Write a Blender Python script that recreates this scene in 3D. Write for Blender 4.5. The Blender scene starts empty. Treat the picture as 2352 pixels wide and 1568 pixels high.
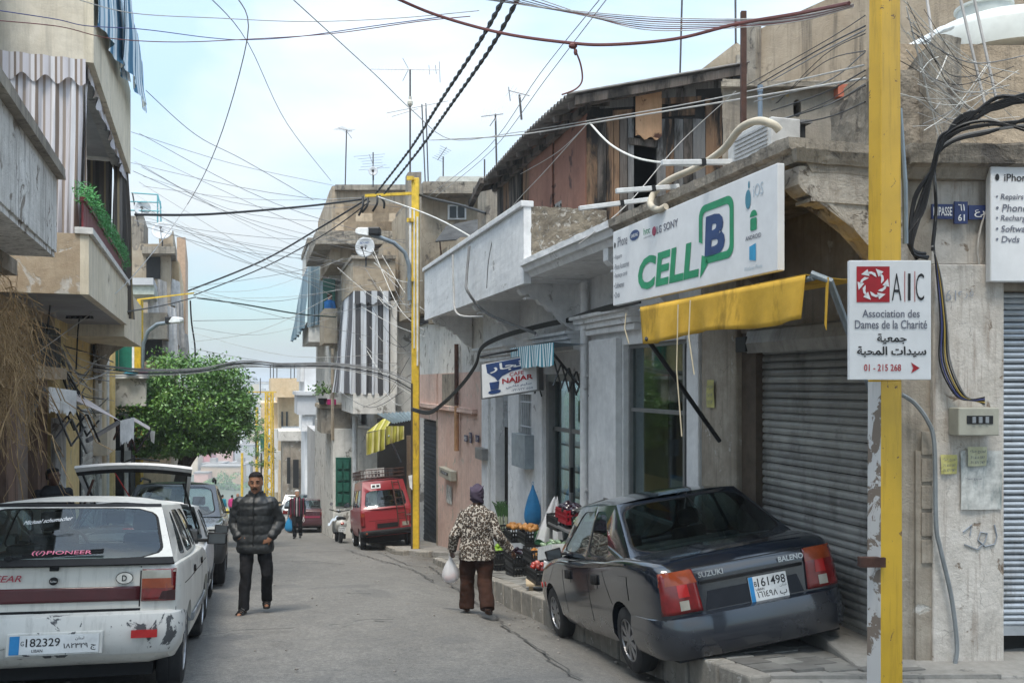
import bpy, bmesh, math, random
from mathutils import Vector as V, Matrix
R = math.radians
random.seed(7)
sc = bpy.context.scene
COL = sc.collection
# ------------------------------------------------------------------ camera, sky, sun, exposure
FX, CX, HZ = 2000.0, 1176.0, 880.0
cam_d = bpy.data.cameras.new('camera'); cam = bpy.data.objects.new('camera', cam_d); COL.objects.link(cam)
cam.location = (0, 0, 0); cam.rotation_euler = (R(90), 0, 0)
cam_d.sensor_width = 36; cam_d.lens = FX/2352*36; cam_d.shift_y = (HZ-784)/2352
cam_d.clip_start = 0.1; cam_d.clip_end = 9000
cam_d.dof.use_dof = False
sc.camera = cam
W = bpy.data.worlds.new('World'); sc.world = W; W.use_nodes = True
wn = W.node_tree; wn.nodes.clear()
def WN(t, **k):
 n = wn.nodes.new(t)
 for a, b in k.items(): setattr(n, a, b)
 return n
SUN_EL, SUN_ROT = 66, 190
sky = WN('ShaderNodeTexSky', sky_type='NISHITA', sun_disc=False, sun_elevation=R(SUN_EL), sun_rotation=R(SUN_ROT), altitude=60, air_density=1.0, dust_density=1.5, ozone_density=1.6)
tc = WN('ShaderNodeTexCoord')
sepn = WN('ShaderNodeSeparateXYZ');
mp = WN('ShaderNodeMapping'); mp.inputs['Scale'].default_value = (1.0, 1.0, 2.4)
n1 = WN('ShaderNodeTexNoise'); n1.inputs['Scale'].default_value = 2.1; n1.inputs['Detail'].default_value = 6; n1.inputs['Roughness'].default_value = .5; n1.inputs['Distortion'].default_value = .35
rp = WN('ShaderNodeValToRGB'); rp.color_ramp.elements[0].position = .43; rp.color_ramp.elements[1].position = .68
rp.color_ramp.elements[0].color = (.36, .36, .36, 1); rp.color_ramp.elements[1].color = (.96, .96, .96, 1)
tint = WN('ShaderNodeMix', data_type='RGBA', blend_type='MULTIPLY'); tint.inputs[0].default_value = 1; tint.inputs[7].default_value = (.40, .50, .49, 1)
mx = WN('ShaderNodeMix', data_type='RGBA'); mx.inputs[7].default_value = (1.86, 1.96, 2.01, 1)
ov = WN('ShaderNodeMapRange'); ov.inputs[1].default_value = -.02; ov.inputs[2].default_value = 1; ov.inputs[3].default_value = .92; ov.inputs[4].default_value = 3.9
sk = WN('ShaderNodeVectorMath', operation='SCALE')
bg = WN('ShaderNodeBackground'); bg.inputs['Strength'].default_value = .13
wo = WN('ShaderNodeOutputWorld')
hzr = WN('ShaderNodeMapRange'); hzr.inputs[1].default_value = .10; hzr.inputs[2].default_value = -.01; hzr.interpolation_type = 'SMOOTHSTEP'
hzm = WN('ShaderNodeMix', data_type='RGBA'); hzm.inputs[7].default_value = (1.72, 1.90, 2.0, 1)
L = wn.links.new
L(tc.outputs['Generated'], mp.inputs['Vector']); L(tc.outputs['Generated'], sepn.inputs[0]); L(sepn.outputs[2], ov.inputs[0]); L(mp.outputs[0], n1.inputs['Vector']); L(n1.outputs[0], rp.inputs[0])
L(sky.outputs[0], tint.inputs[6]); L(rp.outputs[0], mx.inputs[0]); L(tint.outputs[2], mx.inputs[6]); L(sepn.outputs[2], hzr.inputs[0]); L(hzr.outputs[0], hzm.inputs[0]); L(mx.outputs[2], hzm.inputs[6]); L(hzm.outputs[2], sk.inputs[0]); L(ov.outputs[0], sk.inputs['Scale']); L(sk.outputs[0], bg.inputs[0]); L(bg.outputs[0], wo.inputs[0])
sun_d = bpy.data.lights.new('sun', 'SUN'); sun = bpy.data.objects.new('sun', sun_d); COL.objects.link(sun)
sun_d.energy = 1.5; sun_d.angle = R(20); sun_d.color = (1, .92, .82)
sun.rotation_euler = (R(90-SUN_EL), 0, R(180-SUN_ROT))
sun.location = (0, -5, 30)
sc.view_settings.view_transform = 'Standard'; sc.view_settings.look = 'None'
sc.view_settings.exposure = 1.35; sc.view_settings.gamma = 1; sc.view_settings.use_curve_mapping = False
sc.render.engine = 'CYCLES'; sc.cycles.use_denoising = True; sc.cycles.max_bounces = 6; sc.cycles.transparent_max_bounces = 16
sc.cycles.diffuse_bounces = 4; sc.cycles.glossy_bounces = 3
# ------------------------------------------------------------------ materials
MATS = {}
def rgb(h):
 c = [int(h[i:i+2], 16)/255 for i in (1, 3, 5)]
 return tuple(x/12.92 if x < .04045 else ((x+.055)/1.055)**2.4 for x in c)
def lin(c): return rgb(c) if isinstance(c, str) else tuple(c)
def base(name):
 m = bpy.data.materials.new(name); m.use_nodes = True
 nt = m.node_tree; b = nt.nodes['Principled BSDF']
 return m, nt, b
def noise(nt, vec, scale, detail=4, rough=.6, dist=0):
 n = nt.nodes.new('ShaderNodeTexNoise'); n.inputs['Scale'].default_value = scale; n.inputs['Detail'].default_value = detail
 n.inputs['Roughness'].default_value = rough; n.inputs['Distortion'].default_value = dist
 nt.links.new(vec, n.inputs['Vector']); return n.outputs[0]
def ramp(nt, fac, a, b, ca=(0, 0, 0), cb=(1, 1, 1)):
 r = nt.nodes.new('ShaderNodeValToRGB'); e = r.color_ramp.elements
 e[0].position = a; e[1].position = b; e[0].color = (*ca, 1); e[1].color = (*cb, 1)
 nt.links.new(fac, r.inputs[0]); return r.outputs[0]
def mixc(nt, fac, a, b, blend='MIX'):
 n = nt.nodes.new('ShaderNodeMix'); n.data_type = 'RGBA'; n.blend_type = blend
 for sk, val in ((0, fac), (6, a), (7, b)):
  if isinstance(val, (int, float)): n.inputs[sk].default_value = val
  elif isinstance(val, tuple): n.inputs[sk].default_value = (*val, 1)
  else: nt.links.new(val, n.inputs[sk])
 return n.outputs[2]
def coords(nt, kind='pos', sc3=(1, 1, 1)):
 if kind == 'pos': o = nt.nodes.new('ShaderNodeNewGeometry').outputs['Position']
 else: o = nt.nodes.new('ShaderNodeTexCoord').outputs['Object']
 mpn = nt.nodes.new('ShaderNodeMapping'); mpn.inputs['Scale'].default_value = sc3
 nt.links.new(o, mpn.inputs['Vector']); return mpn.outputs[0]
def bumpn(nt, b, h, strength, dist=.02):
 bn = nt.nodes.new('ShaderNodeBump'); bn.inputs['Strength'].default_value = strength; bn.inputs['Distance'].default_value = dist
 nt.links.new(h, bn.inputs['Height']); nt.links.new(bn.outputs[0], b.inputs['Normal'])
def plain(name, c, rough=.6, metal=0, var=.25, scale=6, kind='pos', bump=.15, spec=.4, coat=0, dirt=None, dirt_amt=.5, orand=0):
 """one colour with soft uneven tone and a fine grain"""
 if name in MATS: return MATS[name]
 m, nt, b = base(name); c = lin(c)
 v = coords(nt, kind)
 f = noise(nt, v, scale, 5, .65)
 col = mixc(nt, ramp(nt, f, .3, .72), tuple(x*(1-var) for x in c), tuple(min(1, x*(1+var*.6)) for x in c))
 if dirt:
  f2 = noise(nt, coords(nt, kind, (1, 1, .35)), scale*.9, 6, .7, .3)
  col = mixc(nt, ramp(nt, f2, .62-dirt_amt*.25, .72), col, lin(dirt))
 if orand:
  col = mixc(nt, ramp(nt, nt.nodes.new('ShaderNodeObjectInfo').outputs['Random'], 0, 1), mixc(nt, orand, col, (0, 0, 0)), mixc(nt, orand*.35, col, (1, 1, .9)))
 nt.links.new(col, b.inputs['Base Color'])
 b.inputs['Roughness'].default_value = rough; b.inputs['Metallic'].default_value = metal
 b.inputs['Specular IOR Level'].default_value = spec; b.inputs['Coat Weight'].default_value = coat
 if coat: b.inputs['Coat Roughness'].default_value = .06
 if bump: bumpn(nt, b, noise(nt, v, scale*12, 3, .6), bump, .004)
 MATS[name] = m; return m
def plaster(name, c1, c2, c3=None, peel=0, drip=.4, scale=1.0, bump=.35, rough=.9, c4=None):
 """weathered render: two tones, vertical run marks, patches where the coat has come off"""
 if name in MATS: return MATS[name]
 m, nt, b = base(name); c1, c2 = lin(c1), lin(c2)
 v = coords(nt)
 big = noise(nt, v, .9*scale, 6, .65, .4); mid = noise(nt, v, 5*scale, 6, .7); fine = noise(nt, v, 45, 3, .6)
 runs = noise(nt, coords(nt, 'pos', (5, 5, .35)), 1.6*scale, 6, .7, .2)
 col = mixc(nt, ramp(nt, big, .38, .64), c1, c2)
 col = mixc(nt, ramp(nt, mid, .35, .75), col, mixc(nt, .5, col, tuple(x*.62 for x in c1)))
 rr = nt.nodes.new('ShaderNodeMath'); rr.operation = 'MULTIPLY'; rr.inputs[1].default_value = drip
 nt.links.new(ramp(nt, runs, .5, .74), rr.inputs[0])
 col = mixc(nt, rr.outputs[0], col, lin(c4) if c4 else tuple(x*.33 for x in c2))
 vo = nt.nodes.new('ShaderNodeTexVoronoi'); vo.feature = 'DISTANCE_TO_EDGE'; vo.inputs['Scale'].default_value = 1.1*scale; wv = nt.nodes.new('ShaderNodeVectorMath'); wv.operation = 'MULTIPLY_ADD'; nz = nt.nodes.new('ShaderNodeTexNoise'); nz.inputs['Scale'].default_value = 3; nz.inputs['Detail'].default_value = 5
 nt.links.new(v, nz.inputs['Vector']); nt.links.new(nz.outputs['Color'], wv.inputs[0]); wv.inputs[1].default_value = (.6, .6, .6); nt.links.new(v, wv.inputs[2]); nt.links.new(wv.outputs[0], vo.inputs['Vector'])
 cm = mixc(nt, ramp(nt, big, .54, .62), (0, 0, 0), ramp(nt, vo.outputs['Distance'], .003, .013, (.6,)*3, (0, 0, 0)))
 col = mixc(nt, cm, col, tuple(x*.22 for x in c2))
 grime = noise(nt, coords(nt, 'pos', (1, 1, .6)), 1.15*scale, 7, .72, .7); col = mixc(nt, ramp(nt, grime, .55, .80, (0, 0, 0), (min(.6, drip*.65),)*3), col, tuple(x*.42 for x in c1))
 h = mid
 if c3 is not None and peel > 0:
  pf = noise(nt, v, 2.3*scale, 8, .62, .5)
  mask = ramp(nt, pf, .655-peel*.3, .71-peel*.3)
  col = mixc(nt, mask, col, mixc(nt, fine, lin(c3), tuple(x*.6 for x in lin(c3))))
  h = mixc(nt, .5, mid, mask, 'SUBTRACT')
 nt.links.new(col, b.inputs['Base Color']); b.inputs['Roughness'].default_value = rough; b.inputs['Specular IOR Level'].default_value = .2
 bumpn(nt, b, mixc(nt, .35, h, fine), bump, .03)
 MATS[name] = m; return m
def paint_worn(name, c, chip, amt=.4, scale=8, rough=.45, spec=.5, low=None):
 """paint with chips of what is under it"""
 if name in MATS: return MATS[name]
 m, nt, b = base(name); v = coords(nt, 'obj')
 f = noise(nt, v, scale, 8, .65, .6); t = noise(nt, v, scale*.3, 4, .5); g = noise(nt, coords(nt, 'obj', (6, 6, .6)), 2.2, 5, .7)
 c = lin(c)
 col = mixc(nt, ramp(nt, t, .3, .7), tuple(x*.8 for x in c), c)
 col = mixc(nt, ramp(nt, g, .52, .85), col, tuple(x*.45 for x in c))
 mask = ramp(nt, f, .72-amt*.3, .735-amt*.3)
 col = mixc(nt, mask, col, lin(chip))
 nt.links.new(col, b.inputs['Base Color']); b.inputs['Roughness'].default_value = rough; b.inputs['Specular IOR Level'].default_value = spec
 bumpn(nt, b, mask, .4, -.004)
 MATS[name] = m; return m
def car_paint(name, c, dust, dust_amt=.35, rough=.28, coat=.7):
 """lacquer with road dust that thickens in the object's lower third"""
 if name in MATS: return MATS[name]
 m, nt, b = base(name); v = coords(nt, 'obj')
 sep = nt.nodes.new('ShaderNodeSeparateXYZ'); nt.links.new(nt.nodes.new('ShaderNodeTexCoord').outputs['Object'], sep.inputs[0])
 z = nt.nodes.new('ShaderNodeMapRange'); z.inputs[1].default_value = .85; z.inputs[2].default_value = .15
 nt.links.new(sep.outputs[2], z.inputs[0])
 f = noise(nt, v, 3, 6, .7); g = noise(nt, v, 22, 4, .7)
 mm = nt.nodes.new('ShaderNodeMath'); mm.operation = 'MULTIPLY'; nt.links.new(z.outputs[0], mm.inputs[0]); nt.links.new(ramp(nt, f, .2, .7), mm.inputs[1])
 ad = nt.nodes.new('ShaderNodeMath'); ad.operation = 'MULTIPLY_ADD'; nt.links.new(mm.outputs[0], ad.inputs[0]); ad.inputs[1].default_value = dust_amt
 nt.links.new(ramp(nt, g, .45, .95, (0, 0, 0), (.05, .05, .05)), ad.inputs[2])
 col = mixc(nt, ad.outputs[0], lin(c), lin(dust))
 nt.links.new(col, b.inputs['Base Color'])
 ro = nt.nodes.new('ShaderNodeMath'); ro.operation = 'MULTIPLY_ADD'; ro.inputs[1].default_value = .9; ro.inputs[2].default_value = rough
 nt.links.new(ad.outputs[0], ro.inputs[0]); nt.links.new(ro.outputs[0], b.inputs['Roughness'])
 b.inputs['Coat Weight'].default_value = coat; b.inputs['Coat Roughness'].default_value = .08
 b.inputs['Specular IOR Level'].default_value = .5
 MATS[name] = m; return m
def glass(name, tint=(.55, .66, .64), refl=1.45, rough=.03):
 if name in MATS: return MATS[name]
 m = bpy.data.materials.new(name); m.use_nodes = True; nt = m.node_tree; nt.nodes.clear()
 t = nt.nodes.new('ShaderNodeBsdfTransparent'); t.inputs[0].default_value = (*tint, 1)
 g = nt.nodes.new('ShaderNodeBsdfGlossy'); g.inputs['Roughness'].default_value = rough; g.inputs[0].default_value = (.92, .97, 1, 1)
 lw = nt.nodes.new('ShaderNodeLayerWeight'); lw.inputs[0].default_value = .5; pw = nt.nodes.new('ShaderNodeMath'); pw.operation = 'POWER'; pw.inputs[1].default_value = 4; nt.links.new(lw.outputs['Facing'], pw.inputs[0]); f0 = ((refl-1)/(refl+1))**2
 fr = nt.nodes.new('ShaderNodeMath'); fr.operation = 'MULTIPLY_ADD'; fr.inputs[1].default_value = 1-f0; fr.inputs[2].default_value = f0; nt.links.new(pw.outputs[0], fr.inputs[0])
 x = nt.nodes.new('ShaderNodeMixShader'); o = nt.nodes.new('ShaderNodeOutputMaterial')
 nt.links.new(fr.outputs[0], x.inputs[0]); nt.links.new(t.outputs[0], x.inputs[1]); nt.links.new(g.outputs[0], x.inputs[2]); nt.links.new(x.outputs[0], o.inputs[0])
 MATS[name] = m; return m
def stripes(name, cols, widths, axis='u', period=None, kind='obj', rough=.85, dirt=.35, frame=None):
 """woven awning cloth: bands of the listed colours repeating along the direction `frame` (a 3-vector)"""
 if name in MATS: return MATS[name]
 m, nt, b = base(name)
 geo = nt.nodes.new('ShaderNodeNewGeometry').outputs['Position'] if kind == 'pos' else nt.nodes.new('ShaderNodeTexCoord').outputs['Object']
 d = nt.nodes.new('ShaderNodeVectorMath'); d.operation = 'DOT_PRODUCT'; nt.links.new(geo, d.inputs[0]); d.inputs[1].default_value = frame
 tot = sum(widths)
 dv = nt.nodes.new('ShaderNodeMath'); dv.operation = 'DIVIDE'; dv.inputs[1].default_value = tot; nt.links.new(d.outputs['Value'], dv.inputs[0])
 fr = nt.nodes.new('ShaderNodeMath'); fr.operation = 'FRACT'; nt.links.new(dv.outputs[0], fr.inputs[0])
 r = nt.nodes.new('ShaderNodeValToRGB'); r.color_ramp.interpolation = 'CONSTANT'
 e = r.color_ramp.elements; x = 0
 for i, (c, w) in enumerate(zip(cols, widths)):
  if i < 2: e[i].position = x/tot
  else: e.new(x/tot)
  e[i].color = (*lin(c), 1); x += w
 nt.links.new(fr.outputs[0], r.inputs[0])
 f = noise(nt, coords(nt, 'pos', (3, 3, .6)), 2.5, 6, .7)
 col = mixc(nt, ramp(nt, f, .45, .85, (0, 0, 0), (dirt,)*3), r.outputs[0], (.16, .14, .12))
 nt.links.new(col, b.inputs['Base Color']); b.inputs['Roughness'].default_value = rough; b.inputs['Specular IOR Level'].default_value = .15
 MATS[name] = m; return m
# ------------------------------------------------------------------ mesh builder
OFF = {}
class B:
 def __init__(s, T=None): s.v = []; s.f = []; s.m = []; s.T = T or (lambda x, y, z: (x, y, z)); s.cm = 0
 def add(s, pts, faces, T=None, m=None):
  T = T or s.T; k = len(s.v); s.v += [tuple(T(*p)) for p in pts]
  s.f += [tuple(i+k for i in f) for f in faces]; s.m += [s.cm if m is None else m]*len(faces); return s
 def box(s, a, b, T=None, m=None):
  (x0, y0, z0), (x1, y1, z1) = a, b
  return s.hexa([(x0, y0, z0), (x1, y0, z0), (x1, y1, z0), (x0, y1, z0), (x0, y0, z1), (x1, y0, z1), (x1, y1, z1), (x0, y1, z1)], T, m)
 def hexa(s, p, T=None, m=None):
  return s.add(p, [(3, 2, 1, 0), (4, 5, 6, 7), (0, 1, 5, 4), (1, 2, 6, 5), (2, 3, 7, 6), (3, 0, 4, 7)], T, m)
 def quad(s, p, T=None, m=None): return s.add(p, [tuple(range(len(p)))], T, m)
 def prism(s, poly, fn, d0, d1, T=None, m=None):
  """poly: 2-D outline (a,b); fn(a,b,d) -> point; extruded from d0 to d1"""
  n = len(poly); pts = [fn(a, b, d0) for a, b in poly]+[fn(a, b, d1) for a, b in poly]
  fs = [tuple(range(n))[::-1], tuple(range(n, 2*n))]+[(i, (i+1) % n, n+(i+1) % n, n+i) for i in range(n)]
  return s.add(pts, fs, T, m)
 def loft(s, rings, caps=True, T=None, m=None, closed=True):
  n = len(rings[0]); pts = [p for r in rings for p in r]; fs = []
  for i in range(len(rings)-1):
   for j in range(n if closed else n-1):
    a, b2 = i*n+j, i*n+(j+1) % n; fs.append((a, b2, b2+n, a+n))
  if caps: fs += [tuple(range(n))[::-1], tuple(range((len(rings)-1)*n, len(rings)*n))]
  return s.add(pts, fs, T, m)
 def tube(s, pts, r, n=6, T=None, m=None, caps=True):
  T = T or s.T; P = [V(T(*p)) for p in pts]; rs = r if isinstance(r, (list, tuple)) else [r]*len(P); rings = []
  up = None
  for i, p in enumerate(P):
   d = (P[min(i+1, len(P)-1)]-P[max(i-1, 0)])
   d = d.normalized() if d.length > 1e-9 else V((0, 0, 1))
   if up is None: up = d.orthogonal().normalized()
   else:
    up = up-d*up.dot(d); up = up.normalized() if up.length > 1e-6 else d.orthogonal().normalized()
   w = d.cross(up)
   rings.append([tuple(p+(up*math.cos(2*math.pi*k/n)+w*math.sin(2*math.pi*k/n))*rs[i]) for k in range(n)])
  return s.loft(rings, caps, T=lambda x, y, z: (x, y, z), m=m)
 def bar(s, a, b, w, h, T=None, m=None, up=(0, 0, 1)):
  """rectangular bar between two points"""
  T = T or s.T; a, b = V(T(*a)), V(T(*b)); d = (b-a).normalized(); u = V(up); x = d.cross(u)
  if x.length < 1e-4: x = d.orthogonal()
  x.normalize(); z = x.cross(d).normalized(); x *= w/2; z *= h/2
  p = [a-x-z, a+x-z, a+x+z, a-x+z, b-x-z, b+x-z, b+x+z, b-x+z]
  return s.hexa([tuple(q) for q in p], lambda x, y, z: (x, y, z), m)
 def lathe(s, prof, n=16, c=(0, 0, 0), T=None, m=None, axis='z'):
  rings = []
  for r, z in prof:
   ring = []
   for k in range(n):
    a = 2*math.pi*k/n; x, y = r*math.cos(a), r*math.sin(a)
    ring.append((c[0]+x, c[1]+y, c[2]+z) if axis == 'z' else (c[0]+x, c[1]+z, c[2]+y) if axis == 'y' else (c[0]+z, c[1]+x, c[2]+y))
   rings.append(ring)
  return s.loft(rings, True, T, m)
 def sphere(s, c, r, n=8, T=None, m=None, k=5):
  rx, ry, rz = r if isinstance(r, tuple) else (r, r, r)
  return s.loft([[(c[0]+rx*math.sin(math.pi*(i+.02)/(k+.04))*math.cos(2*math.pi*j/n), c[1]+ry*math.sin(math.pi*(i+.02)/(k+.04))*math.sin(2*math.pi*j/n), c[2]-rz*math.cos(math.pi*(i+.02)/(k+.04))) for j in range(n)] for i in range(k+1)], True, T, m)
 def grid(s, fn, nu, nv, T=None, m=None):
  pts = [fn(i/nu, j/nv) for i in range(nu+1) for j in range(nv+1)]
  fs = [(i*(nv+1)+j, (i+1)*(nv+1)+j, (i+1)*(nv+1)+j+1, i*(nv+1)+j+1) for i in range(nu) for j in range(nv)]
  return s.add(pts, fs, T, m)
 def build(s, name, mats, parent=None, org=None, smooth=False, bev=0, solid=0, sub=0, kind=None, norm=True):
  if not isinstance(mats, (list, tuple)): mats = [mats]
  if parent is not None: o0 = V(OFF.get(parent.name, (0, 0, 0)))
  elif org is not None: o0 = V(org)
  elif kind == 'structure': o0 = V((0, 0, 0))
  else:
   xs, ys, zs = zip(*s.v); o0 = V(((min(xs)+max(xs))/2, (min(ys)+max(ys))/2, min(zs)))
  me = bpy.data.meshes.new(name); me.from_pydata([tuple(V(p)-o0) for p in s.v], [], s.f)
  for mt in mats: me.materials.append(mt)
  me.polygons.foreach_set('material_index', [min(i, len(mats)-1) for i in s.m])
  if norm:
   bm = bmesh.new(); bm.from_mesh(me); bmesh.ops.recalc_face_normals(bm, faces=bm.faces); bm.to_mesh(me); bm.free()
  if smooth: me.polygons.foreach_set('use_smooth', [True]*len(me.polygons))
  o = bpy.data.objects.new(name, me); COL.objects.link(o)
  if parent is not None: o.parent = parent
  else: o.location = o0
  OFF[o.name] = o0
  if bev:
   mo = o.modifiers.new('bevel', 'BEVEL'); mo.width = bev; mo.segments = 2; mo.limit_method = 'ANGLE'; mo.angle_limit = R(40)
  if solid:
   mo = o.modifiers.new('solid', 'SOLIDIFY'); mo.thickness = solid; mo.offset = 0
  if sub:
   mo = o.modifiers.new('subdivide', 'SUBSURF'); mo.levels = sub; mo.render_levels = sub
  if kind: o['kind'] = kind
  if smooth and bev == 0 and not sub and not solid:
   try: me.set_sharp_from_angle(angle=R(40))
   except Exception: pass
  return o
def tag(o, label, cat, group=None):
 o['label'] = label; o['category'] = cat
 if group: o['group'] = group
 return o
def thing(name, label, cat, loc=(0, 0, 0), group=None, local=False):
 """an Empty at a thing's base; local=True: its parts are built round (0,0,0) and it is moved as a whole"""
 o = bpy.data.objects.new(name, None); COL.objects.link(o); o.empty_display_size = .2
 o.location = loc; OFF[o.name] = V((0, 0, 0)) if local else V(loc)
 return tag(o, label, cat, group)
def piece(name, mesh, parent, loc, rot=(0, 0, 0), scale=(1, 1, 1)):
 """one of many alike pieces sharing mesh data; loc in world coordinates for world-built things"""
 o = bpy.data.objects.new(name, mesh); COL.objects.link(o); o.parent = parent
 o.location = V(loc)-V(OFF.get(parent.name, (0, 0, 0))); o.rotation_euler = rot; o.scale = scale; OFF[o.name] = V((0, 0, 0)); return o
def dup(root, loc=None, rotz=None, label=None, group=None, scale=None):
 def cp(o, par):
  c = o.copy(); COL.objects.link(c)
  if par: c.parent = par
  for ch in o.children: cp(ch, c)
  return c
 r = cp(root, None)
 if loc is not None: r.location = loc
 if rotz is not None: r.rotation_euler = (0, 0, rotz)
 if scale: r.scale = (scale,)*3
 if label: r['label'] = label
 if group: r['group'] = group
 return r
# ------------------------------------------------------------------ lettering
AR = {'ا': 0xFE8D, 'ب': 0xFE8F, 'ة': 0xFE93, 'ت': 0xFE95, 'ج': 0xFE9D, 'ح': 0xFEA1, 'د': 0xFEA9, 'ر': 0xFEAD, 'ز': 0xFEAF, 'س': 0xFEB1, 'ص': 0xFEB9, 'ض': 0xFEBD,
      'ع': 0xFEC9, 'ف': 0xFED1, 'ق': 0xFED5, 'ل': 0xFEDD, 'م': 0xFEE1, 'ن': 0xFEE5, 'ه': 0xFEE9, 'و': 0xFEED, 'ي': 0xFEF1}
def arabic(s):
 """joined presentation forms, written out right to left"""
 out = []
 for i, c in enumerate(s):
  if c not in AR: out.append(c); continue
  two = 'اةدرزو'
  p = i > 0 and s[i-1] in AR and s[i-1] not in two
  n = i < len(s)-1 and s[i+1] in AR and c not in two
  out.append(chr(AR[c]+(3 if p and n else 2 if n else 1 if p else 0)))
 return ''.join(out[::-1])
DG = None
def lettering(txt, O, U, Wd, w, h, mat, parent, bold=0, name='lettering', shear=0, spacing=1, nrm=None, lift=.004, T=None):
 """flat print: lower-left corner O, right vector U, up vector Wd, fitted to w x h"""
 c = bpy.data.curves.new(name, 'FONT'); c.body = txt; c.offset = bold; c.shear = shear; c.space_character = spacing; c.resolution_u = 3; c.align_x = 'LEFT' if '\n' not in txt else 'LEFT'
 o = bpy.data.objects.new('tmp', c); COL.objects.link(o)
 me = bpy.data.meshes.new_from_object(o.evaluated_get(bpy.context.evaluated_depsgraph_get())); bpy.data.objects.remove(o)
 xs = [q.co.x for q in me.vertices]; ys = [q.co.y for q in me.vertices]
 x0, y0 = min(xs), min(ys); bw, bh = max(xs)-x0, max(ys)-y0
 if w is None: w = h*bw/bh
 O, U, Wd = V(O), V(U).normalized(), V(Wd).normalized(); N = V(nrm) if nrm is not None else U.cross(Wd)
 off = V(OFF.get(parent.name, (0, 0, 0)))
 for q in me.vertices: q.co = O+U*((q.co.x-x0)/bw*w)+Wd*((q.co.y-y0)/bh*h)+N*lift-off
 me.materials.clear(); me.materials.append(mat); me.name = name
 ob = bpy.data.objects.new(name, me); COL.objects.link(ob); ob.parent = parent; OFF[ob.name] = off
 return ob
def decal(poly, O, U, Wd, mat, parent, name='printed_mark', lift=.003, nrm=None):
 """flat printed shape; poly in metres from O"""
 O, U, Wd = V(O), V(U).normalized(), V(Wd).normalized(); N = V(nrm) if nrm is not None else U.cross(Wd)
 b = B(); polys = poly if isinstance(poly[0][0], (list, tuple)) else [poly]
 for pl in polys: b.quad([tuple(O+U*x+Wd*y+N*lift) for x, y in pl])
 return b.build(name, mat, parent, norm=False)
def circ(cx, cy, rx, ry=None, n=20, a0=0, a1=360):
 ry = ry or rx
 return [(cx+rx*math.cos(R(a0+(a1-a0)*k/n)), cy+ry*math.sin(R(a0+(a1-a0)*k/n))) for k in range(n+(0 if a1-a0 == 360 else 1))]
# ------------------------------------------------------------------ layout helpers
def at(px, py, Y): return V(((px-CX)/FX*Y, Y, (HZ-py)/FX*Y))
def slope(Y):
 if Y < 62: return -1.40-.133*Y
 return -1.40-.133*62-.133*(Y-62)-.0016*(Y-62)**2 if Y < 120 else -24.9-.31*(Y-120) if Y < 190 else -46.6
class Frame:
 """a facade line: X = a + b*Y (+ offset v towards the street), sgn = direction of the street in X"""
 def __init__(s, a, b, Y0, sgn): s.a, s.b, s.Y0, s.sgn = a, b, Y0, sgn; s.k = math.hypot(1, b)
 def pt(s, u, v, z):
  Y = s.Y0+u/s.k; X = s.a+s.b*Y
  return (X+s.sgn*v/s.k, Y-s.sgn*s.b*v/s.k, z)
 def hit(s, px, v=0, py=None):
  """where the sight line of column px meets the plane at offset v -> u (and z for row py)"""
  q = (px-CX)/FX
  Y = (s.a+s.sgn*v*s.k)/(q-s.b)
  X = q*Y; u = ((X-s.a-s.b*s.Y0)*s.b+(Y-s.Y0))/s.k
  return u if py is None else (u, (HZ-py)/FX*Y)
 @property
 def t(s): return V((s.b, 1, 0))/s.k
 @property
 def n(s): return V((1, -s.b, 0))*s.sgn/s.k
RF = Frame(5.0, -.295, 6.71, -1)
LF = Frame(-2.5, -.358, 10.87, 1)
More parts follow.
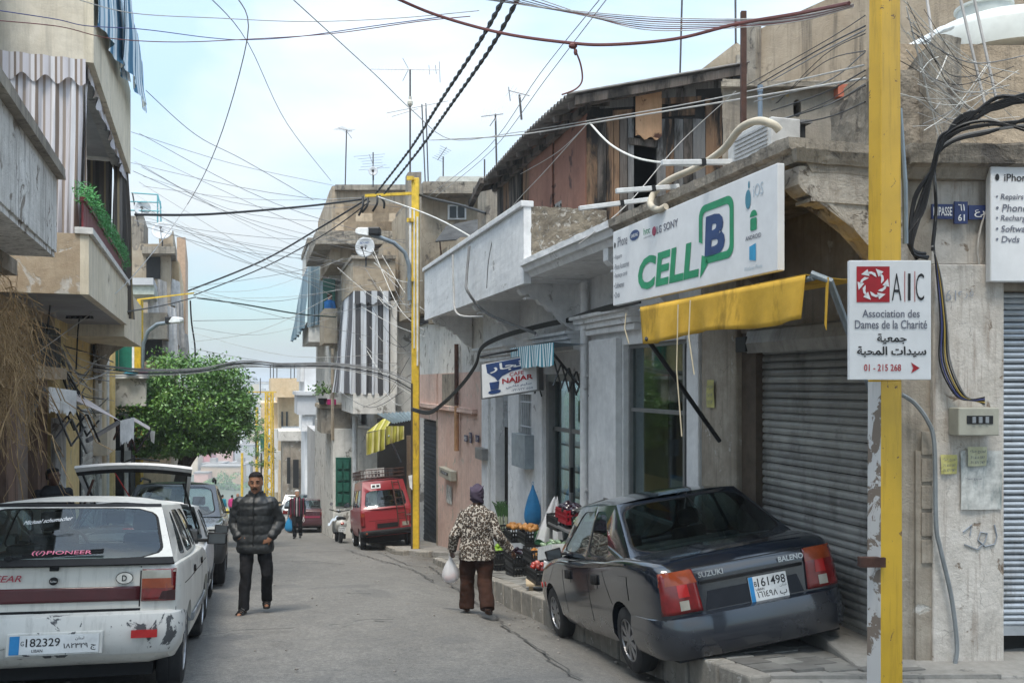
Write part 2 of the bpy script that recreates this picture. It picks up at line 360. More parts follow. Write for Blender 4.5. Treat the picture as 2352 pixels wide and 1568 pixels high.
# ================================================================== ground
def asphalt():
 m, nt, b = base('worn_asphalt'); v = coords(nt)
 big = noise(nt, coords(nt, 'pos', (1, .35, 1)), .7, 5, .6, .4); mid = noise(nt, v, 4, 6, .7); fine = noise(nt, v, 90, 3, .7)
 col = mixc(nt, ramp(nt, big, .35, .68), (.20, .188, .168), (.30, .284, .256))
 col = mixc(nt, ramp(nt, mid, .45, .8), col, (.13, .128, .122))
 vo = nt.nodes.new('ShaderNodeTexVoronoi'); vo.inputs['Scale'].default_value = 160; nt.links.new(v, vo.inputs['Vector'])
 col = mixc(nt, ramp(nt, vo.outputs['Color'], .25, .95), mixc(nt, .42, col, (.06, .06, .06)), mixc(nt, .3, col, (.42, .41, .39)))
 m2 = noise(nt, v, 22, 5, .75); col = mixc(nt, ramp(nt, m2, .42, .66), mixc(nt, .45, col, (.05, .048, .045)), col)
 oil = noise(nt, coords(nt, 'pos', (1, .5, 1)), 1.5, 7, .7, .6); col = mixc(nt, ramp(nt, oil, .60, .78), col, mixc(nt, .55, col, (.06, .056, .05)))
 patch = noise(nt, v, .55, 2, .4, .8)
 col = mixc(nt, ramp(nt, patch, .60, .615), col, mixc(nt, .35, col, (.09, .09, .09)))
 sx_ = nt.nodes.new('ShaderNodeVectorMath'); sx_.operation = 'DOT_PRODUCT'; sx_.inputs[1].default_value = (1, .2695, 0); nt.links.new(v, sx_.inputs[0])
 gd = nt.nodes.new('ShaderNodeMapRange'); gd.inputs[1].default_value = 2.75; gd.inputs[2].default_value = 3.5; nt.links.new(sx_.outputs['Value'], gd.inputs[0])
 gm = nt.nodes.new('ShaderNodeMath'); gm.operation = 'MULTIPLY'; nt.links.new(gd.outputs[0], gm.inputs[0]); nt.links.new(ramp(nt, noise(nt, v, 2.2, 7, .75, .5), .36, .62, (.1,)*3, (.75,)*3), gm.inputs[1]); col = mixc(nt, gm.outputs[0], col, (.085, .074, .058))
 nt.links.new(col, b.inputs['Base Color']); b.inputs['Roughness'].default_value = .82; b.inputs['Specular IOR Level'].default_value = .3
 bumpn(nt, b, mixc(nt, .4, fine, vo.outputs['Distance']), .5, .008)
 return m
ASPH = asphalt()
HILLG = plain('far_ground', (.10, .11, .075), .95, scale=.03, bump=0)
def terr(Y):
 if Y < 190: return slope(Y)-.02
 if Y < 350: return -46.6
 if Y < 830: return -46.6+(Y-350)/480*44
 return -2.6-(Y-830)*.03 if Y < 1600 else -26
b = B(); ys = [-6+i*.75 for i in range(100)]+[69+i*2.5 for i in range(21)]
def sm(a, b_, t): t = min(1, max(0, (t-a)/(b_-a))); return t*t*(3-2*t)
KX = lambda Y: (1.6-.2695*(Y-6.6)) if Y < 19.4 else -1.71-.36*(Y-19.4)
def gut(x, y): return -.18*sm(-1.25, -.25, x-KX(y))*sm(19, 12, y) if y < 19 else 0
def gz(x, y): return slope(y)+gut(x, y)+.012*math.sin(x*1.7+y*.9)+.01*math.sin(y*2.3-x)+(.010*(random.random()-.5) if y < 40 else 0)
xs = [-60, -40, -28, -20, -14, -11]+[-10+.5*i for i in range(33)]+[7, 8.5, 11, 16, 25, 40]
b.add([(x, y, gz(x, y)) for y in ys for x in xs], [(i*len(xs)+j, i*len(xs)+j+1, (i+1)*len(xs)+j+1, (i+1)*len(xs)+j) for i in range(len(ys)-1) for j in range(len(xs)-1)])
b.build('road', ASPH, kind='structure', smooth=True)
b = B(); ys = [119+8*i for i in range(70)]+[690, 800, 1000, 1300, 1700, 2300]; xs = [-900, -600, -400, -300]+[-240+20*i for i in range(25)]+[300, 400, 600, 900]
b.add([(x*(1+max(0, y-500)/400), y, terr(y)+(2.5*math.sin(x*.021+y*.03) if y > 270 else 0)) for y in ys for x in xs], [(i*len(xs)+j, i*len(xs)+j+1, (i+1)*len(xs)+j+1, (i+1)*len(xs)+j) for i in range(len(ys)-1) for j in range(len(xs)-1)])
b.build('valley_ground', HILLG, kind='structure', smooth=True)
# cracks and a repaired seam in the asphalt
CRK = plain('crack_dark', (.07, .068, .064), .95, bump=.4)
def crack(pts, w, seed):
 rnd = random.Random(seed); P = []
 for (ax, ay), (bx, by) in zip(pts, pts[1:]):
  k = max(2, int(math.hypot(bx-ax, by-ay)/.12))
  for i in range(k): P.append((ax+(bx-ax)*i/k+rnd.uniform(-.04, .04), ay+(by-ay)*i/k+rnd.uniform(-.03, .03)))
 b = B(); pts3 = []
 for i, (x, y) in enumerate(P):
  ww = w*rnd.uniform(.35, 1.2)*(0.3 if i in (0, len(P)-1) else 1)
  pts3.append([(x-ww, y, slope(y)+gut(x-ww, y)+.022), (x+ww, y+.02, slope(y)+gut(x+ww, y)+.022)])
 b.loft(pts3, caps=False, closed=False)
 return b.build('road_crack', CRK, kind='structure')
def gp(px, py):
 Y = 2800/(py-1146); return ((px-CX)/FX*Y, Y)
for i, (pl, w) in enumerate([([(985, 1300), (1060, 1345), (1130, 1385), (1180, 1440), (1250, 1490), (1345, 1568)], .016), ([(760, 1440), (850, 1425), (930, 1428)], .014), ([(790, 1365), (870, 1366)], .012),
                             ([(470, 1465), (560, 1450), (700, 1446)], .014), ([(1000, 1330), (940, 1305), (880, 1290), (790, 1262)], .013), ([(640, 1292), (720, 1290), (800, 1300)], .010), ([(870, 1270), (940, 1300), (990, 1305)], .012)]):
 crack([gp(*p) for p in pl], w, i)
# pavement on the right with kerb stones and square paving tiles
PAV = plaster('pavement_concrete', (.24, .23, .21), (.32, .305, .28), (.17, .165, .155), .2, .1, 2.2, .4)
TILE = plain('paving_tile', (.18, .172, .158), .85, var=.35, scale=3, bump=.3, dirt=(.08, .075, .068), dirt_amt=.5, orand=.3)
KERB = plaster('kerb_stone', (.22, .205, .18), (.34, .315, .275), (.6, .58, .54), .18, .5, 2.5, .6)
KX = lambda Y: (1.6-.2695*(Y-6.6)) if Y < 19.4 else -1.71-.36*(Y-19.4)
FXl = lambda Y: 5.0-.295*Y
def pavement(Y0, Y1, kx, nm, near=None):
 b = B(); n = 24; rings = []
 for i in range(n+1):
  Y = Y0+(Y1-Y0)*i/n; z = slope(Y)
  rings.append([(kx(Y)+.16, Y, z-.3), (kx(Y)+.16, Y, z+.125), (FXl(Y)+.4 if near is None or i else near, Y, z+.135), (FXl(Y)+.4, Y, z-.3)])
 b.loft(rings)
 return b.build(nm, PAV, kind='structure')
pv = pavement(6.3, 19.3, KX, 'pavement')
b = B(); b.box((KX(6.3)+.16, 5.95, -3), (9, 6.32, slope(6.3)+.10)); b.box((2.6, 6.32, -3), (9, 8, slope(6.3)+.112))
b.build('corner_pavement', PAV, kind='structure', bev=.02)
def kerbs(Y0, Y1, kx, par):
 b = B(); b.box((-.09, -.235, -.34), (.09, .235, .135)); o = b.build('kerb_stone', KERB, par, bev=.018); me = o.data; first = True; Y = Y0
 while Y < Y1-.2:
  a = math.atan2(kx(Y+.25)-kx(Y-.25), -.5); p = (kx(Y)+.09+random.uniform(-.008, .008), Y, slope(Y)+random.uniform(-.008, .008))
  rot = (math.atan(-.133), 0, math.atan2(-(kx(Y+.25)-kx(Y-.25)), .5)+random.uniform(-.012, .012))
  if first: o.location = V(p)-V(OFF[par.name]); o.rotation_euler = rot; first = False
  else:
   q = piece('kerb_stone', me, par, p, rot); mo = q.modifiers.new('bevel', 'BEVEL'); mo.width = .018; mo.segments = 2
  Y += .49
kerbs(6.45, 19.3, KX, pv)
bt = B(); bt.box((-.121, -.121, -.03), (.121, .121, .012)); tl = None
nT = 0
for i in range(52):
 Y = 6.55+i*.25
 for j in range(5):
  X = KX(Y)+.31+j*.25
  if X > FXl(Y)-.13: continue
  p = (X, Y, slope(Y)+.131+random.uniform(-.004, .004)); rot = (math.atan(-.133)+random.uniform(-.02, .02), random.uniform(-.02, .02), .262)
  if tl is None: tl = bt.build('paving_tile', TILE, pv); tl.location = V(p); tl.rotation_euler = rot
  else: piece('paving_tile', tl.data, pv, p, rot)
  nT += 1
KX2 = lambda Y: FXl(Y)-1.45*min(1, max(.35, (Y-20.2)/1.5))
pv2 = pavement(20.6, 46, KX2, 'far_pavement'); kerbs(21.2, 34, KX2, pv2)
# left pavement
b = B(); rings = []
for i in range(25):
 Y = 3+i*2.2; z = slope(Y); k = -1.55-.358*Y
 rings.append([(k, Y, z-.3), (k, Y, z+.12), (k-2.4, Y, z+.13), (k-2.4, Y, z-.3)])
b.loft(rings); b.build('left_pavement', PAV, kind='structure')
# ------------------------------------------------------------------ far hillside town
HW = [plain('far_wall_'+n, c, .9, scale=.25, var=.2, bump=0) for n, c in (('cream', (.62, .50, .36)), ('tan', (.50, .36, .24)), ('white', (.72, .70, .66)), ('pink', (.66, .40, .33)), ('grey', (.42, .41, .40)), ('rose', (.62, .22, .22)), ('ochre', (.62, .46, .22)))]
WIN_D = plain('dark_window', (.03, .035, .04), .3, bump=0)
ROOFG = plain('far_roof', (.30, .28, .26), .9, scale=.3, bump=0)
rnd = random.Random(11)
hill_n = 0
HN = ['cream', 'tan', 'white', 'pink', 'grey', 'rose', 'ochre']
def far_house(x, Y, w, h, d, ci, rows, label, group):
 global hill_n
 z = terr(Y)-2; b = B(); b.box((x-w/2, Y, z), (x+w/2, Y+d, z+h)); root = thing('hillside_house', label, 'house', (x, Y, z), group)
 b.build('wall', HW[ci], root)
 b = B(); b.box((x-w/2-.25, Y-.3, z+h), (x+w/2+.25, Y+d, z+h+.5))
 if rnd.random() < .6: b.box((x-w*.2, Y+d*.3, z+h+.5), (x+w*.1, Y+d*.6, z+h+2.4))
 b.build('roof', ROOFG, root)
 k = max(2, int(w/3.2)); wb = B(); wb.box((-.55, -.12, 0), (.55, .05, 1.5)); wm = None
 for r in range(rows):
  for i in range(k):
   if rnd.random() < .3: continue
   p = (x-w/2+w*(i+.5)/k, Y, z+h-2.4-r*3.1)
   if wm is None: wm = wb.build('window', WIN_D, root); wm.location = V(p)-V(root.location); wm.rotation_euler = (0, 0, 0)
   else: piece('window', wm.data, root, p)
G = 'houses on the far hillside'
spots = []
for row in range(11):
 Y = 392+row*40
 x = -.385*Y
 while x < -.262*Y:
  w = rnd.uniform(6.5, 12); spots.append((x+w/2, Y+rnd.uniform(-9, 9), w, rnd.uniform(7, 13), row)); x += w+rnd.uniform(.3, 3)
for (x, Y, w, h, row) in spots:
 ci = rnd.choice([0, 0, 1, 1, 2, 2, 3, 4, 6])
 far_house(x, Y, w, h, 10, ci, 2, 'small %s house in the hazy town across the valley' % {'cream': 'cream', 'tan': 'tan', 'white': 'white', 'pink': 'salmon pink', 'grey': 'grey', 'rose': 'red', 'ochre': 'yellow'}[HN[ci]], G+', '+HN[ci])
P_ = lambda px, Y: (px-CX)/FX*Y
far_house(P_(471, 400), 400, 4.8, 15, 8, 5, 2, 'red walled house standing out on the far hillside', None)
far_house(P_(507, 372), 372, 17, 11, 8, 1, 2, 'wide tan block with rows of dark windows above the road end', None)
far_house(P_(462, 368), 368, 6, 9, 8, 3, 2, 'pink block beside the wide tan one at the valley bottom', None)
# ================================================================== materials of the facades
WHITE = plaster('whitewash', (.64, .645, .65), (.78, .78, .775), (.42, .41, .40), .05, .22, 1.2, .35)
WHITE2 = plaster('old_white', (.58, .56, .52), (.72, .70, .66), (.30, .28, .25), .25, .4, 1.0, .4)
STONE = plaster('stained_stone', (.27, .23, .185), (.43, .385, .32), (.62, .60, .56), .12, .7, 1.5, .5)
OLDC = plaster('old_concrete', (.23, .20, .165), (.38, .34, .28), (.14, .125, .11), .2, .95, 1.1, .8, c4=(.07, .062, .053))
TANW = plaster('tan_render', (.36, .285, .205), (.46, .385, .295), (.17, .15, .13), .22, 1.0, .6, .7, c4=(.075, .066, .056))
MARB = plaster('stained_marble', (.50, .46, .41), (.64, .60, .55), (.26, .20, .15), .10, .85, 2.6, .45, c4=(.24, .19, .15))
BRKM = plaster('crumbling_white_stone', (.34, .30, .25), (.52, .48, .42), (.16, .135, .11), .2, .5, 2.2, .8)
PINKW = plaster('salmon_render', (.60, .41, .34), (.68, .50, .42), (.50, .45, .38), .16, .4, 1.3, .4)
BEIGE = plaster('beige_concrete', (.32, .26, .19), (.45, .385, .30), (.20, .17, .14), .2, .55, .9, .5)
CREAM = plaster('cream_render', (.60, .45, .28), (.68, .55, .38), (.4, .33, .26), .12, .35, .8, .35)
RUBB = plaster('rubble', (.16, .135, .105), (.30, .26, .20), (.48, .45, .40), .36, .5, 5.0, 1.0)
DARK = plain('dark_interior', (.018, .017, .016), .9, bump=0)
SHUT = plain('shutter_metal', (.34, .335, .325), .5, .2, .3, 4, dirt=(.09, .085, .08), dirt_amt=.5, orand=.3)
SHUT2 = plain('pale_shutter_metal', (.42, .45, .48), .4, .3, .25, 4, dirt=(.2, .19, .18), dirt_amt=.4)
BLACK = plain('black_metal', (.012, .012, .013), .5, bump=.1)
ALU = plain('grey_aluminium', (.25, .25, .25), .4, .5, .2, 5)
RUST = plain('rusty_steel', (.075, .035, .025), .8, .1, .5, 9, bump=.4)
GREYP = plain('grey_paint', (.28, .32, .35), .5, .1, .25, 6)
PANE = glass('window_pane', (.62, .70, .70), 1.5)
CLOUDT = bpy.data.textures.new('lumps', 'CLOUDS'); CLOUDT.noise_scale = .16; CLOUDT.noise_depth = 4
def rough(o, s=.03, lv=4):
 a = o.modifiers.new('cut', 'SUBSURF'); a.subdivision_type = 'SIMPLE'; a.levels = a.render_levels = lv
 d = o.modifiers.new('lumps', 'DISPLACE'); d.texture = CLOUDT; d.texture_coords = 'GLOBAL'; d.strength = s; d.mid_level = .5
 return o
hR = lambda px, v=0: RF.hit(px, v)
tR, nR = RF.t, RF.n
zR = lambda px, py, v=0: RF.hit(px, v, py)[1]
# ================================================================== corner building with the big shutter
cb = thing('corner_building', 'old stone corner building with a grey roller shutter behind the dark blue car', 'building', RF.pt(0, 0, -2.2))
z0 = -3.6; SL = 1.56
u1, u2, u3, u4 = hR(2004), hR(1722), hR(1690), hR(1610)
b = B(RF.pt); b.box((u3, -.3, z0), (u4, 0, SL)); b.build('stone_pilaster', STONE, cb, bev=.02)
b = B(RF.pt); b.box((0.0, -.3, z0), (u1, .02, SL)); b.build('stone_pilaster', STONE, cb, bev=.02)
b = B(RF.pt); b.box((u1, -.3, .52), (u3, -.06, SL)); b.build('lintel', STONE, cb)
b = B(RF.pt); b.box((u2, -.34, z0), (u3, -.07, .52)); b.build('jamb', plain('brown_jamb', (.10, .075, .055), .7, var=.4), cb)
b = B(RF.pt); b.box((u2-.02, -.2, .32), (u2+.17, .06, .47)); b.build('shutter_bracket', BLACK, cb)
b = B(RF.pt); b.loft([[(u1+.01, .03, .30), (u2, .03, .30)], [(u1+.01, .06, .40), (u2, .06, .40)], [(u1+.01, .03, .52), (u2, .03, .52)], [(u1+.01, -.1, .56), (u2, -.1, .56)]], closed=False, caps=False); b.build('shutter_roll', SHUT, cb)
def shutter(par, T0, u_a, u_b, v, zt, zb, h, mat, name='shutter'):
 rs = B(); t, n, O = T0
 prof = [(-.012, 0), (.012, .006), (.017, h*.45), (.010, h*.78), (-.004, h*.9), (-.012, h)]
 L2 = (u_b-u_a)/2
 rs.prism(prof, lambda a, c, d: tuple(t*d+n*a+V((0, 0, c))), -L2, L2)
 c = O+t*(u_a+L2)+n*v; k = 0; z = zb; me = None
 par0 = None
 while z < zt:
  p = (c.x, c.y, z)
  if me is None:
   o = rs.build('slat', mat, par); me = o.data; o.location = V(p)-V(OFF[par.name])
   for q in me.vertices: q.co += V(OFF[par.name])
  else: piece('slat', me, par, V(p)+n*random.uniform(-.004, .004)+V((0, 0, random.uniform(-.004, .004))))
  z += h
 bb = B(); bb.prism([(-.02, -.07), (.025, -.07), (.025, .0), (-.02, 0)], lambda a, cc, d: tuple(c+t*d+n*a+V((0, 0, cc+zb))), -L2, L2)
 bb.build('bottom_rail', mat, par)
RO = V(RF.pt(0, 0, 0))
shutter(cb, (tR, nR, RO), u1, u2, -.16, .40, zR(1998, 1484)+.05, .072, SHUT)
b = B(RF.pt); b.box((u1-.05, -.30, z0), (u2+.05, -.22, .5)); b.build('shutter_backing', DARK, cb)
b = B(RF.pt); b.box((u1-.02, -.25, z0), (u2+.1, .02, zR(1998, 1484)-.02)); b.build('doorstep', PAV, cb)
# balcony slab with a moulded, weathered edge
ua, ub = -.05, hR(1408, 1.0)
prof = [(-.35, SL), (.86, SL), (.90, 1.62), (.97, 1.63), (1.0, 1.70), (1.05, 1.72), (1.06, 1.80), (-.35, 1.80)]
b = B(RF.pt); n = 40
b.loft([[(ua+(ub-ua)*i/n, v, z) for v, z in prof] for i in range(n+1)]); rough(b.build('balcony_slab', OLDC, cb), .035, 2)
b = B(RF.pt); b.loft([[(ua-.02, -.35, 1.62), (ua-.02, 1.0, 1.62), (ua-.06, 1.03, 1.71), (ua-.06, -.35, 1.71)], [(ua+.02, -.35, 1.62), (ua+.02, 1.0, 1.62), (ua+.02, 1.03, 1.71), (ua+.02, -.35, 1.71)]]); rough(b.build('end_moulding', OLDC, cb), .03, 4)
def bracket(u, th, zt, zb, reach, mat, par, wav=4):
 """scrolled console: scalloped underside running from the tip down to the wall"""
 low = []; n = 44
 for i in range(n+1):
  s = i/n; v = reach*(1-s); z = zt-.14-(zt-.14-zb)*(s**1.5)
  if s < .62: z -= .05*abs(math.sin(math.pi*wav*s/.62))
  else: z -= .05*math.sin(math.pi*(s-.62)/.38)
  low.append((v, z))
 poly = [(0, zt), (reach, zt)]+low
 b = B(RF.pt); b.prism(poly, lambda a, c, d: (d, a, c), u-th/2, u+th/2)
 o = b.build('bracket', mat, par)
 b = B(RF.pt); b.box((u-th/2-.012, .04, zt-.26), (u+th/2+.012, reach-.1, zt-.235))
 for k in range(7): b.box((u-th/2-.012, .06+k*.045, zt-.50+.03*k), (u+th/2+.012, .075+k*.045, zt-.32))
 b.build('carved_lines', mat, o)
 return o
rough(bracket(.04, .17, 1.60, .72, .97, BRKM, cb, 4), .03, 2)
bracket(ub*.55, .14, 1.58, .9, .9, OLDC, cb)
# wall that faces the viewer, right of the corner
fO = V((3.02, 6.71, 0)); ft = V((1, .03, 0)).normalized(); fn = V((.03, -1, 0)).normalized()
FT = lambda u, v, z: tuple(fO+ft*u+fn*v+V((0, 0, z)))
def fu(px, v=0):
 q = (px-CX)/FX; o = fO+fn*v; return (q*o.y-o.x)/(ft.x-q*ft.y)
fz = lambda py, v=0: (HZ-py)/FX*(6.71-v)
b = B(FT); b.box((-.0, -.35, z0), (fu(2140), .0, 1.62)); b.build('corner_wall', STONE, cb)
b = B(FT); b.box((fu(2140), -.35, fz(605)), (fu(2304), -.005, 1.62)); b.build('upper_wall', MARB, cb)
b = B(FT); b.box((fu(2136), -.35, z0), (fu(2298), .05, fz(608))); b.build('marble_pilaster', MARB, cb, bev=.012)
b = B(FT); b.box((fu(2100), -.1, z0), (fu(2138), .025, fz(1035)));
for k in range(5): b.box((fu(2112), .02, fz(1042+k*62)), (fu(2136), .04, fz(990+k*62)))
b.build('patched_edge', STONE, cb)
b = B(FT); b.box((fu(2298), -.35, .72), (3.4, -.03, 1.62)); b.build('lintel', STONE, cb)
b = B(FT); b.box((fu(2302), -.3, z0), (2.6, -.26, .75)); b.build('shutter_backing', DARK, cb)
shutter(cb, (ft, fn, fO), fu(2302), fu(2302)+1.15, -.14, .75, fz(1450), .047, SHUT2)
b = B(FT); b.box((fu(2302), -.3, z0), (2.6, -.1, fz(1520))); b.build('doorstep', PAV, cb)
b = B(FT); b.prism([(0, 1.56), (.06, 1.56), (.10, 1.64), (.16, 1.66), (.18, 1.80), (0, 1.82)], lambda a, c, d: (d, a, c), -.02, 2.6); rough(b.build('cornice', OLDC, cb), .045, 4)
# roof level: sloping parapet stub, tank platform
b = B(RF.pt); b.prism([(.0, 1.80), (.0, 2.72), (.55, 2.45), (1.5, 1.98), (1.9, 1.80)], lambda a, c, d: (a, d, c), -.55, -.30); rough(b.build('roof_parapet', OLDC, cb), .05, 4)
b = B(FT); b.box((fu(2062, -.5), -1.6, 1.75), (2.6, -.5, fz(100, -.5))); rough(b.build('tank_platform', TANW, cb), .03, 4)
b = B(FT); b.box((-.05, -1.3, 1.78), (fu(2150), -.25, 2.5)); rough(b.build('broken_wall', OLDC, cb), .05, 5)
b = B(FT); b.box((-.4, -7, 1.70), (3.4, -.2, 1.79)); b.build('roof', OLDC, cb)
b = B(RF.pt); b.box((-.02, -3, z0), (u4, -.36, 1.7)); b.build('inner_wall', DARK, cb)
# ================================================================== white shop building
wb = thing('shop_building', 'whitewashed two storey shop building with scrolled balcony brackets', 'building', RF.pt(hR(1350), 0, -3.1))
z0 = -4.6
def opening_wall(par, T, u0, u1, zb, zt, holes, mat, th=.3, name='wall'):
 """wall between u0 and u1 with rectangular holes [(ua,ub,za,zb)]"""
 b = B(T); cuts = sorted(set([u0, u1]+[c for h in holes for c in h[:2]]))
 for a, c in zip(cuts, cuts[1:]):
  m = (a+c)/2; hs = sorted([h for h in holes if h[0] < m < h[1]], key=lambda h: h[2]); z = zb
  for h in hs:
   if h[2] > z: b.box((a, -th, z), (c, 0, h[2]))
   z = h[3]
  if z < zt: b.box((a, -th, z), (c, 0, zt))
 return b.build(name, mat, par)
e0, e1 = hR(1610), hR(1110)
win = (hR(1577), hR(1432), -2.6, zR(1500, 785)); door = (hR(1344), hR(1252), -4.5, zR(1300, 858)); grill = (hR(1221), hR(1191), zR(1205, 1054), zR(1205, 905)); nar = (hR(1167), hR(1138), -4.5, zR(1150, 880))
opening_wall(wb, RF.pt, e0, e1, z0, 1.60, [win, door, grill, nar], WHITE)
for a, c, v, zt in ((1366, 1429, .10, .62), (1226, 1250, .05, .45), (1112, 1126, .06, .4), (1585, 1610, .04, .7)):
 b = B(RF.pt); b.box((hR(c), .0, z0), (hR(a), v, zt)); b.build('pilaster', WHITE, wb, bev=.012)
for (pa, pb, py) in ((1472, 1346, 745), (1330, 1236, 792), (1182, 1112, 815)):
 z = zR((pa+pb)/2, py); ua_, ub_ = hR(pa), hR(pb)
 for k, (v, dz) in enumerate(((.10, 0), (.15, .09), (.20, .17), (.26, .24))):
  b = B(RF.pt); b.box((ua_-.02*k, 0, z-.12+dz), (ub_+.02*k, v, z-.12+dz+(.085 if k < 3 else .05))); b.build('cornice', WHITE, wb, bev=.008)
# slab, parapet, brackets
up, uf = hR(1203, 1.0), hR(975, 1.0)
b = B(RF.pt); n = 30; prof = [(-.35, 1.56), (.90, 1.56), (.94, 1.63), (.99, 1.64), (1.02, 1.71), (1.06, 1.72), (1.06, 1.80), (-.35, 1.80)]
b.loft([[(ub+.003+(up-ub)*i/n, v, z) for v, z in prof] for i in range(n+1)]); rough(b.build('balcony_slab', WHITE, wb), .02, 2)
b = B(RF.pt); b.box((up+.004, -.35, 1.54), (uf, .88, 1.78)); b.build('balcony_floor', WHITE, wb)
b = B(RF.pt); b.box((up, .885, 1.47), (uf, 1.0, 2.60)); rough(b.build('balcony_parapet', WHITE, wb), .012, 4)
b = B(RF.pt); b.box((up-.02, .85, 2.60), (uf+.03, 1.05, 2.69)); b.build('parapet_cap', WHITE, wb, bev=.012)
b = B(RF.pt); b.box((uf-.12, 0, 1.5), (uf-.003, .88, 2.6)); b.build('balcony_end', WHITE, wb)
b = B(RF.pt); b.box((up+.005, -.32, 1.80), (up+.2, .88, 2.62)); rough(b.build('rubble_wall', RUBB, wb), .06, 5)
for px in (1391, 1190, 1085, 994): bracket(hR(px, .9), .15, 1.56, .82, .9, WHITE, wb)
b = B(RF.pt); b.box((e0, -6, 1.62), (e1, -.0, 1.79)); b.build('roof', OLDC, wb)
b = B(RF.pt); b.box((e0+.02, -3.2, z0), (e1-.02, -3.0, 1.6)); b.build('inner_wall', plain('shop_inside', (.10, .095, .085), .9, bump=0), wb)
b = B(RF.pt); b.box((e0+.02, -3.0, z0+.3), (e1-.02, -.3, z0+1.75)); b.build('shop_floor', plain('shop_floor', (.12, .11, .1), .8), wb)
# downpipe
b = B(RF.pt); u_ = hR(1356); b.tube([(u_, .10, 1.5), (u_, .10, z0+.9)], .062, 12); b.box((u_-.08, 0, .1), (u_+.08, .12, .14)); b.box((u_-.08, 0, -1.6), (u_+.08, .12, -1.56)); b.build('downpipe', WHITE, wb, smooth=True)
# shop window: aluminium frame, panes, things seen inside
def window_unit(par, h, cols, rows, v=-.12, mat=ALU, fw=.05, pane=PANE, T=RF.pt, nm='window'):
 ua_, ub_, za, zb_ = h; f = B(T)
 f.box((ua_, v-.04, za), (ub_, v+.04, za+fw)); f.box((ua_, v-.04, zb_-fw), (ub_, v+.04, zb_))
 for i in range(len(cols)+1):
  c = ua_+(ub_-ua_)*([0]+cols+[1])[i] if i else ua_
  f.box((c if i == 0 else c-fw/2, v-.035, za+fw), (c+fw if i == 0 else c+fw/2, v+.045, zb_-fw))
 f.box((ub_-fw, v-.036, za+fw), (ub_, v+.046, zb_-fw))
 for r in rows: f.box((ua_+fw, v-.03, za+(zb_-za)*r-fw/2), (ub_-fw, v+.03, za+(zb_-za)*r+fw/2))
 fo = f.build(nm, mat, par)
 p = B(T); p.box((ua_+.01, v-.004, za+.01), (ub_-.01, v+.004, zb_-.01)); p.build('pane', pane, fo)
 return fo
w_ = window_unit(wb, win, [.12], [.72, .28])
b = B(RF.pt); b.box((win[0], -.26, -2.6), (win[0]+.9, -.24, -1.15)); b.build('poster', plain('blue_poster', (.06, .16, .27), .6, bump=0), w_)
b = B(RF.pt); b.box((win[0]+.15, -.22, -2.6), (win[0]+.8, -.20, -1.2)); b.build('paper_sheet', plain('pale_sheet', (.36, .42, .42), .6, bump=0), w_)
b = B(RF.pt); b.box((win[0]+.95, -.26, -2.6), (win[1]-.12, -.24, .3)); b.build('curtain', plain('ochre_curtain', (.24, .17, .05), .9, bump=0), w_)
d_ = window_unit(wb, door, [.52], [.80], v=-.16, fw=.07, nm='door')
b = B(RF.pt); b.box((door[0], -.10, door[2]), (door[0]+.12, -.02, door[3])); b.box((door[1]-.12, -.10, door[2]), (door[1], -.02, door[3])); b.box((door[0], -.1, door[3]-.12), (door[1], -.02, door[3])); b.build('door_frame', ALU, wb)
uh = door[0]+(door[1]-door[0])*.42
b = B(RF.pt); b.box((uh, -.11, -1.75), (uh+.05, -.06, -1.35)); b.build('handle', BLACK, d_)
b = B(RF.pt); b.box((door[0]+.18, -.2, -.62), (uh, -.19, -.28)); b.build('poster', plain('grey_poster', (.42, .42, .42), .7, bump=0), d_)
for k in range(4):
 b = B(RF.pt); zz = -2.5+k*.45; b.box((door[0]+.1, -1.2, zz), (door[1]+1.5, -.7, zz+.03))
 b.build('shelf', ALU, wb)
BOXC = plain('yellow_carton', (.55, .40, .03), .7, bump=0)
for k in range(3):
 for i in range(3):
  b = B(RF.pt); b.box((door[0]+.25+i*.32, -1.1, -2.47+k*.45), (door[0]+.52+i*.32, -.75, -2.25+k*.45))
  tag(b.build('carton', BOXC), 'yellow carton on the shelf behind the shop door', 'box', 'yellow cartons on the shop shelves')
# barred window and the narrow dark doorway
b = B(RF.pt)
for i in range(6): b.tube([(grill[0]+(grill[1]-grill[0])*(i+.5)/6, -.05, grill[2]), (grill[0]+(grill[1]-grill[0])*(i+.5)/6, -.05, grill[3])], .012, 5)
for r in (.12, .5, .88): b.bar((grill[0], -.05, grill[2]+(grill[3]-grill[2])*r), (grill[1], -.05, grill[2]+(grill[3]-grill[2])*r), .02, .025)
b.build('window_bars', plain('white_bars', (.5, .52, .54), .6), wb)
b = B(RF.pt); b.box((grill[0], -.28, grill[2]), (grill[1], -.24, grill[3])); b.build('window', WIN_D, wb)
b = B(RF.pt); b.box((nar[0]+.05, -.25, nar[2]), (nar[1], -.2, nar[3]-.9)); b.build('dark_door', DARK, wb)
b = B(RF.pt)
for k in range(12): b.box((nar[0]+.05, -.2+.01*(k % 2), nar[3]-.9+k*.075), (nar[1], -.17+.01*(k % 2), nar[3]-.9+k*.075+.07))
o = b.build('rolled_shutter', SHUT2, wb); o['kind'] = 'stuff'
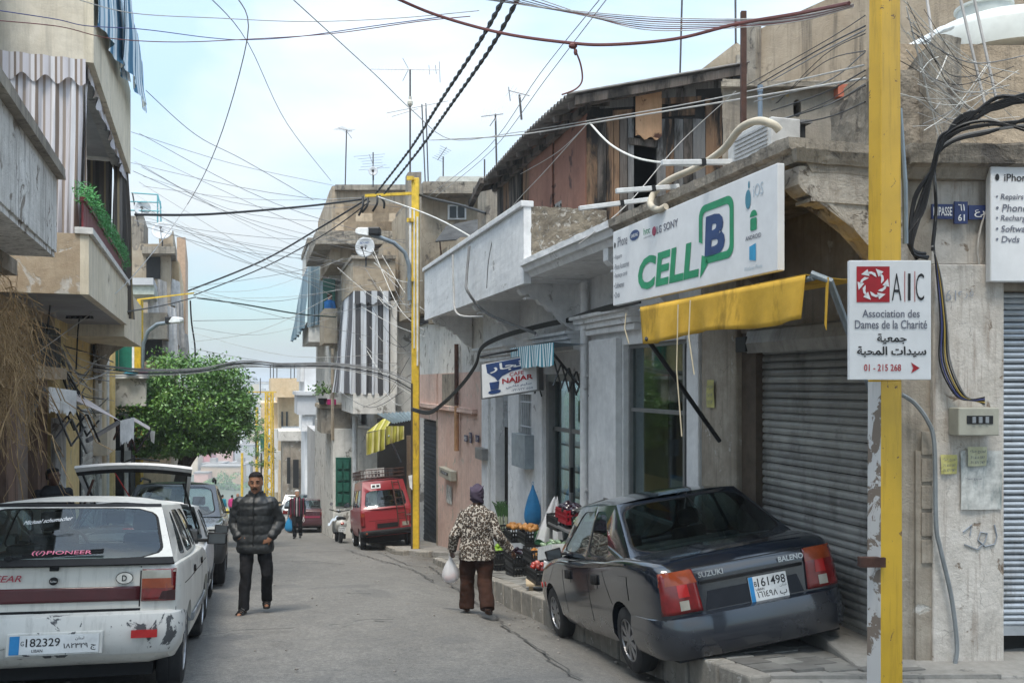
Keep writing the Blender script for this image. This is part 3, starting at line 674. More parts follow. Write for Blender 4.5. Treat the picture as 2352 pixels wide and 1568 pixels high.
# ================================================================== burnt wooden room on the roof
def woodmat(name, c1, c2, burn, amt, zc=3.2):
 if name in MATS: return MATS[name]
 m, nt, bs = base(name); v = coords(nt, 'pos', (9, 9, .7)); f = noise(nt, v, 3, 7, .7, .8)
 col = mixc(nt, ramp(nt, f, .3, .7), lin(c1), lin(c2))
 k = noise(nt, coords(nt, 'pos', (2.5, 2.5, .6)), 1.6, 5, .6, .4)
 col = mixc(nt, ramp(nt, k, .62-amt*.35, .70-amt*.25), col, lin(burn))
 nt.links.new(col, bs.inputs['Base Color']); bs.inputs['Roughness'].default_value = .85; bs.inputs['Specular IOR Level'].default_value = .2
 bumpn(nt, bs, f, .6, .012); MATS[name] = m; return m
WD = [woodmat('charred_wood', (.075, .06, .05), (.15, .13, .115), (.02, .018, .016), .42), woodmat('brown_wood', (.14, .08, .048), (.26, .165, .10), (.022, .019, .017), .5), woodmat('grey_wood', (.10, .10, .10), (.20, .195, .19), (.03, .028, .026), .3)]
PANELR = plaster('red_brown_panel', (.21, .095, .065), (.30, .15, .105), (.09, .045, .035), .2, .5, .8, .15, rough=.7)
PANELO = plaster('peach_panel', (.46, .27, .15), (.52, .33, .20), (.10, .045, .03), .22, .5, 1.2, .15, rough=.7)
sh = thing('wooden_shack', 'burnt wooden plank room with a corrugated roof above the white balcony', 'shack', RF.pt(hR(1347), -1, 1.8))
uc = hR(1347); Oc = V(RF.pt(uc, 0, 0)); sd = -nR
def sx(px, v=0):
 q = (px-CX)/FX; o = Oc-tR*v; return (q*o.y-o.x)/(sd.x-q*sd.y)
ST = lambda s, v, z: tuple(Oc+sd*s-tR*v+V((0, 0, z)))
sz = lambda px, py: (HZ-py)/FX*(Oc.y+sd.y*sx(px))
rz = lambda v: 4.22+.26*(.35-v)
edges = [1347, 1372, 1393, 1410, 1424, 1442, 1456]; edges2 = [1508, 1529, 1549, 1571, 1592, 1621, 1660]
def plank(a, c, zt, zb, mat, dv=0, name='plank'):
 b = B(ST); j = lambda: random.uniform(-.012, .012)
 b.hexa([(a+.006+j()*.5, dv-.03, zb), (c-.006, dv-.03, zb+j()*2), (c-.006, dv+j()*.6, zb+j()*2), (a+.006, dv+j()*.6, zb), (a+.006, dv-.03, zt+j()), (c-.006+j()*.5, dv-.03, zt+j()), (c-.006, dv+j()*.6, zt), (a+.006, dv+j()*.6, zt)])
 return b.build(name, mat, sh)
pal = [1, 1, 1, 1, 0, 0]; pal2 = [2, 1, 2, 0, 2, 1]
for i, (a, c) in enumerate(zip(edges, edges[1:])): plank(sx(a), sx(c), sz(a, 268), 1.82, WD[[1, 0, 1, 1, 0, 2][i]], random.uniform(-.015, .015))
for i, (a, c) in enumerate(zip(edges2, edges2[1:])): plank(sx(a), sx(c), sz(a, 272 if i < 5 else 225), 1.82, WD[pal2[i]], random.uniform(-.015, .015))
plank(sx(1442), sx(1510), sz(1480, 328)+.05, sz(1480, 328)-.05, WD[0], .03, 'lintel_board')
for k, (a, c, ya, yb, m) in enumerate(((1352, 1425, 245, 268, 1), (1380, 1456, 222, 248, 2), (1352, 1400, 222, 246, 0), (1428, 1456, 240, 262, 0), (1515, 1600, 205, 226, 2), (1520, 1610, 226, 240, 1), (1515, 1596, 240, 256, 0), (1520, 1598, 254, 268, 1), (1408, 1456, 254, 268, 1), (1545, 1660, 188, 206, 2), (1352, 1456, 205, 224, 0))):
 s0, s1 = sx(a), sx(c); d = .26*(s1-s0)*.55
 b = B(ST); za, zb_ = sz(a, ya), sz(a, yb); v0 = -.05+.03*(k % 3)
 b.hexa([(s0, v0-.03, zb_), (s1, v0-.03, zb_+d), (s1, v0, zb_+d), (s0, v0, zb_), (s0, v0-.03, za), (s1, v0-.03, za+d), (s1, v0, za+d), (s0, v0, za)]); b.build('board', WD[m], sh)
b = B(ST); b.grid(lambda a, c: (sx(1456)+(sx(1515)-sx(1456))*a, .06+.02*math.sin(a*3), sz(1485, 322)+.06*abs(a-.5)*(1-c)+.03*math.sin(a*14)*(1-c)+(sz(1485, 205)-sz(1485, 322))*c), 12, 8); b.build('hanging_panel', PANELO, sh, solid=.02)
b = B(RF.pt)
ufr = hR(1140)
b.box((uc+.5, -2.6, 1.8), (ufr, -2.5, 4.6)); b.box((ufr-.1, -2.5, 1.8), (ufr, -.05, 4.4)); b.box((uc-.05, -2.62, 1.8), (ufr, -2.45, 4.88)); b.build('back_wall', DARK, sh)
b = B(ST); b.box((sx(1349), -.09, 1.8), (sx(1452), -.05, rz(0)-.08)); b.box((sx(1400), -.092, 4.1), (sx(1452), -.052, rz(-.5)-.08)); b.box((sx(1510), -.09, 1.8), (sx(1660), -.05, rz(-1.15))); b.box((sx(1580), -.092, 4.2), (sx(1660), -.052, rz(-1.8))); b.box((sx(1452), -.09, sz(1480, 326)), (sx(1510), -.05, rz(-.8))); b.build('backing', DARK, sh)
def side(pa, pb, zb_, zt, mat, v=0.0, lean=0, name='panel'):
 b = B(RF.pt); a, c = hR(pa), hR(pb); b.hexa([(a, v-.03, zb_), (c, v-.03, zb_), (c, v, zb_), (a, v, zb_), (a+lean, v-.03, zt), (c, v-.03, zt-.03), (c, v, zt-.03), (a+lean, v, zt)]); return b.build(name, mat, sh)
side(1346, 1291, 1.8, 4.3, PANELR, .01); side(1270, 1215, 1.8, 4.28, PANELR, 0.005, .05); side(1292, 1270, 3.0, 4.28, PANELR, -.02)
b = B(RF.pt); a, c = hR(1289), hR(1272); b.box((a, -.06, 1.8), (c, -.02, 1.86)); b.box((a, -.06, 2.95), (c, -.02, 3.0)); b.box((a+(c-a)*.35, -.06, 1.86), (a+(c-a)*.5, -.02, 2.95)); b.build('window_frame', plain('grey_frame', (.25, .25, .24), .7), sh)
for pa, pb in ((1214, 1200), (1196, 1181), (1181, 1168), (1168, 1155), (1155, 1141)): side(pa, pb, 1.8 if pa != 1214 else 3.3, 4.25, WD[random.randrange(3)], -.01, 0, 'plank')
b = B(RF.pt); b.box((hR(1216), -.06, 1.8), (hR(1141), -.05, 4.2)); b.build('backing', DARK, sh)
# corrugated roof and its beams
ROOFM = plain('old_corrugated_sheet', (.16, .15, .14), .85, .1, .45, 5, bump=.3, dirt=(.22, .20, .18), dirt_amt=.4)
u0r, u1r = uc-.36, ufr+.35; wl = .15
b = B(RF.pt); nu = int((u1r-u0r)/wl*8)
b.grid(lambda a, c: (u0r+(u1r-u0r)*a, .42-3.0*c, rz(.42-3.0*c)+.032*math.sin(2*math.pi*(u1r-u0r)*a/wl)+.05*math.sin(a*5)*(1-c)-.10*a), nu, 6); b.build('corrugated_roof', ROOFM, sh, solid=.012, smooth=True)
b = B(RF.pt); b.hexa([(u0r+.03, .3, rz(.3)-.16), (u0r+.08, .3, rz(.3)-.16), (u0r+.08, -2.55, rz(-2.55)-.16), (u0r+.03, -2.55, rz(-2.55)-.16), (u0r+.03, .3, rz(.3)-.03), (u0r+.08, .3, rz(.3)-.03), (u0r+.08, -2.55, rz(-2.55)-.03), (u0r+.03, -2.55, rz(-2.55)-.03)]); b.build('fascia_board', WD[0], sh)
for k in range(9):
 b = B(RF.pt); u_ = uc-.2+k*(u1r-uc)/8.2; b.bar((u_, .36, rz(.36)-.13-.10*k/8), (u_, -1.2, rz(-1.2)-.11-.10*k/8), .06, .09); b.build('rafter', WD[0], sh)
b = B(RF.pt); b.bar((uc-.2, .05, 4.12), (ufr, .05, 4.02), .08, .12); b.build('wall_beam', WD[0], sh)
b = B(RF.pt); b.bar((u1r-.9, .44, 4.05), (u1r+.02, .46, 3.75), .1, .12); b.build('eave_gutter', WD[0], sh)
# ================================================================== houses behind the roofs on the right
def blk(par, name, mat, pl, pr, yt, yb, Y, depth, t=None, rgh=0, lv=3, bev=0, ytr=None):
 """a box whose near face spans the given columns/rows at distance Y, running back along the street"""
 t = t if t is not None else tR
 a, c = at(pl, yb, Y), at(pr, yb, Y); zt = (HZ-yt)/FX*Y; zt2 = zt if ytr is None else (HZ-ytr)/FX*Y; d = t*depth
 b = B(); p = [a, c, c+d, a+d]
 b.hexa([tuple(q) for q in p]+[(p[0].x, p[0].y, zt), (p[1].x, p[1].y, zt2), (p[2].x, p[2].y, zt2), (p[3].x, p[3].y, zt)])
 o = b.build(name, mat, par, bev=bev)
 if rgh: rough(o, rgh, lv)
 return o
th = thing('rear_house', 'tall tan house with a stained blank wall above the corner roof', 'house', (5, 13, -2))
b = B(); A_, C_ = V((.2795*14, 14, 0)), V((6.9, 9.3, 0)); dn = V((1.1, .7, 0)).normalized()*5
b.hexa([(A_.x, A_.y, -2), (C_.x, C_.y, -2), (C_.x+dn.x, C_.y+dn.y, -2), (A_.x+dn.x, A_.y+dn.y, -2), (A_.x, A_.y, 5.66), (C_.x, C_.y, 5.66), (C_.x+dn.x, C_.y+dn.y, 5.66), (A_.x+dn.x, A_.y+dn.y, 5.66)]); rough(b.build('wall', TANW, th), .03, 4)
b = B(); dd = (C_-A_).normalized()*.04; q = V((-.11, -.07, 0)); b.hexa([tuple(A_+q-dd*2+V((0, 0, 4.7))), tuple(A_+q+dd*3+V((0, 0, 4.7))), tuple(A_+dd*3+V((0, 0, 4.7))), tuple(A_-dd*2+V((0, 0, 4.7))), tuple(A_+q-dd*2+V((0, 0, 5.7))), tuple(A_+q+dd*3+V((0, 0, 5.7))), tuple(A_+dd*3+V((0, 0, 5.7))), tuple(A_-dd*2+V((0, 0, 5.7)))]); rough(b.build('corner_ledge', OLDC, th), .03, 3)
rr_ = thing('roof_room', 'low concrete roof room with an oval hole beside the burnt shack', 'roof room', at(1830, 300, 10.5))
def ringwall():
 Y = 10.5; pl, pr, yt, yb = 1662, 1990, 192, 330; cx_, cy_ = 1831, 249; b = B(); N = 48; out = []; inn = []
 for k in range(N):
  a = 2*math.pi*k/N; dx, dy = math.cos(a), math.sin(a)
  s = min(((pr-cx_) if dx > 0 else (cx_-pl))/max(abs(dx), 1e-6), ((yb-cy_) if dy > 0 else (cy_-yt))/max(abs(dy), 1e-6))
  out.append((cx_+dx*s, cy_+dy*s)); e = 1/(abs(dx/9)**3+abs(dy/20)**3)**(1/3); inn.append((cx_+dx*e, cy_+dy*e))
 for rings in ((out, inn),):
  P = [at(x, y, Y) for x, y in out]+[at(x, y, Y) for x, y in inn]+[at(x, y, Y)+V((0, .25, 0)) for x, y in inn]
  b.add([tuple(p) for p in P], [(i, (i+1) % N, N+(i+1) % N, N+i) for i in range(N)]+[(N+i, N+(i+1) % N, 2*N+(i+1) % N, 2*N+i) for i in range(N)])
 return b.build('wall', plaster('patchy_grey_render', (.26, .23, .19), (.36, .33, .28), (.42, .29, .11), .24, .6, 1.1, .6), rr_)
ringwall()
blk(rr_, 'inner_dark', DARK, 1700, 1960, 215, 330, 10.9, .3); blk(rr_, 'side_wall', OLDC, 1660, 1700, 182, 420, 10.45, .5, V((.3, 1, 0)), .04)
blk(rr_, 'roof', OLDC, 1655, 1925, 186, 199, 10.38, 3, V((.3, 1, 0)), .05, 4)
blk(rr_, 'opening', DARK, 1775, 1850, 283, 330, 10.35, .12); blk(rr_, 'sill_board', WD[2], 1738, 1866, 275, 283, 10.3, .2)
blk(rr_, 'brick', plain('red_brick', (.42, .13, .08), .9), 1925, 1965, 194, 222, 10.42, .1)
b = B(); b.tube([tuple(at(1746, 204, 10.3)), tuple(at(1746, 300, 10.3))], .028, 8); b.lathe([(.034, 0), (.034, .08)], 8, tuple(at(1746, 212, 10.3))); b.build('pipe', plain('blue_grey_pipe', (.16, .21, .27), .5), rr_, smooth=True)
lh = thing('stepped_house', 'pale concrete house with bare blocks behind the shack roof', 'house', (5, 18, 0))
b = B(); Y = 18; P = [at(1600, 168, Y), at(1692, 97, Y), at(1732, 130, Y), at(1760, 190, Y), at(1760, 420, Y), at(1600, 420, Y)]
b.prism([(p.x, p.z) for p in P], lambda a, c, d: (a, d, c), Y, Y+4); b.build('wall', BEIGE, lh)
BLKM = plain('grey_block', (.34, .30, .25), .9, var=.35, orand=.3); bm_ = B(); bm_.box((-.19, -.05, -.09), (.19, .05, .09)); me = None
for r in range(5):
 for c in range(2):
  p = at(1712+c*23+(r % 2)*8, 138+r*13, 17.95)
  if p.z > at(1712, 108+r*9, 17.95).z+9: continue
  if me is None: o = bm_.build('concrete_block', BLKM, lh); me = o.data; o.location = p-V(OFF[lh.name]); [setattr(q, 'co', q.co+V(OFF[lh.name])) for q in me.vertices]
  else: piece('concrete_block', me, lh, p)
# ================================================================== salmon house and what rises behind it
pk = thing('salmon_house', 'salmon pink house with white upper wall behind the yellow pole', 'house', RF.pt(hR(1060), 0, -4.2))
c0, c1 = hR(1110)+.01, hR(1004); c2 = hR(958)
z0 = -6
b = B(RF.pt); b.box((c0, -.3, z0), (c1, -.02, zR(1060, 855))); b.build('wall', PINKW, pk)
b = B(RF.pt); b.box((c0, -.32, zR(1060, 855)+.003), (c2, -.04, 1.75)); b.build('upper_wall', WHITE2, pk)
b = B(RF.pt); b.box((c0+.6, -.1, zR(1060, 940)-.06), (c2+.2, .10, zR(1060, 940)+.05)); rough(b.build('ledge', PINKW, pk), .05, 4)
b = B(RF.pt); b.box((hR(1050), -.06, zR(1035, 935)), (hR(1018), .03, zR(1035, 858))); rough(b.build('stained_block', OLDC, pk), .02, 3)
b = B(RF.pt); b.box((c0, -.3, 1.75), (c2+.4, .06, 1.9)); b.build('dark_lintel', plain('lintel_black', (.05, .05, .055), .8), pk)
b = B(RF.pt); b.box((c1+.003, -.5, z0), (c1+.22, -.02, zR(1000, 962))); b.build('jamb', BEIGE, pk)
b = B(RF.pt); b.box((c1+.22, -.4, zR(980, 962)), (c2, -.03, zR(1060, 855))); b.build('shop_lintel', PINKW, pk)
shutter(pk, (tR, nR, RO), c1+.23, c2, -.22, zR(980, 962), -4.75, .13, plain('dark_blue_shutter', (.06, .075, .09), .5, .4, .4, 4))
b = B(RF.pt); b.box((c1, -.5, z0), (c2, -.3, 1.5)); b.build('shutter_backing', DARK, pk)
blk(pk, 'upper_block', BEIGE, 1058, 1118, 545, 720, 20.6, 4, rgh=.03)
blk(pk, 'concrete_pillar', OLDC, 938, 968, 395, 715, 23.8, .5, rgh=.03)
blk(pk, 'rear_wall', BEIGE, 960, 1160, 440, 720, 25, 5, rgh=.03)
blk(pk, 'window_frame', plain('white_frame', (.7, .7, .7), .5), 1029, 1071, 470, 504, 24.93, .06)
blk(pk, 'window', WIN_D, 1033, 1048, 474, 500, 24.9, .02); blk(pk, 'window', WIN_D, 1052, 1067, 474, 500, 24.9, .02)
blk(pk, 'roof_wall', OLDC, 972, 1150, 417, 444, 24.4, 5, rgh=.03); blk(pk, 'pale_shed', plain('pale_sheet_metal', (.5, .5, .46), .6), 1010, 1120, 405, 420, 25.5, 2)
blk(pk, 'near_pillar', OLDC, 1117, 1146, 432, 620, 20, .8, rgh=.02)
b = B(); P = [at(1000, 555, 22), at(1025, 520, 23.5), at(1118, 500, 23.5), at(1118, 545, 22)]; b.quad([tuple(p) for p in P]); b.build('sagging_tarp', plain('black_tarp', (.05, .05, .05), .8, var=.6, scale=3), pk, solid=.03)
for x in (1010, 1050, 1095):
 b = B(); b.tube([tuple(at(x, 552, 22.1)), tuple(at(x+8, 640, 22.3))], .02, 5); b.build('tarp_prop', RUST, pk)
# ================================================================== house with the striped curtain, and the ones beyond it
def house(nm, label, px, Y): return thing(nm, label, 'house', at(px, HZ-slope(Y)*FX/Y, Y))
dh = house('curtain_house', 'brown topped house with grey and white striped balcony curtains', 905, 28.5)
blk(dh, 'wall', WHITE2, 893, 1010, 590, 1290, 28.6, 9); blk(dh, 'upper_wall', BEIGE, 880, 1000, 560, 720, 28.5, 6, rgh=.02)
blk(dh, 'top_storey', TANW, 762, 948, 427, 602, 30.5, 7, rgh=.05)
blk(dh, 'roof_parapet', OLDC, 770, 945, 424, 436, 30.3, .3); blk(dh, 'broken_ledge', OLDC, 725, 905, 530, 560, 29.6, 6, rgh=.08, lv=4)
BLOCKM = plain('tan_block', (.42, .31, .20), .9, var=.3, orand=.3)
bb = B(); bb.box((-.285, -.06, -.155), (.285, .06, .155)); me = None
for r in range(4):
 for c in range(9):
  p = at(790+c*19+(r % 2)*9, 480+r*20, 30.2)
  if c in (2, 6) and r == 1: continue
  if me is None: o = bb.build('concrete_block', BLOCKM, dh); me = o.data; o.location = p-V(OFF[dh.name]); [setattr(q, 'co', q.co+V(OFF[dh.name])) for q in me.vertices]
  else: piece('concrete_block', me, dh, p)
blk(dh, 'balcony_parapet', BEIGE, 811, 908, 592, 668, 28, 3.9, rgh=.03); blk(dh, 'parapet_cap', OLDC, 807, 910, 586, 594, 27.9, 4.1)
blk(dh, 'balcony_parapet', WHITE2, 811, 908, 903, 950, 28, 3.9, rgh=.015); blk(dh, 'back_wall', BEIGE, 870, 900, 668, 903, 29.5, 3)
blk(dh, 'corner_post', WHITE2, 896, 912, 690, 905, 28.1, .2)
GST = stripes('grey_stripe_cloth', ['#4b4b4e', '#c3c6cb'], [.18, .18], frame=(1, .0, 0), kind='pos', dirt=.25)
GST2 = stripes('grey_stripe_cloth_side', ['#56565a', '#c3c6cb'], [.2, .2], frame=(tR.x, tR.y, 0), kind='pos', dirt=.25)
def cloth(P00, P10, P01, P11, mat, nm, par, amp=.05, waves=6, nv=10, nrm=None, flare=0, seed=0):
 """hanging sheet: P00-P10 is the top edge, P01-P11 the bottom edge"""
 P = [V(p) for p in (P00, P10, P01, P11)]; N = V(nrm) if nrm is not None else (P[1]-P[0]).cross(P[2]-P[0]).normalized(); rnd = random.Random(seed); ph = [rnd.uniform(0, 6) for _ in range(4)]
 def f(a, c):
  p = P[0]*(1-a)*(1-c)+P[1]*a*(1-c)+P[2]*(1-a)*c+P[3]*a*c
  w = math.sin(a*waves*6.283+ph[0])+.5*math.sin(a*waves*2.3*6.283+ph[1]+c*1.5)+.35*math.sin(c*7+ph[2]+a*4)
  return tuple(p+N*(amp*w*(.25+.75*c)+flare*c*c))
 b = B(); b.grid(f, max(12, int(waves*10)), nv); return b.build(nm, mat, par, smooth=True)
Cn = lambda px, py, Y=28: at(px, py, Y)
dS = tR*3.7
cu = cloth(Cn(813, 668), Cn(895, 668), Cn(806, 905), Cn(893, 908), GST, 'curtain', None, .035, 5); tag(cu, 'broad grey and white striped curtain closing the balcony end', 'curtain')
k_ = at(813, 668, 28); cu2 = cloth(k_, k_+dS, k_+V((-.12, 0, -3.3)), k_+dS+V((-.3, 0, -3.3)), GST2, 'curtain', None, .07, 8); tag(cu2, 'folded grey and white striped curtain along the street side of the balcony', 'curtain')
b = B(); N = 40
for i in range(2):
 pass
b.grid(lambda a, c: tuple(at(812+84*a, 668+(26+5*abs(math.sin(a*15)))*c, 27.9)), 40, 2); b.build('valance', GST, cu)
# blue curtained balcony beyond, with a woman on the small one
eh = house('blue_balcony_house', 'house with a blue grey curtained balcony past the striped curtains', 760, 34)
blk(eh, 'wall', WHITE2, 757, 830, 600, 1100, 34.2, 8); blk(eh, 'upper_balcony', WHITE2, 709, 770, 556, 612, 36, 5, rgh=.04); blk(eh, 'balcony_parapet', WHITE2, 709, 760, 735, 785, 36, 5, rgh=.03)
blk(eh, 'roof_edge', OLDC, 706, 772, 546, 558, 35.8, 5.2, rgh=.05)
BLC = stripes('blue_grey_cloth', ['#6f8490', '#8ea1ab', '#5d7482'], [.22, .16, .12], frame=(1, .2, 0), kind='pos', dirt=.3)
q = at(709, 608, 35.9); cu = cloth(q, at(757, 604, 35.9), at(706, 752, 35.9), at(752, 740, 35.9), BLC, 'curtain', None, .05, 4); tag(cu, 'blue grey curtain on the near end of the far balcony', 'curtain')
cu = cloth(q, q+tR*4.6, q+V((-.25, 0, -2.6)), q+tR*4.6+V((-.5, 0, -3.0)), BLC, 'curtain', None, .08, 5); tag(cu, 'blue grey curtain along the street side of the far balcony', 'curtain')
blk(eh, 'small_balcony', BEIGE, 745, 775, 708, 788, 32, 2.4, rgh=.03); blk(eh, 'door', plain('green_door', (.02, .11, .08), .6), 742, 770, 640, 735, 34.0, .1)
b = B(); b.tube([tuple(at(764, 800, 31.5)), tuple(at(764, 1010, 31.5))], .06, 8); b.build('downpipe', BEIGE, eh)
# row further down the hill
fh = house('grey_balcony_house', 'weathered house with an overgrown concrete balcony over a green door', 800, 31)
blk(fh, 'wall', WHITE2, 765, 900, 985, 1300, 31.5, 10); blk(fh, 'balcony', OLDC, 738, 805, 935, 995, 32, 2.2, rgh=.05); blk(fh, 'balcony_cap', BEIGE, 733, 806, 928, 937, 31.9, 2.4)
GRD = plain('dark_green_door', (.015, .10, .07), .5)
blk(fh, 'door', GRD, 771, 806, 1050, 1162, 31.45, .08)
for k in range(4):
 blk(fh, 'door_panel', GRD, 775, 786, 1056+k*26, 1076+k*26, 31.38, .06); blk(fh, 'door_panel', GRD, 790, 802, 1056+k*26, 1076+k*26, 31.38, .06)
b = B(); b.tube([tuple(at(815, 955, 30.8)), tuple(at(815, 1200, 30.8))], .09, 10); b.build('downpipe', plain('pale_pipe', (.55, .57, .58), .5), fh, smooth=True)
blk(fh, 'door', plain('grey_door', (.30, .30, .31), .6), 738, 750, 1000, 1200, 42.3, .1); blk(fh, 'side_wall', plaster('smudged_grey_wall', (.36, .35, .34), (.52, .51, .50), (.5, .38, .32), .15, .6, .8), 722, 764, 990, 1215, 42.5, 6)
blk(fh, 'shuttered_window', plain('dark_shutter', (.10, .10, .10), .6), 738, 746, 1010, 1110, 42.2, .06); blk(fh, 'shuttered_window', plain('dark_shutter', (.10, .10, .10), .6), 752, 760, 1010, 1120, 42.2, .06)
gh = house('white_balcony_house', 'pale house with a light grey parapet and sheets hung below it', 700, 50)
blk(gh, 'wall', plain('bright_white_wall', (.68, .69, .70), .9, scale=.6), 700, 765, 840, 1220, 51, 7); blk(gh, 'balcony', plain('pale_grey_wall', (.50, .51, .53), .9, scale=.6), 683, 735, 905, 952, 50, 4); blk(gh, 'balcony_cap', plain('pale_grey_wall', (.50, .51, .53), .9), 679, 738, 899, 907, 49.8, 4.3)
blk(gh, 'roof_terrace_wall', plain('bright_white_wall', (.68, .69, .70), .9), 690, 745, 838, 876, 52, 5); blk(gh, 'hung_sheet', plain('white_sheet', (.75, .75, .76), .9), 693, 718, 955, 990, 50.2, .05); blk(gh, 'lower_balcony', WHITE2, 640, 720, 990, 1012, 55, 4)
blk(gh, 'stone_wall', STONE, 650, 722, 1012, 1200, 55.2, 5, rgh=.05); blk(gh, 'shutter_leaf', BLACK, 659, 667, 1050, 1110, 54.9, .05); blk(gh, 'shutter_leaf', BLACK, 673, 686, 1055, 1120, 54.9, .05)
ih = house('cream_house', 'cream house with a jutting boxy roof balcony down the street', 630, 62)
blk(ih, 'wall', CREAM, 640, 690, 905, 1200, 64, 12); blk(ih, 'roof_balcony', CREAM, 622, 690, 868, 912, 60, 8); blk(ih, 'balcony', WHITE2, 650, 700, 985, 1010, 60, 5)
for x in (646, 657): blk(ih, 'window', WIN_D, x, x+4, 945, 990, 63.9, .1)
jh = house('distant_white_house', 'narrow white house with a balcony box at the bottom of the street', 615, 66)
blk(jh, 'wall', plain('bright_white_wall', (.68, .69, .70), .9), 618, 640, 985, 1130, 66, 8); blk(jh, 'balcony', plain('bright_white_wall', (.68, .69, .70), .9), 596, 616, 1030, 1055, 66, 4); blk(jh, 'upper_wall', CREAM, 600, 640, 925, 985, 67, 8)
blk(jh, 'awning', GRD, 598, 612, 1005, 1030, 65.6, 2)
for (x, y, Y, h_) in ((632, 1036, 60, 14), (627, 1058, 60, 14)):
 o = blk(None, 'air_conditioner', plain('ac_white', (.62, .62, .60), .5), x, x+13, y, y+h_+6, Y, .4); tag(o, ['upper', 'lower'][y > 1050]+' air conditioner on the far cream wall', 'air conditioner', 'air conditioners down the street')
# ================================================================== left: balcony houses
hL = lambda px, v=0: LF.hit(px, v)
zL = lambda px, py, v=0: LF.hit(px, v, py)[1]
tL, nL = LF.t, LF.n
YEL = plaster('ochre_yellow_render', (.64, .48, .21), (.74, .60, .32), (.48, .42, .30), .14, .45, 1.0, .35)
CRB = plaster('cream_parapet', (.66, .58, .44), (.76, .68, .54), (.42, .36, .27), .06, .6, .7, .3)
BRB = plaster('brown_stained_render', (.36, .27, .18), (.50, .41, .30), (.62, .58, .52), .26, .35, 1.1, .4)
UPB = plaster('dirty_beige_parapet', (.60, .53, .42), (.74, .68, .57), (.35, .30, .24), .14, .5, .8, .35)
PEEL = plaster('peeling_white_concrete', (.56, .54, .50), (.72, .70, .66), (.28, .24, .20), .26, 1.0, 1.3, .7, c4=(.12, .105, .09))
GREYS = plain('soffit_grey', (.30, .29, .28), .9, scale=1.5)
lb = thing('balcony_house', 'yellow house with cream balconies hung with striped curtains', 'house', LF.pt(hL(160), 0, -3.2))
vo = 1.03; ua_, ub_ = hL(204, vo), hL(292, vo)
b = B(LF.pt); b.box((ua_, vo-.1, 1.12), (ub_, vo, 1.88)); b.build('balcony_parapet', CRB, lb)
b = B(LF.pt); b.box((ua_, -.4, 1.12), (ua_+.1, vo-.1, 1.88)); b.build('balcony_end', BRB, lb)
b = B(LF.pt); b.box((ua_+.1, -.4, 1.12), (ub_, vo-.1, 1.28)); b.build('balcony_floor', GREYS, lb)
b = B(LF.pt); b.box((ua_-.03, vo-.16, 1.88), (ub_+.02, vo+.05, 1.96)); rough(b.build('parapet_cap', WHITE2, lb), .015, 3)
b = B(LF.pt); b.box((ub_+.02, .0, .9), (hL(325, vo-.05), vo-.05, 1.9)); b.build('far_balcony', CRB, lb)
ua2, ub2 = hL(215, vo), hL(300, vo)
b = B(LF.pt); b.box((ua2, vo-.12, 4.22), (ub2, vo, 5.9)); b.build('upper_parapet', CRB, lb)
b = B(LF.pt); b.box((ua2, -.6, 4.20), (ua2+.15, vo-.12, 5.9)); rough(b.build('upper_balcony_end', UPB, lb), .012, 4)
b = B(LF.pt); b.box((ua2+.15, -.5, 4.36), (ub2, vo-.12, 4.5)); b.build('upper_floor', plain('white_ceiling', (.60, .60, .60), .9, scale=1.5), lb)
b = B(LF.pt); b.box((ua2+.15, vo-.3, 4.24), (ub2-.1, vo-.12, 4.36)); b.build('edge_beam', WHITE2, lb)
b = B(LF.pt); b.box((ua2-.6, -.5, 1.2), (ub2+.3, -.12, 6.2)); b.build('inner_wall', plain('grey_inner_wall', (.34, .34, .34), .9), lb)
b = B(LF.pt); b.box((hL(126), -.3, -6), (hL(252), 0, 1.12)); b.build('wall', YEL, lb)
b = B(LF.pt); b.box((hL(182), -.05, -5), (hL(208), .03, zL(195, 940))); b.build('shutter_backing', DARK, lb)
SHW = plain('stained_white_slat', (.56, .55, .51), .6, orand=.25, var=.4, scale=3, dirt=(.12, .11, .1), dirt_amt=.6)
shutter(lb, (tL, nL, V(LF.pt(0, 0, 0))), hL(183), hL(207), .045, zL(195, 945), -4.6, .14, SHW)
shutter(lb, (tL, nL, V(LF.pt(0, 0, 0))), hL(210), hL(232), .045, zL(220, 1055), -5.2, .14, SHW)
for px, w_, m, zt in ((214, .10, PEEL, 1.0), (228, .08, CRB, 1.0), (236, .07, plain('pale_pipe', (.55, .57, .58), .5), 1.0), (245, .13, YEL, 1.0), (121, .12, PEEL, zL(121, 960))):
 b = B(LF.pt); b.tube([(hL(px), .09, -6), (hL(px), .09, zt)], w_, 8); b.build('downpipe' if px > 130 else 'peeled_post', m, lb, smooth=True)
b = B(LF.pt); b.box((hL(212), .0, zL(222, 1040)), (hL(234), .32, zL(222, 985))); b.build('meter_cupboard', UPB, lb, bev=.01)
# ragged plaster swag under the far part of the balcony
b = B(LF.pt); u_ = hL(262, .5)
b.grid(lambda a, c: (u_+(hL(318, .9)-u_)*a, .1+.85*a*.8*(1-c)+.1*c, 1.05-(.25+.8*(1-a)*c)*c-.05*math.sin(a*23)), 24, 8); rough(b.build('torn_soffit', OLDC, lb, solid=.06), .05, 1)
b = B(LF.pt)
for px in (150, 205):
 pass
# vent / louvre window
b = B(LF.pt); uA, uB = hL(66), hL(126)
for k in range(16): b.box((uA+(uB-uA)*k/16, .05, zL(95, 842)), (uA+(uB-uA)*(k+.6)/16, .1, zL(95, 745)))
o = b.build('louvre_shutter', plain('louvre_black', (.03, .03, .032), .6), lb); o['kind'] = 'stuff'
b = B(LF.pt); b.box((hL(62), 0, zL(95, 870)), (hL(133), .14, zL(95, 842))); b.build('window_sill', BRB, lb)
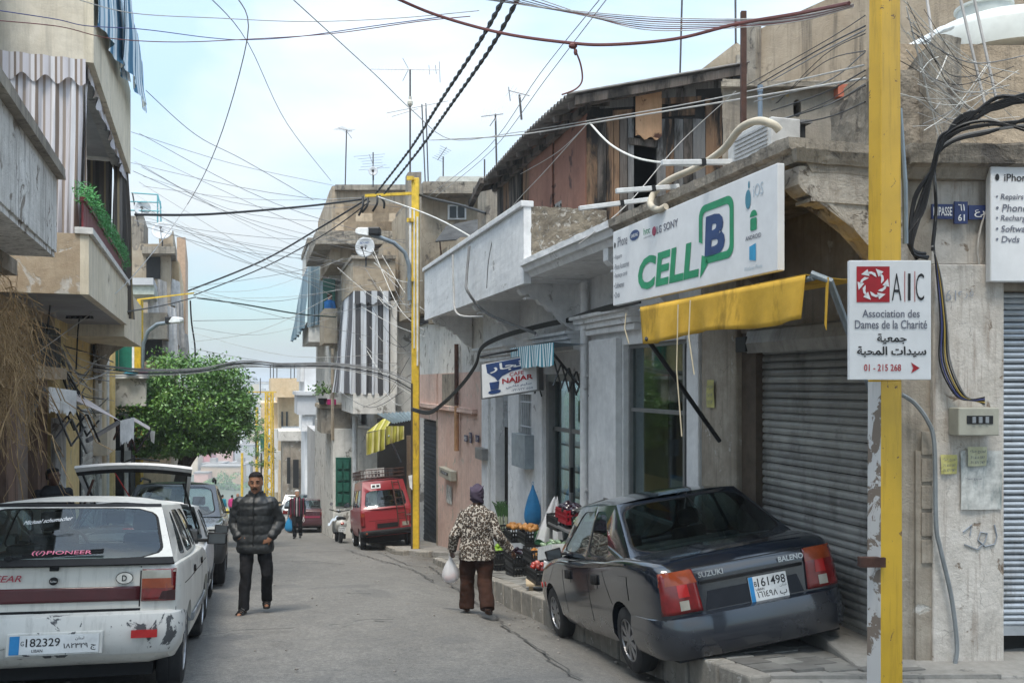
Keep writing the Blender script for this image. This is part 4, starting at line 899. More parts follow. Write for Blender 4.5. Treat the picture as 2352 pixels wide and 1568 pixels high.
# ground floor of the near shop: dark bays between brown timber posts
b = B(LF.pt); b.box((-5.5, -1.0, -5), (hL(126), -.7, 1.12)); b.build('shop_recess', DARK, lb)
b = B(LF.pt); b.box((-5.5, -.7, .05), (hL(126), -.0, 1.12)); b.build('shop_lintel', BRB, lb)
WOODP = woodmat('brown_post_wood', (.14, .085, .06), (.22, .145, .11), (.07, .045, .035), .2)
for pa, pb, m, v in ((15, 40, WOODP, 0), (41, 64, plain('pale_brown_post', (.20, .145, .115), .7, var=.4, scale=3), 0), (96, 117, WOODP, -.05), (-30, -4, WOODP, 0)):
 b = B(LF.pt); b.box((hL(pa), -.25, -5), (hL(pb), v, .05)); b.build('timber_post', m, lb, bev=.01)
for pa, pb in ((65, 77), (78, 91), (-3, 11)):
 b = B(LF.pt); b.box((hL(pa), -.3, -5), (hL(pb), -.22, -.1)); b.build('folding_shutter', plain('grey_folding_shutter', (.12, .125, .13), .5, .3), lb, bev=.01)
# striped curtains of the balcony
TST = stripes('taupe_stripe_cloth', ['#95897f', '#c2bec2', '#aaa3a1', '#d2cfd1', '#7d7066', '#c0bcbf'], [.032, .055, .022, .045, .03, .04], frame=(1, .1, 0), kind='pos', dirt=.25)
TST2 = stripes('dark_stripe_cloth', ['#5d5650', '#9b8a6c', '#77716c', '#4e4a47'], [.09, .04, .05, .07], frame=(1, .4, 0), kind='pos', dirt=.3)
un = ua2-.05
cu = cloth(LF.pt(un, -.25, 4.2), LF.pt(un, .93, 4.2), LF.pt(un-.12, -.2, 1.75), LF.pt(un-.06, .85, 1.65), TST, 'curtain', None, .05, 5, 14, seed=3); tag(cu, 'long taupe and white striped curtain closing the near end of the left balcony', 'curtain')
b = B(); b.grid(lambda a, c: LF.pt(un-.07+.02*math.sin(a*30), -.25+1.2*a, 4.21-(.30+.05*math.sin(a*28))*c), 50, 3); b.build('scalloped_valance', TST, cu)
b = B(); b.grid(lambda a, c: LF.pt(ua2+.1+(ub2-ua2-.2)*a, .95+.03*c*math.sin(a*90), 4.24-(.20+.05*math.sin(a*70))*c), 90, 2); b.build('side_valance', TST, cu)
b = B(); b.grid(lambda a, c: LF.pt(un+.02+.55*a, .93-.02*a+.04*math.sin(a*9+c*3)*c-.12*a*c, 4.2-2.4*c+.4*a*c), 16, 12); b.build('gathered_edge', TST, cu, smooth=True)
cu = cloth(LF.pt(ub2-.6, -.1, 4.3), LF.pt(ub2-.6, .75, 4.3), LF.pt(ub2-.6, -.1, 1.3), LF.pt(ub2-.6, .7, 1.5), TST2, 'curtain', None, .03, 4, seed=2); tag(cu, 'brown striped curtain in the shade at the far end of the left balcony', 'curtain')
cu = cloth(LF.pt(ub2-.65, .75, 4.3), LF.pt(ub2-.1, .98, 4.3), LF.pt(ub2-.75, .75, 1.6), LF.pt(ub2+.25, 1.03, 1.3), TST2, 'curtain', None, .07, 3, seed=5); tag(cu, 'dark striped curtain tied back at the outer corner of the left balcony', 'curtain')
rl = thing('balcony_railing', 'maroon slatted railing on the cream balcony parapet', 'railing', LF.pt(ua_, .98, 1.96)); MAR = plain('maroon_paint', (.16, .025, .03), .5)
for k in range(38):
 if k == 0:
  b = B(LF.pt); b.box((ua_+.05, .94, 1.96), (ua_+.17, .965, 2.36)); o = b.build('slat', MAR, rl); me = o.data
 else: piece('slat', me, rl, V(OFF[rl.name])+tL*((ub_-ua_-.1)/38*k))
b = B(LF.pt); b.box((ua_+.03, .92, 2.30), (ub_-.02, .985, 2.35)); b.build('top_rail', MAR, rl)
b = B(LF.pt); rnd = random.Random(4)
for i in range(2600):
 a = rnd.random(); u_ = ua_-.15+(ub_-ua_+.1)*a; an = rnd.uniform(0, 6.28); r_ = .13*math.sqrt(rnd.random()); x, z = r_*math.cos(an), r_*math.sin(an)
 c = V((u_, .98+x, 2.40+z-.10*(a > .93))); d1 = V((rnd.uniform(-1, 1), rnd.uniform(-1, 1), rnd.uniform(-1, 1))).normalized()*.05; d2 = d1.orthogonal().normalized()*.008
 b.quad([tuple(c-d2), tuple(c+d2), tuple(c+d1+d2*.4), tuple(c+d1-d2*.4)])
tag(b.build('garland', [plain('tinsel_green', (.06, .26, .06), .6, var=.7, scale=14, bump=0)]), 'bright green artificial garland lying along the maroon balcony railing', 'garland')
BLS = stripes('blue_stripe_cloth', ['#3f6f8d', '#c9d6de', '#8fb0c4', '#e3e9ec', '#5786a2'], [.16, .10, .05, .13, .07], frame=(-.34, .94, 0), kind='pos', dirt=.3)
def bluecl(pa, pb, za, zb_, v, nm, lab, seed):
 u0_, u1_ = hL(pa, v), hL(pb, v); c = cloth(LF.pt(u0_, v-.02, 6.6), LF.pt(u1_, v-.02, 6.6), LF.pt(u0_, v, za), LF.pt(u1_, v+.06, zb_), BLS, nm, None, .05, 2.5, seed=seed); tag(c, lab, 'curtain')
bluecl(232, 284, 4.75, 5.15, 1.12, 'curtain', 'bunched blue and white striped curtain over the upper left balcony edge', 1)
bluecl(286, 329, 5.05, 5.55, 1.25, 'curtain', 'blue striped curtain hanging straight at the far corner of the upper left balcony', 2)
# near concrete balcony
nb = thing('near_balcony', 'peeling white concrete balcony at the left edge of the picture', 'balcony', LF.pt(hL(60, .78), .3, 1.5)); v1 = .78; uq = hL(130, v1)
b = B(LF.pt); b.box((-8, v1-.14, 1.52), (uq, v1, 2.38)); rough(b.build('parapet', PEEL, nb), .02, 4)
b = B(LF.pt); b.box((-8, v1-.2, 2.38), (uq+.05, v1+.09, 2.50)); rough(b.build('coping', OLDC, nb), .015, 4)
b = B(LF.pt); b.box((-8, -.5, 1.46), (uq-.02, v1-.02, 1.53)); rough(b.build('floor', PEEL, nb), .03, 3)
b = B(LF.pt); b.box((uq-.15, -.4, 1.52), (uq-.003, v1-.14, 2.36)); b.build('end_wall', PEEL, nb)
b = B(LF.pt); b.box((-8, -.5, 1.28), (hL(40, .3), .3, 1.46)); b.build('beam', OLDC, nb)
# further left houses
l3 = thing('green_shutter_house', 'ochre house with green shutters and a small white balcony behind the tree', 'house', LF.pt(hL(270), 0, -5))
b = B(LF.pt); b.box((hL(252)+.01, -.3, -7.5), (hL(330), -.02, 1.6)); b.build('wall', YEL, l3)
blk(l3, 'small_balcony', WHITE2, 252, 336, 868, 932, 24, 1.6, tL, .015); blk(l3, 'balcony_cap', plain('bright_white_wall', (.68, .69, .70), .9), 251, 339, 860, 869, 23.9, 1.75, tL)
for k, (x0, x1) in enumerate(((258, 272), (273, 303))): blk(l3, 'green_shutter', plain('green_shutter', (.01, .13, .09), .5), x0, x1, 752, 852, 25.4+k*.1, .06, tL)
blk(l3, 'window_frame', plain('white_frame', (.7, .7, .7), .5), 303, 308, 745, 856, 25.5, .06, tL); blk(l3, 'shop_front', DARK, 250, 300, 955, 1140, 24.6, 4, tL)
for x in (286, 262): blk(l3, 'grey_cupboard', GREYP, x, x+14, 1035, 1080, 24.2, .2, tL)
b = B(); b.tube([tuple(at(290, 950, 24.3)), tuple(at(290, 1250, 24.3))], .06, 8); b.build('downpipe', plain('pale_pipe', (.55, .57, .58), .5), l3)
l4 = thing('tall_grey_house', 'tall dirty grey house with washing hung balconies above the tree', 'house', at(340, 1250, 33));
blk(l4, 'wall', BEIGE, 290, 392, 560, 1150, 33, 12, tL); blk(l4, 'roof_room', OLDC, 296, 330, 496, 575, 33, 3, tL, .04); blk(l4, 'roof_room', BEIGE, 365, 398, 530, 640, 35, 6, tL, .04)
blk(l4, 'roof_slab', OLDC, 326, 402, 566, 582, 32.4, 12, tL, .04); blk(l4, 'opening', DARK, 336, 368, 590, 640, 32.95, .1, tL); blk(l4, 'balcony', plain('pale_grey_wall', (.50, .51, .53), .9), 300, 352, 638, 654, 29, 3.2, tL)
blk(l4, 'balcony_underside', plain('pale_underside', (.42, .45, .40), .9), 302, 354, 654, 676, 29.1, 3.0, tL); blk(l4, 'balcony', OLDC, 318, 384, 718, 778, 30.5, 3, tL, .03); blk(l4, 'opening', DARK, 326, 372, 778, 830, 31, .1, tL)
blk(l4, 'striped_wall', CREAM, 386, 412, 600, 790, 34, 10, tL); blk(l4, 'far_wall', plain('brick_buff', (.42, .29, .2), .9), 406, 426, 545, 830, 45, 10, tL)
WSH = [plain('washing_white', (.62, .61, .60), .9), plain('washing_grey', (.40, .38, .36), .9)]
for k, (xa, ya, xb, yb) in enumerate(((338, 662, 362, 780), (362, 640, 384, 800), (384, 700, 404, 840), (404, 690, 422, 790), (396, 640, 414, 700), (410, 760, 432, 850))):
 c = cloth(at(xa, ya, 31+k*.6), at(xb, ya+8, 31.5+k*.6), at(xa-2, yb, 31+k*.6), at(xb+5, yb+12, 31.5+k*.6), WSH[k % 2], 'hanging_cloth', None, .06, 2, seed=k)
 tag(c, ['off white cloth hung beside the dark opening of the tall grey house', 'grey cloth on the tall grey house balcony', 'white cloth hanging lowest but one over the tree', 'grey cloth at the outer corner of the tall grey house', 'short white cloth under the tall grey house roof', 'grey cloth trailing lowest into the tree'][k], 'cloth')
# small pots and tub on the white balcony, plants and red cloth on the far one
b = B(); p = at(330, 860, 23.7); b.lathe([(.10, 0), (.15, .17), (.16, .17), (.15, .155), (.0, .15)], 14, tuple(p)); tag(b.build('tub', plain('pink_plastic', (.75, .22, .35), .4)), 'pink plastic tub on the small white balcony', 'tub')
b = B(); p = at(300, 861, 23.8); b.sphere((p.x, p.y, p.z+.04), (.22, .1, .05), 10); tag(b.build('cloth_bundle', plain('teal_cloth', (.03, .22, .28), .9)), 'teal cloth bundle beside the pink tub on the balcony', 'cloth')
pp = at(741, 928, 31.8); pt_ = thing('potted_plant', 'leafy potted plant on the overgrown concrete balcony', 'plant', pp)
b = B(); b.lathe([(.12, 0), (.17, .22), (.0, .21)], 10, tuple(pp)); b.build('pot', BLACK, pt_); b = B(); rnd = random.Random(3)
for i in range(160):
 c = pp+V((rnd.gauss(0, .2), rnd.gauss(0, .12), .35+abs(rnd.gauss(0, .18)))); d = V((rnd.uniform(-1, 1), rnd.uniform(-1, 1), rnd.uniform(-.3, 1))).normalized()*.12; e = d.orthogonal().normalized()*.035
 b.quad([tuple(c), tuple(c+d*.5+e), tuple(c+d), tuple(c+d*.5-e)])
LEAFL = plain('young_leaf', (.09, .17, .04), .5, var=.6, scale=9, bump=0)
b.build('leaves', LEAFL, pt_)
o = blk(None, 'blanket', plain('magenta_cloth', (.5, .02, .16), .9), 752, 772, 917, 929, 31.8, .5); tag(o, 'magenta blanket laid over the concrete balcony edge', 'blanket')
# ================================================================== tree
tr = thing('street_tree', 'dense round evergreen street tree leaning over the parked cars on the left', 'tree', at(396, HZ-slope(25)*FX/25, 25))
TRK = plain('tree_bark', (.06, .045, .035), .9, var=.5, scale=5, bump=.6)
base_t = V(OFF[tr.name]); cc = at(446, 938, 25.2)
b = B(); b.tube([tuple(base_t-V((0, 0, .2))), tuple(base_t+V((.05, 0, 1.0))), tuple(base_t+V((.2, .05, 1.9))), tuple(base_t+V((.3, .1, 2.6)))], [.26, .2, .17, .14], 9)
rnd = random.Random(21); tips = []
for k in range(13):
 a = rnd.uniform(0, 6.28); tip = cc+V((math.cos(a)*rnd.uniform(.4, 1.4), math.sin(a)*rnd.uniform(.4, 1.2), rnd.uniform(-.8, 1.1))); st = base_t+V((.25, .08, rnd.uniform(1.9, 2.6)))
 b.tube([tuple(st), tuple(st.lerp(tip, .5)+V((0, 0, -.1))), tuple(tip)], [.08, .045, .015], 6)
b.build('trunk', TRK, tr, smooth=True)
def leafm(name, c):
 if name in MATS: return MATS[name]
 m, nt, bs = base(name); geo = nt.nodes.new('ShaderNodeNewGeometry'); f = noise(nt, geo.outputs['Position'], 7, 3, .6)
 col = mixc(nt, ramp(nt, f, .3, .7), tuple(x*.55 for x in c), c); col = mixc(nt, geo.outputs['Random Per Island'], col, mixc(nt, .5, col, (c[0]*1.5, c[1]*1.25, c[2])))
 nt.links.new(col, bs.inputs['Base Color']); bs.inputs['Roughness'].default_value = .42; bs.inputs['Specular IOR Level'].default_value = .45
 bs.inputs['Transmission Weight'].default_value = 0
 MATS[name] = m; return m
LEAF = [leafm('ficus_leaf', (.105, .235, .055)), leafm('ficus_leaf_young', (.14, .28, .05))]
def crown(par, c, rads, clumps, per, leaf, seed, mats, nm='crown'):
 rnd = random.Random(seed); b = B(); rx, ry, rz_ = rads
 for k in range(clumps):
  d = V((rnd.gauss(0, 1), rnd.gauss(0, 1), rnd.gauss(0, 1))).normalized()
  r = .55+.47*rnd.random()**.6; bump = 1+.12*math.sin(d.x*5+d.z*4)+.08*math.sin(d.z*9+1)
  flat = .62 if d.z < -.35 else 1
  cl = c+V((d.x*rx*r*bump, d.y*ry*r*bump, d.z*rz_*r*bump*flat)); young = rnd.random() < .12 and d.z > -.1; cr = rnd.uniform(.13, .27)*min(rads)/1.5
  for i in range(per):
   o = V((rnd.gauss(0, 1), rnd.gauss(0, 1), rnd.gauss(0, .8)))*cr*.62; p = cl+o
   ax = (o.normalized()*.7+V((rnd.uniform(-1, 1), rnd.uniform(-1, 1), rnd.uniform(-.9, .5)))*.7).normalized()*leaf*rnd.uniform(.7, 1.25); sd_ = ax.cross(V((rnd.uniform(-1, 1), rnd.uniform(-1, 1), rnd.uniform(.2, 1)))).normalized()*leaf*.27
   b.quad([tuple(p), tuple(p+ax*.45+sd_), tuple(p+ax), tuple(p+ax*.45-sd_)], m=1 if young else 0)
 return b.build(nm, mats, par, norm=False)
crown(tr, cc, (1.72, 1.5, 1.52), 640, 44, .105, 5, LEAF)
crown(tr, cc+V((-.9, -.2, -1.0)), (.75, .7, .6), 70, 42, .105, 6, LEAF, 'lower_bough'); crown(tr, cc+V((.1, -.1, -.95)), (1.35, 1.2, .62), 170, 42, .105, 7, LEAF, 'lower_bough')
for i, (x, y, Y, rr, lab) in enumerate(((600, 1040, 58, (.9, .9, 1.9), 'climbing shrub beside the yellow lattice pylon'), (588, 990, 60, (.8, .8, 1.2), 'leafy shrub on the left of the lattice pylon'), (530, 1112, 362, (9, 6, 5), 'round tree at the foot of the hillside town'), (482, 1118, 360, (5, 4, 3.5), 'small tree left of the tan hillside block'))):
 q = at(x, y, Y); t_ = thing('shrub' if Y < 100 else 'hill_tree', lab, 'shrub' if Y < 100 else 'tree', q-V((0, 0, rr[2])))
 crown(t_, q, rr, 40, 26, .14 if Y < 100 else 1.0, 30+i, LEAF); b = B(); b.tube([tuple(q-V((0, 0, rr[2]*1.6))), tuple(q)], .06 if Y < 100 else .3, 6); b.build('trunk', TRK, t_)
# dry creeper hanging over the near shop
b = B(); rnd = random.Random(8)
for i in range(560):
 px, py = rnd.gauss(12, 30), rnd.gauss(750, 65); v_ = rnd.uniform(.02, .55)
 if px > 75: continue
 u_ = LF.hit(px, v_); z = zL(px, py, v_); pts = [(u_, v_, z)]; dz = rnd.uniform(.12, .35); du = rnd.gauss(0, .12); dv = rnd.gauss(0, .06)
 for k in range(rnd.randint(3, 7)):
  l_ = pts[-1]; pts.append((l_[0]+du+rnd.gauss(0, .10), l_[1]+dv+rnd.gauss(0, .05), l_[2]-dz*rnd.uniform(.1, 1.2)+rnd.gauss(0, .06)))
 b.tube([LF.pt(*p) for p in pts], rnd.choice((.0014, .002, .003, .003, .0055)), 4, T=lambda x, y, z: (x, y, z))
o = b.build('dry_creeper', plain('dry_straw', (.36, .24, .12), .9, var=.5, scale=9, bump=0)); tag(o, 'mass of dry brown creeper stems hanging over the near left shop', 'creeper'); o['kind'] = 'stuff'
# ================================================================== vehicles
from mathutils.bvhtree import BVHTree
TYRE = plain('tyre_rubber', (.022, .022, .023), .85, kind='obj', bump=.3, dirt=(.07, .065, .06), dirt_amt=.3)
RIMM = plain('alloy_silver', (.36, .36, .37), .35, .8, .2, 5, kind='obj', dirt=(.12, .11, .10), dirt_amt=.4)
TRIM = plain('black_trim', (.012, .012, .013), .6, kind='obj', bump=.2, spec=.2)
PLAST = plain('grey_plastic', (.05, .052, .055), .6, kind='obj')
SEAT = plain('seat_cloth', (.045, .047, .05), .9, kind='obj')
CARGL = glass('car_glass', (.62, .72, .72), 1.6); HATGL = glass('clear_hatch_glass', (.82, .90, .89), 1.4)
CARGL2 = glass('tinted_car_glass', (.40, .50, .50), 1.8)
REDL = plain('red_lens', (.16, .006, .007), .18, var=.5, scale=9, kind='obj', bump=0, spec=.6, coat=.5)
REDB = plain('bright_red_lens', (.36, .012, .012), .2, kind='obj', bump=0, coat=.5)
AMB = plain('amber_lens', (.24, .042, .010), .2, var=.4, kind='obj', bump=0, coat=.5)
CLR = plain('clear_lens', (.30, .29, .25), .15, var=.3, kind='obj', bump=0, coat=.6)
PLW = plain('plate_white', (.62, .63, .63), .5, kind='obj', bump=0); PLB = plain('plate_blue', (.02, .20, .45), .5, kind='obj', bump=0)
INK = plain('black_print', (.012, .012, .014), .6, kind='obj', bump=0)
MIRG = plain('mirror_dark', (.03, .035, .04), .1, kind='obj', bump=0, coat=.5)
CHROME = plain('dull_chrome', (.5, .5, .5), .25, .9, .15, kind='obj', bump=0)
def cr(xs, x):
 for i in range(len(xs)-1):
  if x <= xs[i+1][0]: break
 a, b_ = xs[i], xs[i+1]; t = (x-a[0])/(b_[0]-a[0]); p0 = xs[max(i-1, 0)]; p3 = xs[min(i+2, len(xs)-1)]; out = []
 for k in range(1, len(a)):
  m0 = (b_[k]-p0[k])/max(b_[0]-p0[0], 1e-6)*(b_[0]-a[0]); m1 = (p3[k]-a[k])/max(p3[0]-a[0], 1e-6)*(b_[0]-a[0])
  t2, t3 = t*t, t*t*t; out.append((2*t3-3*t2+1)*a[k]+(t3-2*t2+t)*m0*.8+(-2*t3+3*t2)*b_[k]+(t3-t2)*m1*.8)
 return out
def chaik(p, n=2):
 for _ in range(n):
  q = []
  for i in range(len(p)):
   a, b_ = p[i], p[(i+1) % len(p)]; q += [(a[0]*.88+b_[0]*.12, a[1]*.88+b_[1]*.12), (a[0]*.12+b_[0]*.88, a[1]*.12+b_[1]*.88)]
  p = q
 return p
def raypoly(poly, c, d):
 best = 0
 for i in range(len(poly)):
  (x1, y1), (x2, y2) = poly[i], poly[(i+1) % len(poly)]; ex, ey = x2-x1, y2-y1; den = d[0]*ey-d[1]*ex
  if abs(den) < 1e-12: continue
  t = ((x1-c[0])*ey-(y1-c[1])*ex)/den; s = ((x1-c[0])*d[1]-(y1-c[1])*d[0])/den
  if t > 0 and -1e-6 <= s <= 1+1e-6: best = max(best, t)
 return best
def make_car(P, name, label, cat, group=None):
 root = thing(name, label, cat, local=True, group=group)
 st = P['st']; PT = P['paint']; g = P['gh']; b = B(); rings = []; Lh = st[-1][0]; x0 = st[0][0]; N = 46
 xs = [x0+(Lh-x0)*(.5-.5*math.cos(math.pi*i/N)) for i in range(N+1)]
 ed = P.get('edge', .04)
 for x in xs:
  zb, zt, w = cr(st, x); h = zt-zb
  half = [(0, zb), (.75*w, zb), (.93*w, zb+.03), (.985*w, zb+.12*h+.03), (w, zb+.38*h), (1.004*w, zb+.55*h), (w, zb+.72*h), (.982*w, zt-ed*1.6), (.965*w, zt-ed*.6), (.93*w, zt-.004), (.85*w, zt+.012), (.45*w, zt+.024), (0, zt+.028)]
  rings.append([(x, y, z) for y, z in half]+[(x, -y, z) for y, z in half[-2:0:-1]])
 b.loft(rings); n_ = len(rings[0])
 for k, f in enumerate(b.f):
  c = [sum(b.v[i][j] for i in f)/len(f) for j in range(3)]
  if len(f) == 4 and g['br'][0]+.1 < c[0] < g['bf'][0]-.12 and abs(c[1]) < g['wb']*.88 and c[2] > cr(st, min(max(c[0], x0), Lh))[1]-.002: b.m[k] = 1
 body = b.build('body', [PT, SEAT], root, smooth=False)
 for wx in (P['xr'], P['xf']):
  for s in (-1, 1):
   q = B(); q.lathe([(P['r']+.055, -.14), (P['r']+.055, .5)], 28, (wx, s*(P['W']/2-.13)-(0 if s > 0 else 0), P['r']), axis='y') if s > 0 else q.lathe([(P['r']+.055, -.5), (P['r']+.055, .14)], 28, (wx, s*(P['W']/2-.13), P['r']), axis='y')
   cu_ = q.build('cutter', TRIM, None, org=(0, 0, 0)); mo = body.modifiers.new('arch', 'BOOLEAN'); mo.object = cu_; mo.operation = 'DIFFERENCE'; mo.solver = 'EXACT'
   me = bpy.data.meshes.new_from_object(body.evaluated_get(bpy.context.evaluated_depsgraph_get())); body.modifiers.clear(); old = body.data; body.data = me; bpy.data.objects.remove(cu_); bpy.data.meshes.remove(old)
 body.data.polygons.foreach_set('use_smooth', [True]*len(body.data.polygons)); body.data.set_sharp_from_angle(angle=R(34))
 wn_ = body.modifiers.new('even_shading', 'WEIGHTED_NORMAL'); wn_.keep_sharp = True; wn_.weight = 100
 bm = bmesh.new(); bm.from_mesh(body.data); tree = BVHTree.FromBMesh(bm); bm.free()
 # greenhouse
 H = P['H']; br, bf, rr, rf, wb_, wr = g['br'], g['bf'], g['rr'], g['rf'], g['wb'], g['wr']; hz = H-.07; ge = g.get('ge', .02)
 gw = lambda x: wb_-.05*max(0, (x-.3))
 cor = {'rear': [(br[0], wb_*.94, br[1]), (br[0], -wb_*.94, br[1]), (rr, -wr, hz), (rr, wr, hz)], 'front': [(bf[0], -gw(bf[0])*.92, bf[1]), (bf[0], gw(bf[0])*.92, bf[1]), (rf, wr, hz), (rf, -wr, hz)],
           'left': [(br[0], wb_*.94, br[1]), (bf[0], gw(bf[0])*.92, bf[1]), (rf, wr, hz), (rr, wr, hz)], 'right': [(br[0], -wb_*.94, br[1]), (bf[0], -gw(bf[0])*.92, bf[1]), (rf, -wr, hz), (rr, -wr, hz)]}
 bul = {'rear': (-.07, 0, .0), 'front': (.09, 0, 0), 'left': (0, .055, 0), 'right': (0, -.055, 0)}
 def face(side):
  c = [V(p) for p in cor[side]]; u = V(bul[side]); gx = P.get('belt_z')
  def F(s, t, off=0):
   p = c[0]*(1-s)*(1-t)+c[1]*s*(1-t)+c[2]*s*t+c[3]*(1-s)*t
   k = (s*(1-s)*4) if side in ('rear', 'front') else (math.sin(math.pi*min(max(s, 0), 1))**.6*(1-t)*.9+t*(1-t)*.5)
   if side in ('left', 'right') and gx: p = p+V((0, 0, (gx(p.x)-(br[1]*(1-s)+bf[1]*s))*(1-t)))
   return p+u*k+u.normalized()*off
  return F
 parts = {}
 for side in ('rear', 'front', 'left', 'right'):
  F = face(side); cells = g[side if side in ('rear', 'front') else 'side']; b = B(); names = {'rear': 'rear_window', 'front': 'windscreen'}
  fr = None; pans = []
  for (s0, s1, poly) in cells:
   poly = chaik(poly, 2); cx_ = sum(p[0] for p in poly)/len(poly); cy_ = sum(p[1] for p in poly)/len(poly); rect = [(s0, 0), (s1, 0), (s1, 1), (s0, 1)]; M_ = 72; o, i1, i2 = [], [], []
   angs = sorted([2*math.pi*k/M_ for k in range(M_)]+[math.atan2(y-cy_, x-cx_) % (2*math.pi) for x, y in rect])
   for a in angs:
    d = (math.cos(a), math.sin(a)); ro, ri = raypoly(rect, (cx_, cy_), d), raypoly(poly, (cx_, cy_), d)
    o.append(F(cx_+d[0]*ro, cy_+d[1]*ro)); i1.append(F(cx_+d[0]*ri, cy_+d[1]*ri, .002)); ri2 = ri-(.016 if side in ('rear', 'front') else .013); i2.append(F(cx_+d[0]*ri2, cy_+d[1]*ri2, -.006))
   K = len(angs); b.add([tuple(p) for p in o+i1+i2], [(k, (k+1) % K, K+(k+1) % K, K+k) for k in range(K)]); b.m = b.m
   b.f += [(len(b.v)-3*K+K+k, len(b.v)-3*K+K+(k+1) % K, len(b.v)-3*K+2*K+(k+1) % K, len(b.v)-3*K+2*K+k) for k in range(K)]; b.m += [1]*K
   pans.append(i2)
  fr = b.build('pillars' if side in ('left', 'right') else names[side]+'_frame', [PT, TRIM], root, smooth=True, norm=False)
  for pn in pans:
   q = B(); c = sum((V(p) for p in pn), V())/len(pn)
   if (V(pn[0])-c).cross(V(pn[len(pn)//4])-c).dot(V(bul[side])) < 0: pn = pn[::-1]
   q.add([tuple(p) for p in pn]+[tuple(c+V(bul[side])*.0)], [(k, (k+1) % len(pn), len(pn)) for k in range(len(pn))])
   parts.setdefault(side, []).append(q.build(names.get(side, 'side_window'), P.get('glass', CARGL), root, smooth=True, norm=False))
 b = B(); nx, ny = 12, 10; cs = .07
 def roof(a, c):
  s = c*2-1; x = rr+(rf-rr)*a; ea = math.sin(math.pi*a)**.5 if 0 < a < 1 else 0
  return (x, wr*s, hz+(H-hz)*(1-abs(s)**3.2)*(.35+.65*ea)+0)
 b.grid(roof, nx, ny); b.build('roof', PT, root, smooth=True)
 def conform(corners, side, mat, nm, par=root, off=.006, n=6, thick=0):
  """patch lying on the body; corners are (a,b): (y,z) for front/rear, (x,z) for left/right, (x,y) for top"""
  D = {'rear': V((1, 0, 0)), 'front': V((-1, 0, 0)), 'left': V((0, -1, 0)), 'right': V((0, 1, 0)), 'top': V((0, 0, -1))}[side]
  def f(s, t):
   c = corners; a = c[0][0]*(1-s)*(1-t)+c[1][0]*s*(1-t)+c[2][0]*s*t+c[3][0]*(1-s)*t; z = c[0][1]*(1-s)*(1-t)+c[1][1]*s*(1-t)+c[2][1]*s*t+c[3][1]*(1-s)*t
   o = {'rear': V((-4, a, z)), 'front': V((4, a, z)), 'left': V((a, 3, z)), 'right': V((a, -3, z)), 'top': V((a, z, 3))}[side]
   h = tree.ray_cast(o, D)[0]; h = h if h else o+D*(4 if side in ('rear', 'front') else 3)
   if side in ('rear',) and h.x > x0+.6: h.x = x0+.6
   return tuple(h-D*off)
  b = B(); b.grid(f, n, n); return b.build(nm, mat, par, smooth=True, solid=thick)
 root_parts = dict(body=body, conform=conform, tree=tree, face=face, panes=parts)
 # wheels
 r = P['r']
 def wheel(x, y, s):
  b = B(); hw = P.get('tw', .095)
  b.lathe([(r*.60, -hw*.8), (r*.66, -hw*.98), (r*.88, -hw), (r*.97, -hw*.85), (r, -hw*.6), (r, -hw*.08), (r*.985, -hw*.06), (r*.985, hw*.06), (r, hw*.08), (r, hw*.6), (r*.97, hw*.85), (r*.88, hw), (r*.66, hw*.98), (r*.60, hw*.8)], 30, (x, y, r), axis='y')
  t = b.build('wheel', TYRE, root, smooth=True); b = B(); e = s*hw
  prof = [(r*.62, -e*.6), (r*.64, e*.92), (r*.60, e*.97), (r*.57, e*.55), (r*.2, e*.75), (r*.13, e*.95), (.001, e*.98)]
  b.lathe(prof, 28, (x, y, r), axis='y')
  for k in range(P.get('spokes', 9)):
   a = 2*math.pi*k/P.get('spokes', 9); ca, sa = math.cos(a), math.sin(a); w_ = r*.055
   p = [(r*.16, -w_), (r*.58, -w_*1.3), (r*.58, w_*1.3), (r*.16, w_)]
   pts = [(x+ca*q-sa*t_, y+e*.6, r+sa*q+ca*t_) for q, t_ in p]+[(x+ca*q-sa*t_, y+e*.9, r+sa*q+ca*t_) for q, t_ in p]
   b.hexa(pts)
  b.build('rim', P.get('rimm', RIMM), t); return t
 for wx in (P['xr'], P['xf']):
  for s in (-1, 1): wheel(wx, s*(P['W']/2-P.get('tw', .095)-.015), s)
 b = B(); b.box((x0+.35, -P['W']/2+.2, .16), (Lh-.3, P['W']/2-.2, .34)); b.box((P['xr']-.06, -P['W']/2+.1, r-.05), (P['xr']+.06, P['W']/2-.1, r+.05)); b.build('underbody', TRIM, root)
 if P.get('inside', True):
  zb_ = min(br[1], bf[1]); xs_ = P.get('seats', (-.1, -.85))
  for x_, nm in ((xs_[0], 'front_seat'),):
   for s in (-1, 1):
    b = B(); b.loft([[(x_+.06, s*.36-.2, zb_-.1), (x_-.06, s*.36-.2, zb_-.1), (x_-.06, s*.36+.2, zb_-.1), (x_+.06, s*.36+.2, zb_-.1)], [(x_-.06, s*.36-.18, zb_+.16), (x_-.15, s*.36-.18, zb_+.16), (x_-.15, s*.36+.18, zb_+.16), (x_-.06, s*.36+.18, zb_+.16)]]); b.box((x_-.16, s*.36-.11, zb_+.18), (x_-.08, s*.36+.11, zb_+.34)); b.build(nm, SEAT, root, bev=.03)
  b = B(); b.box((xs_[1]-.1, -.55, zb_-.1), (xs_[1]+.04, .55, zb_+.10)); b.build('rear_seat', SEAT, root, bev=.03)
  b = B(); b.box((bf[0]-.55, -.6, zb_-.05), (bf[0]-.15, .6, zb_+.03)); b.build('dashboard', PLAST, root, bev=.03)
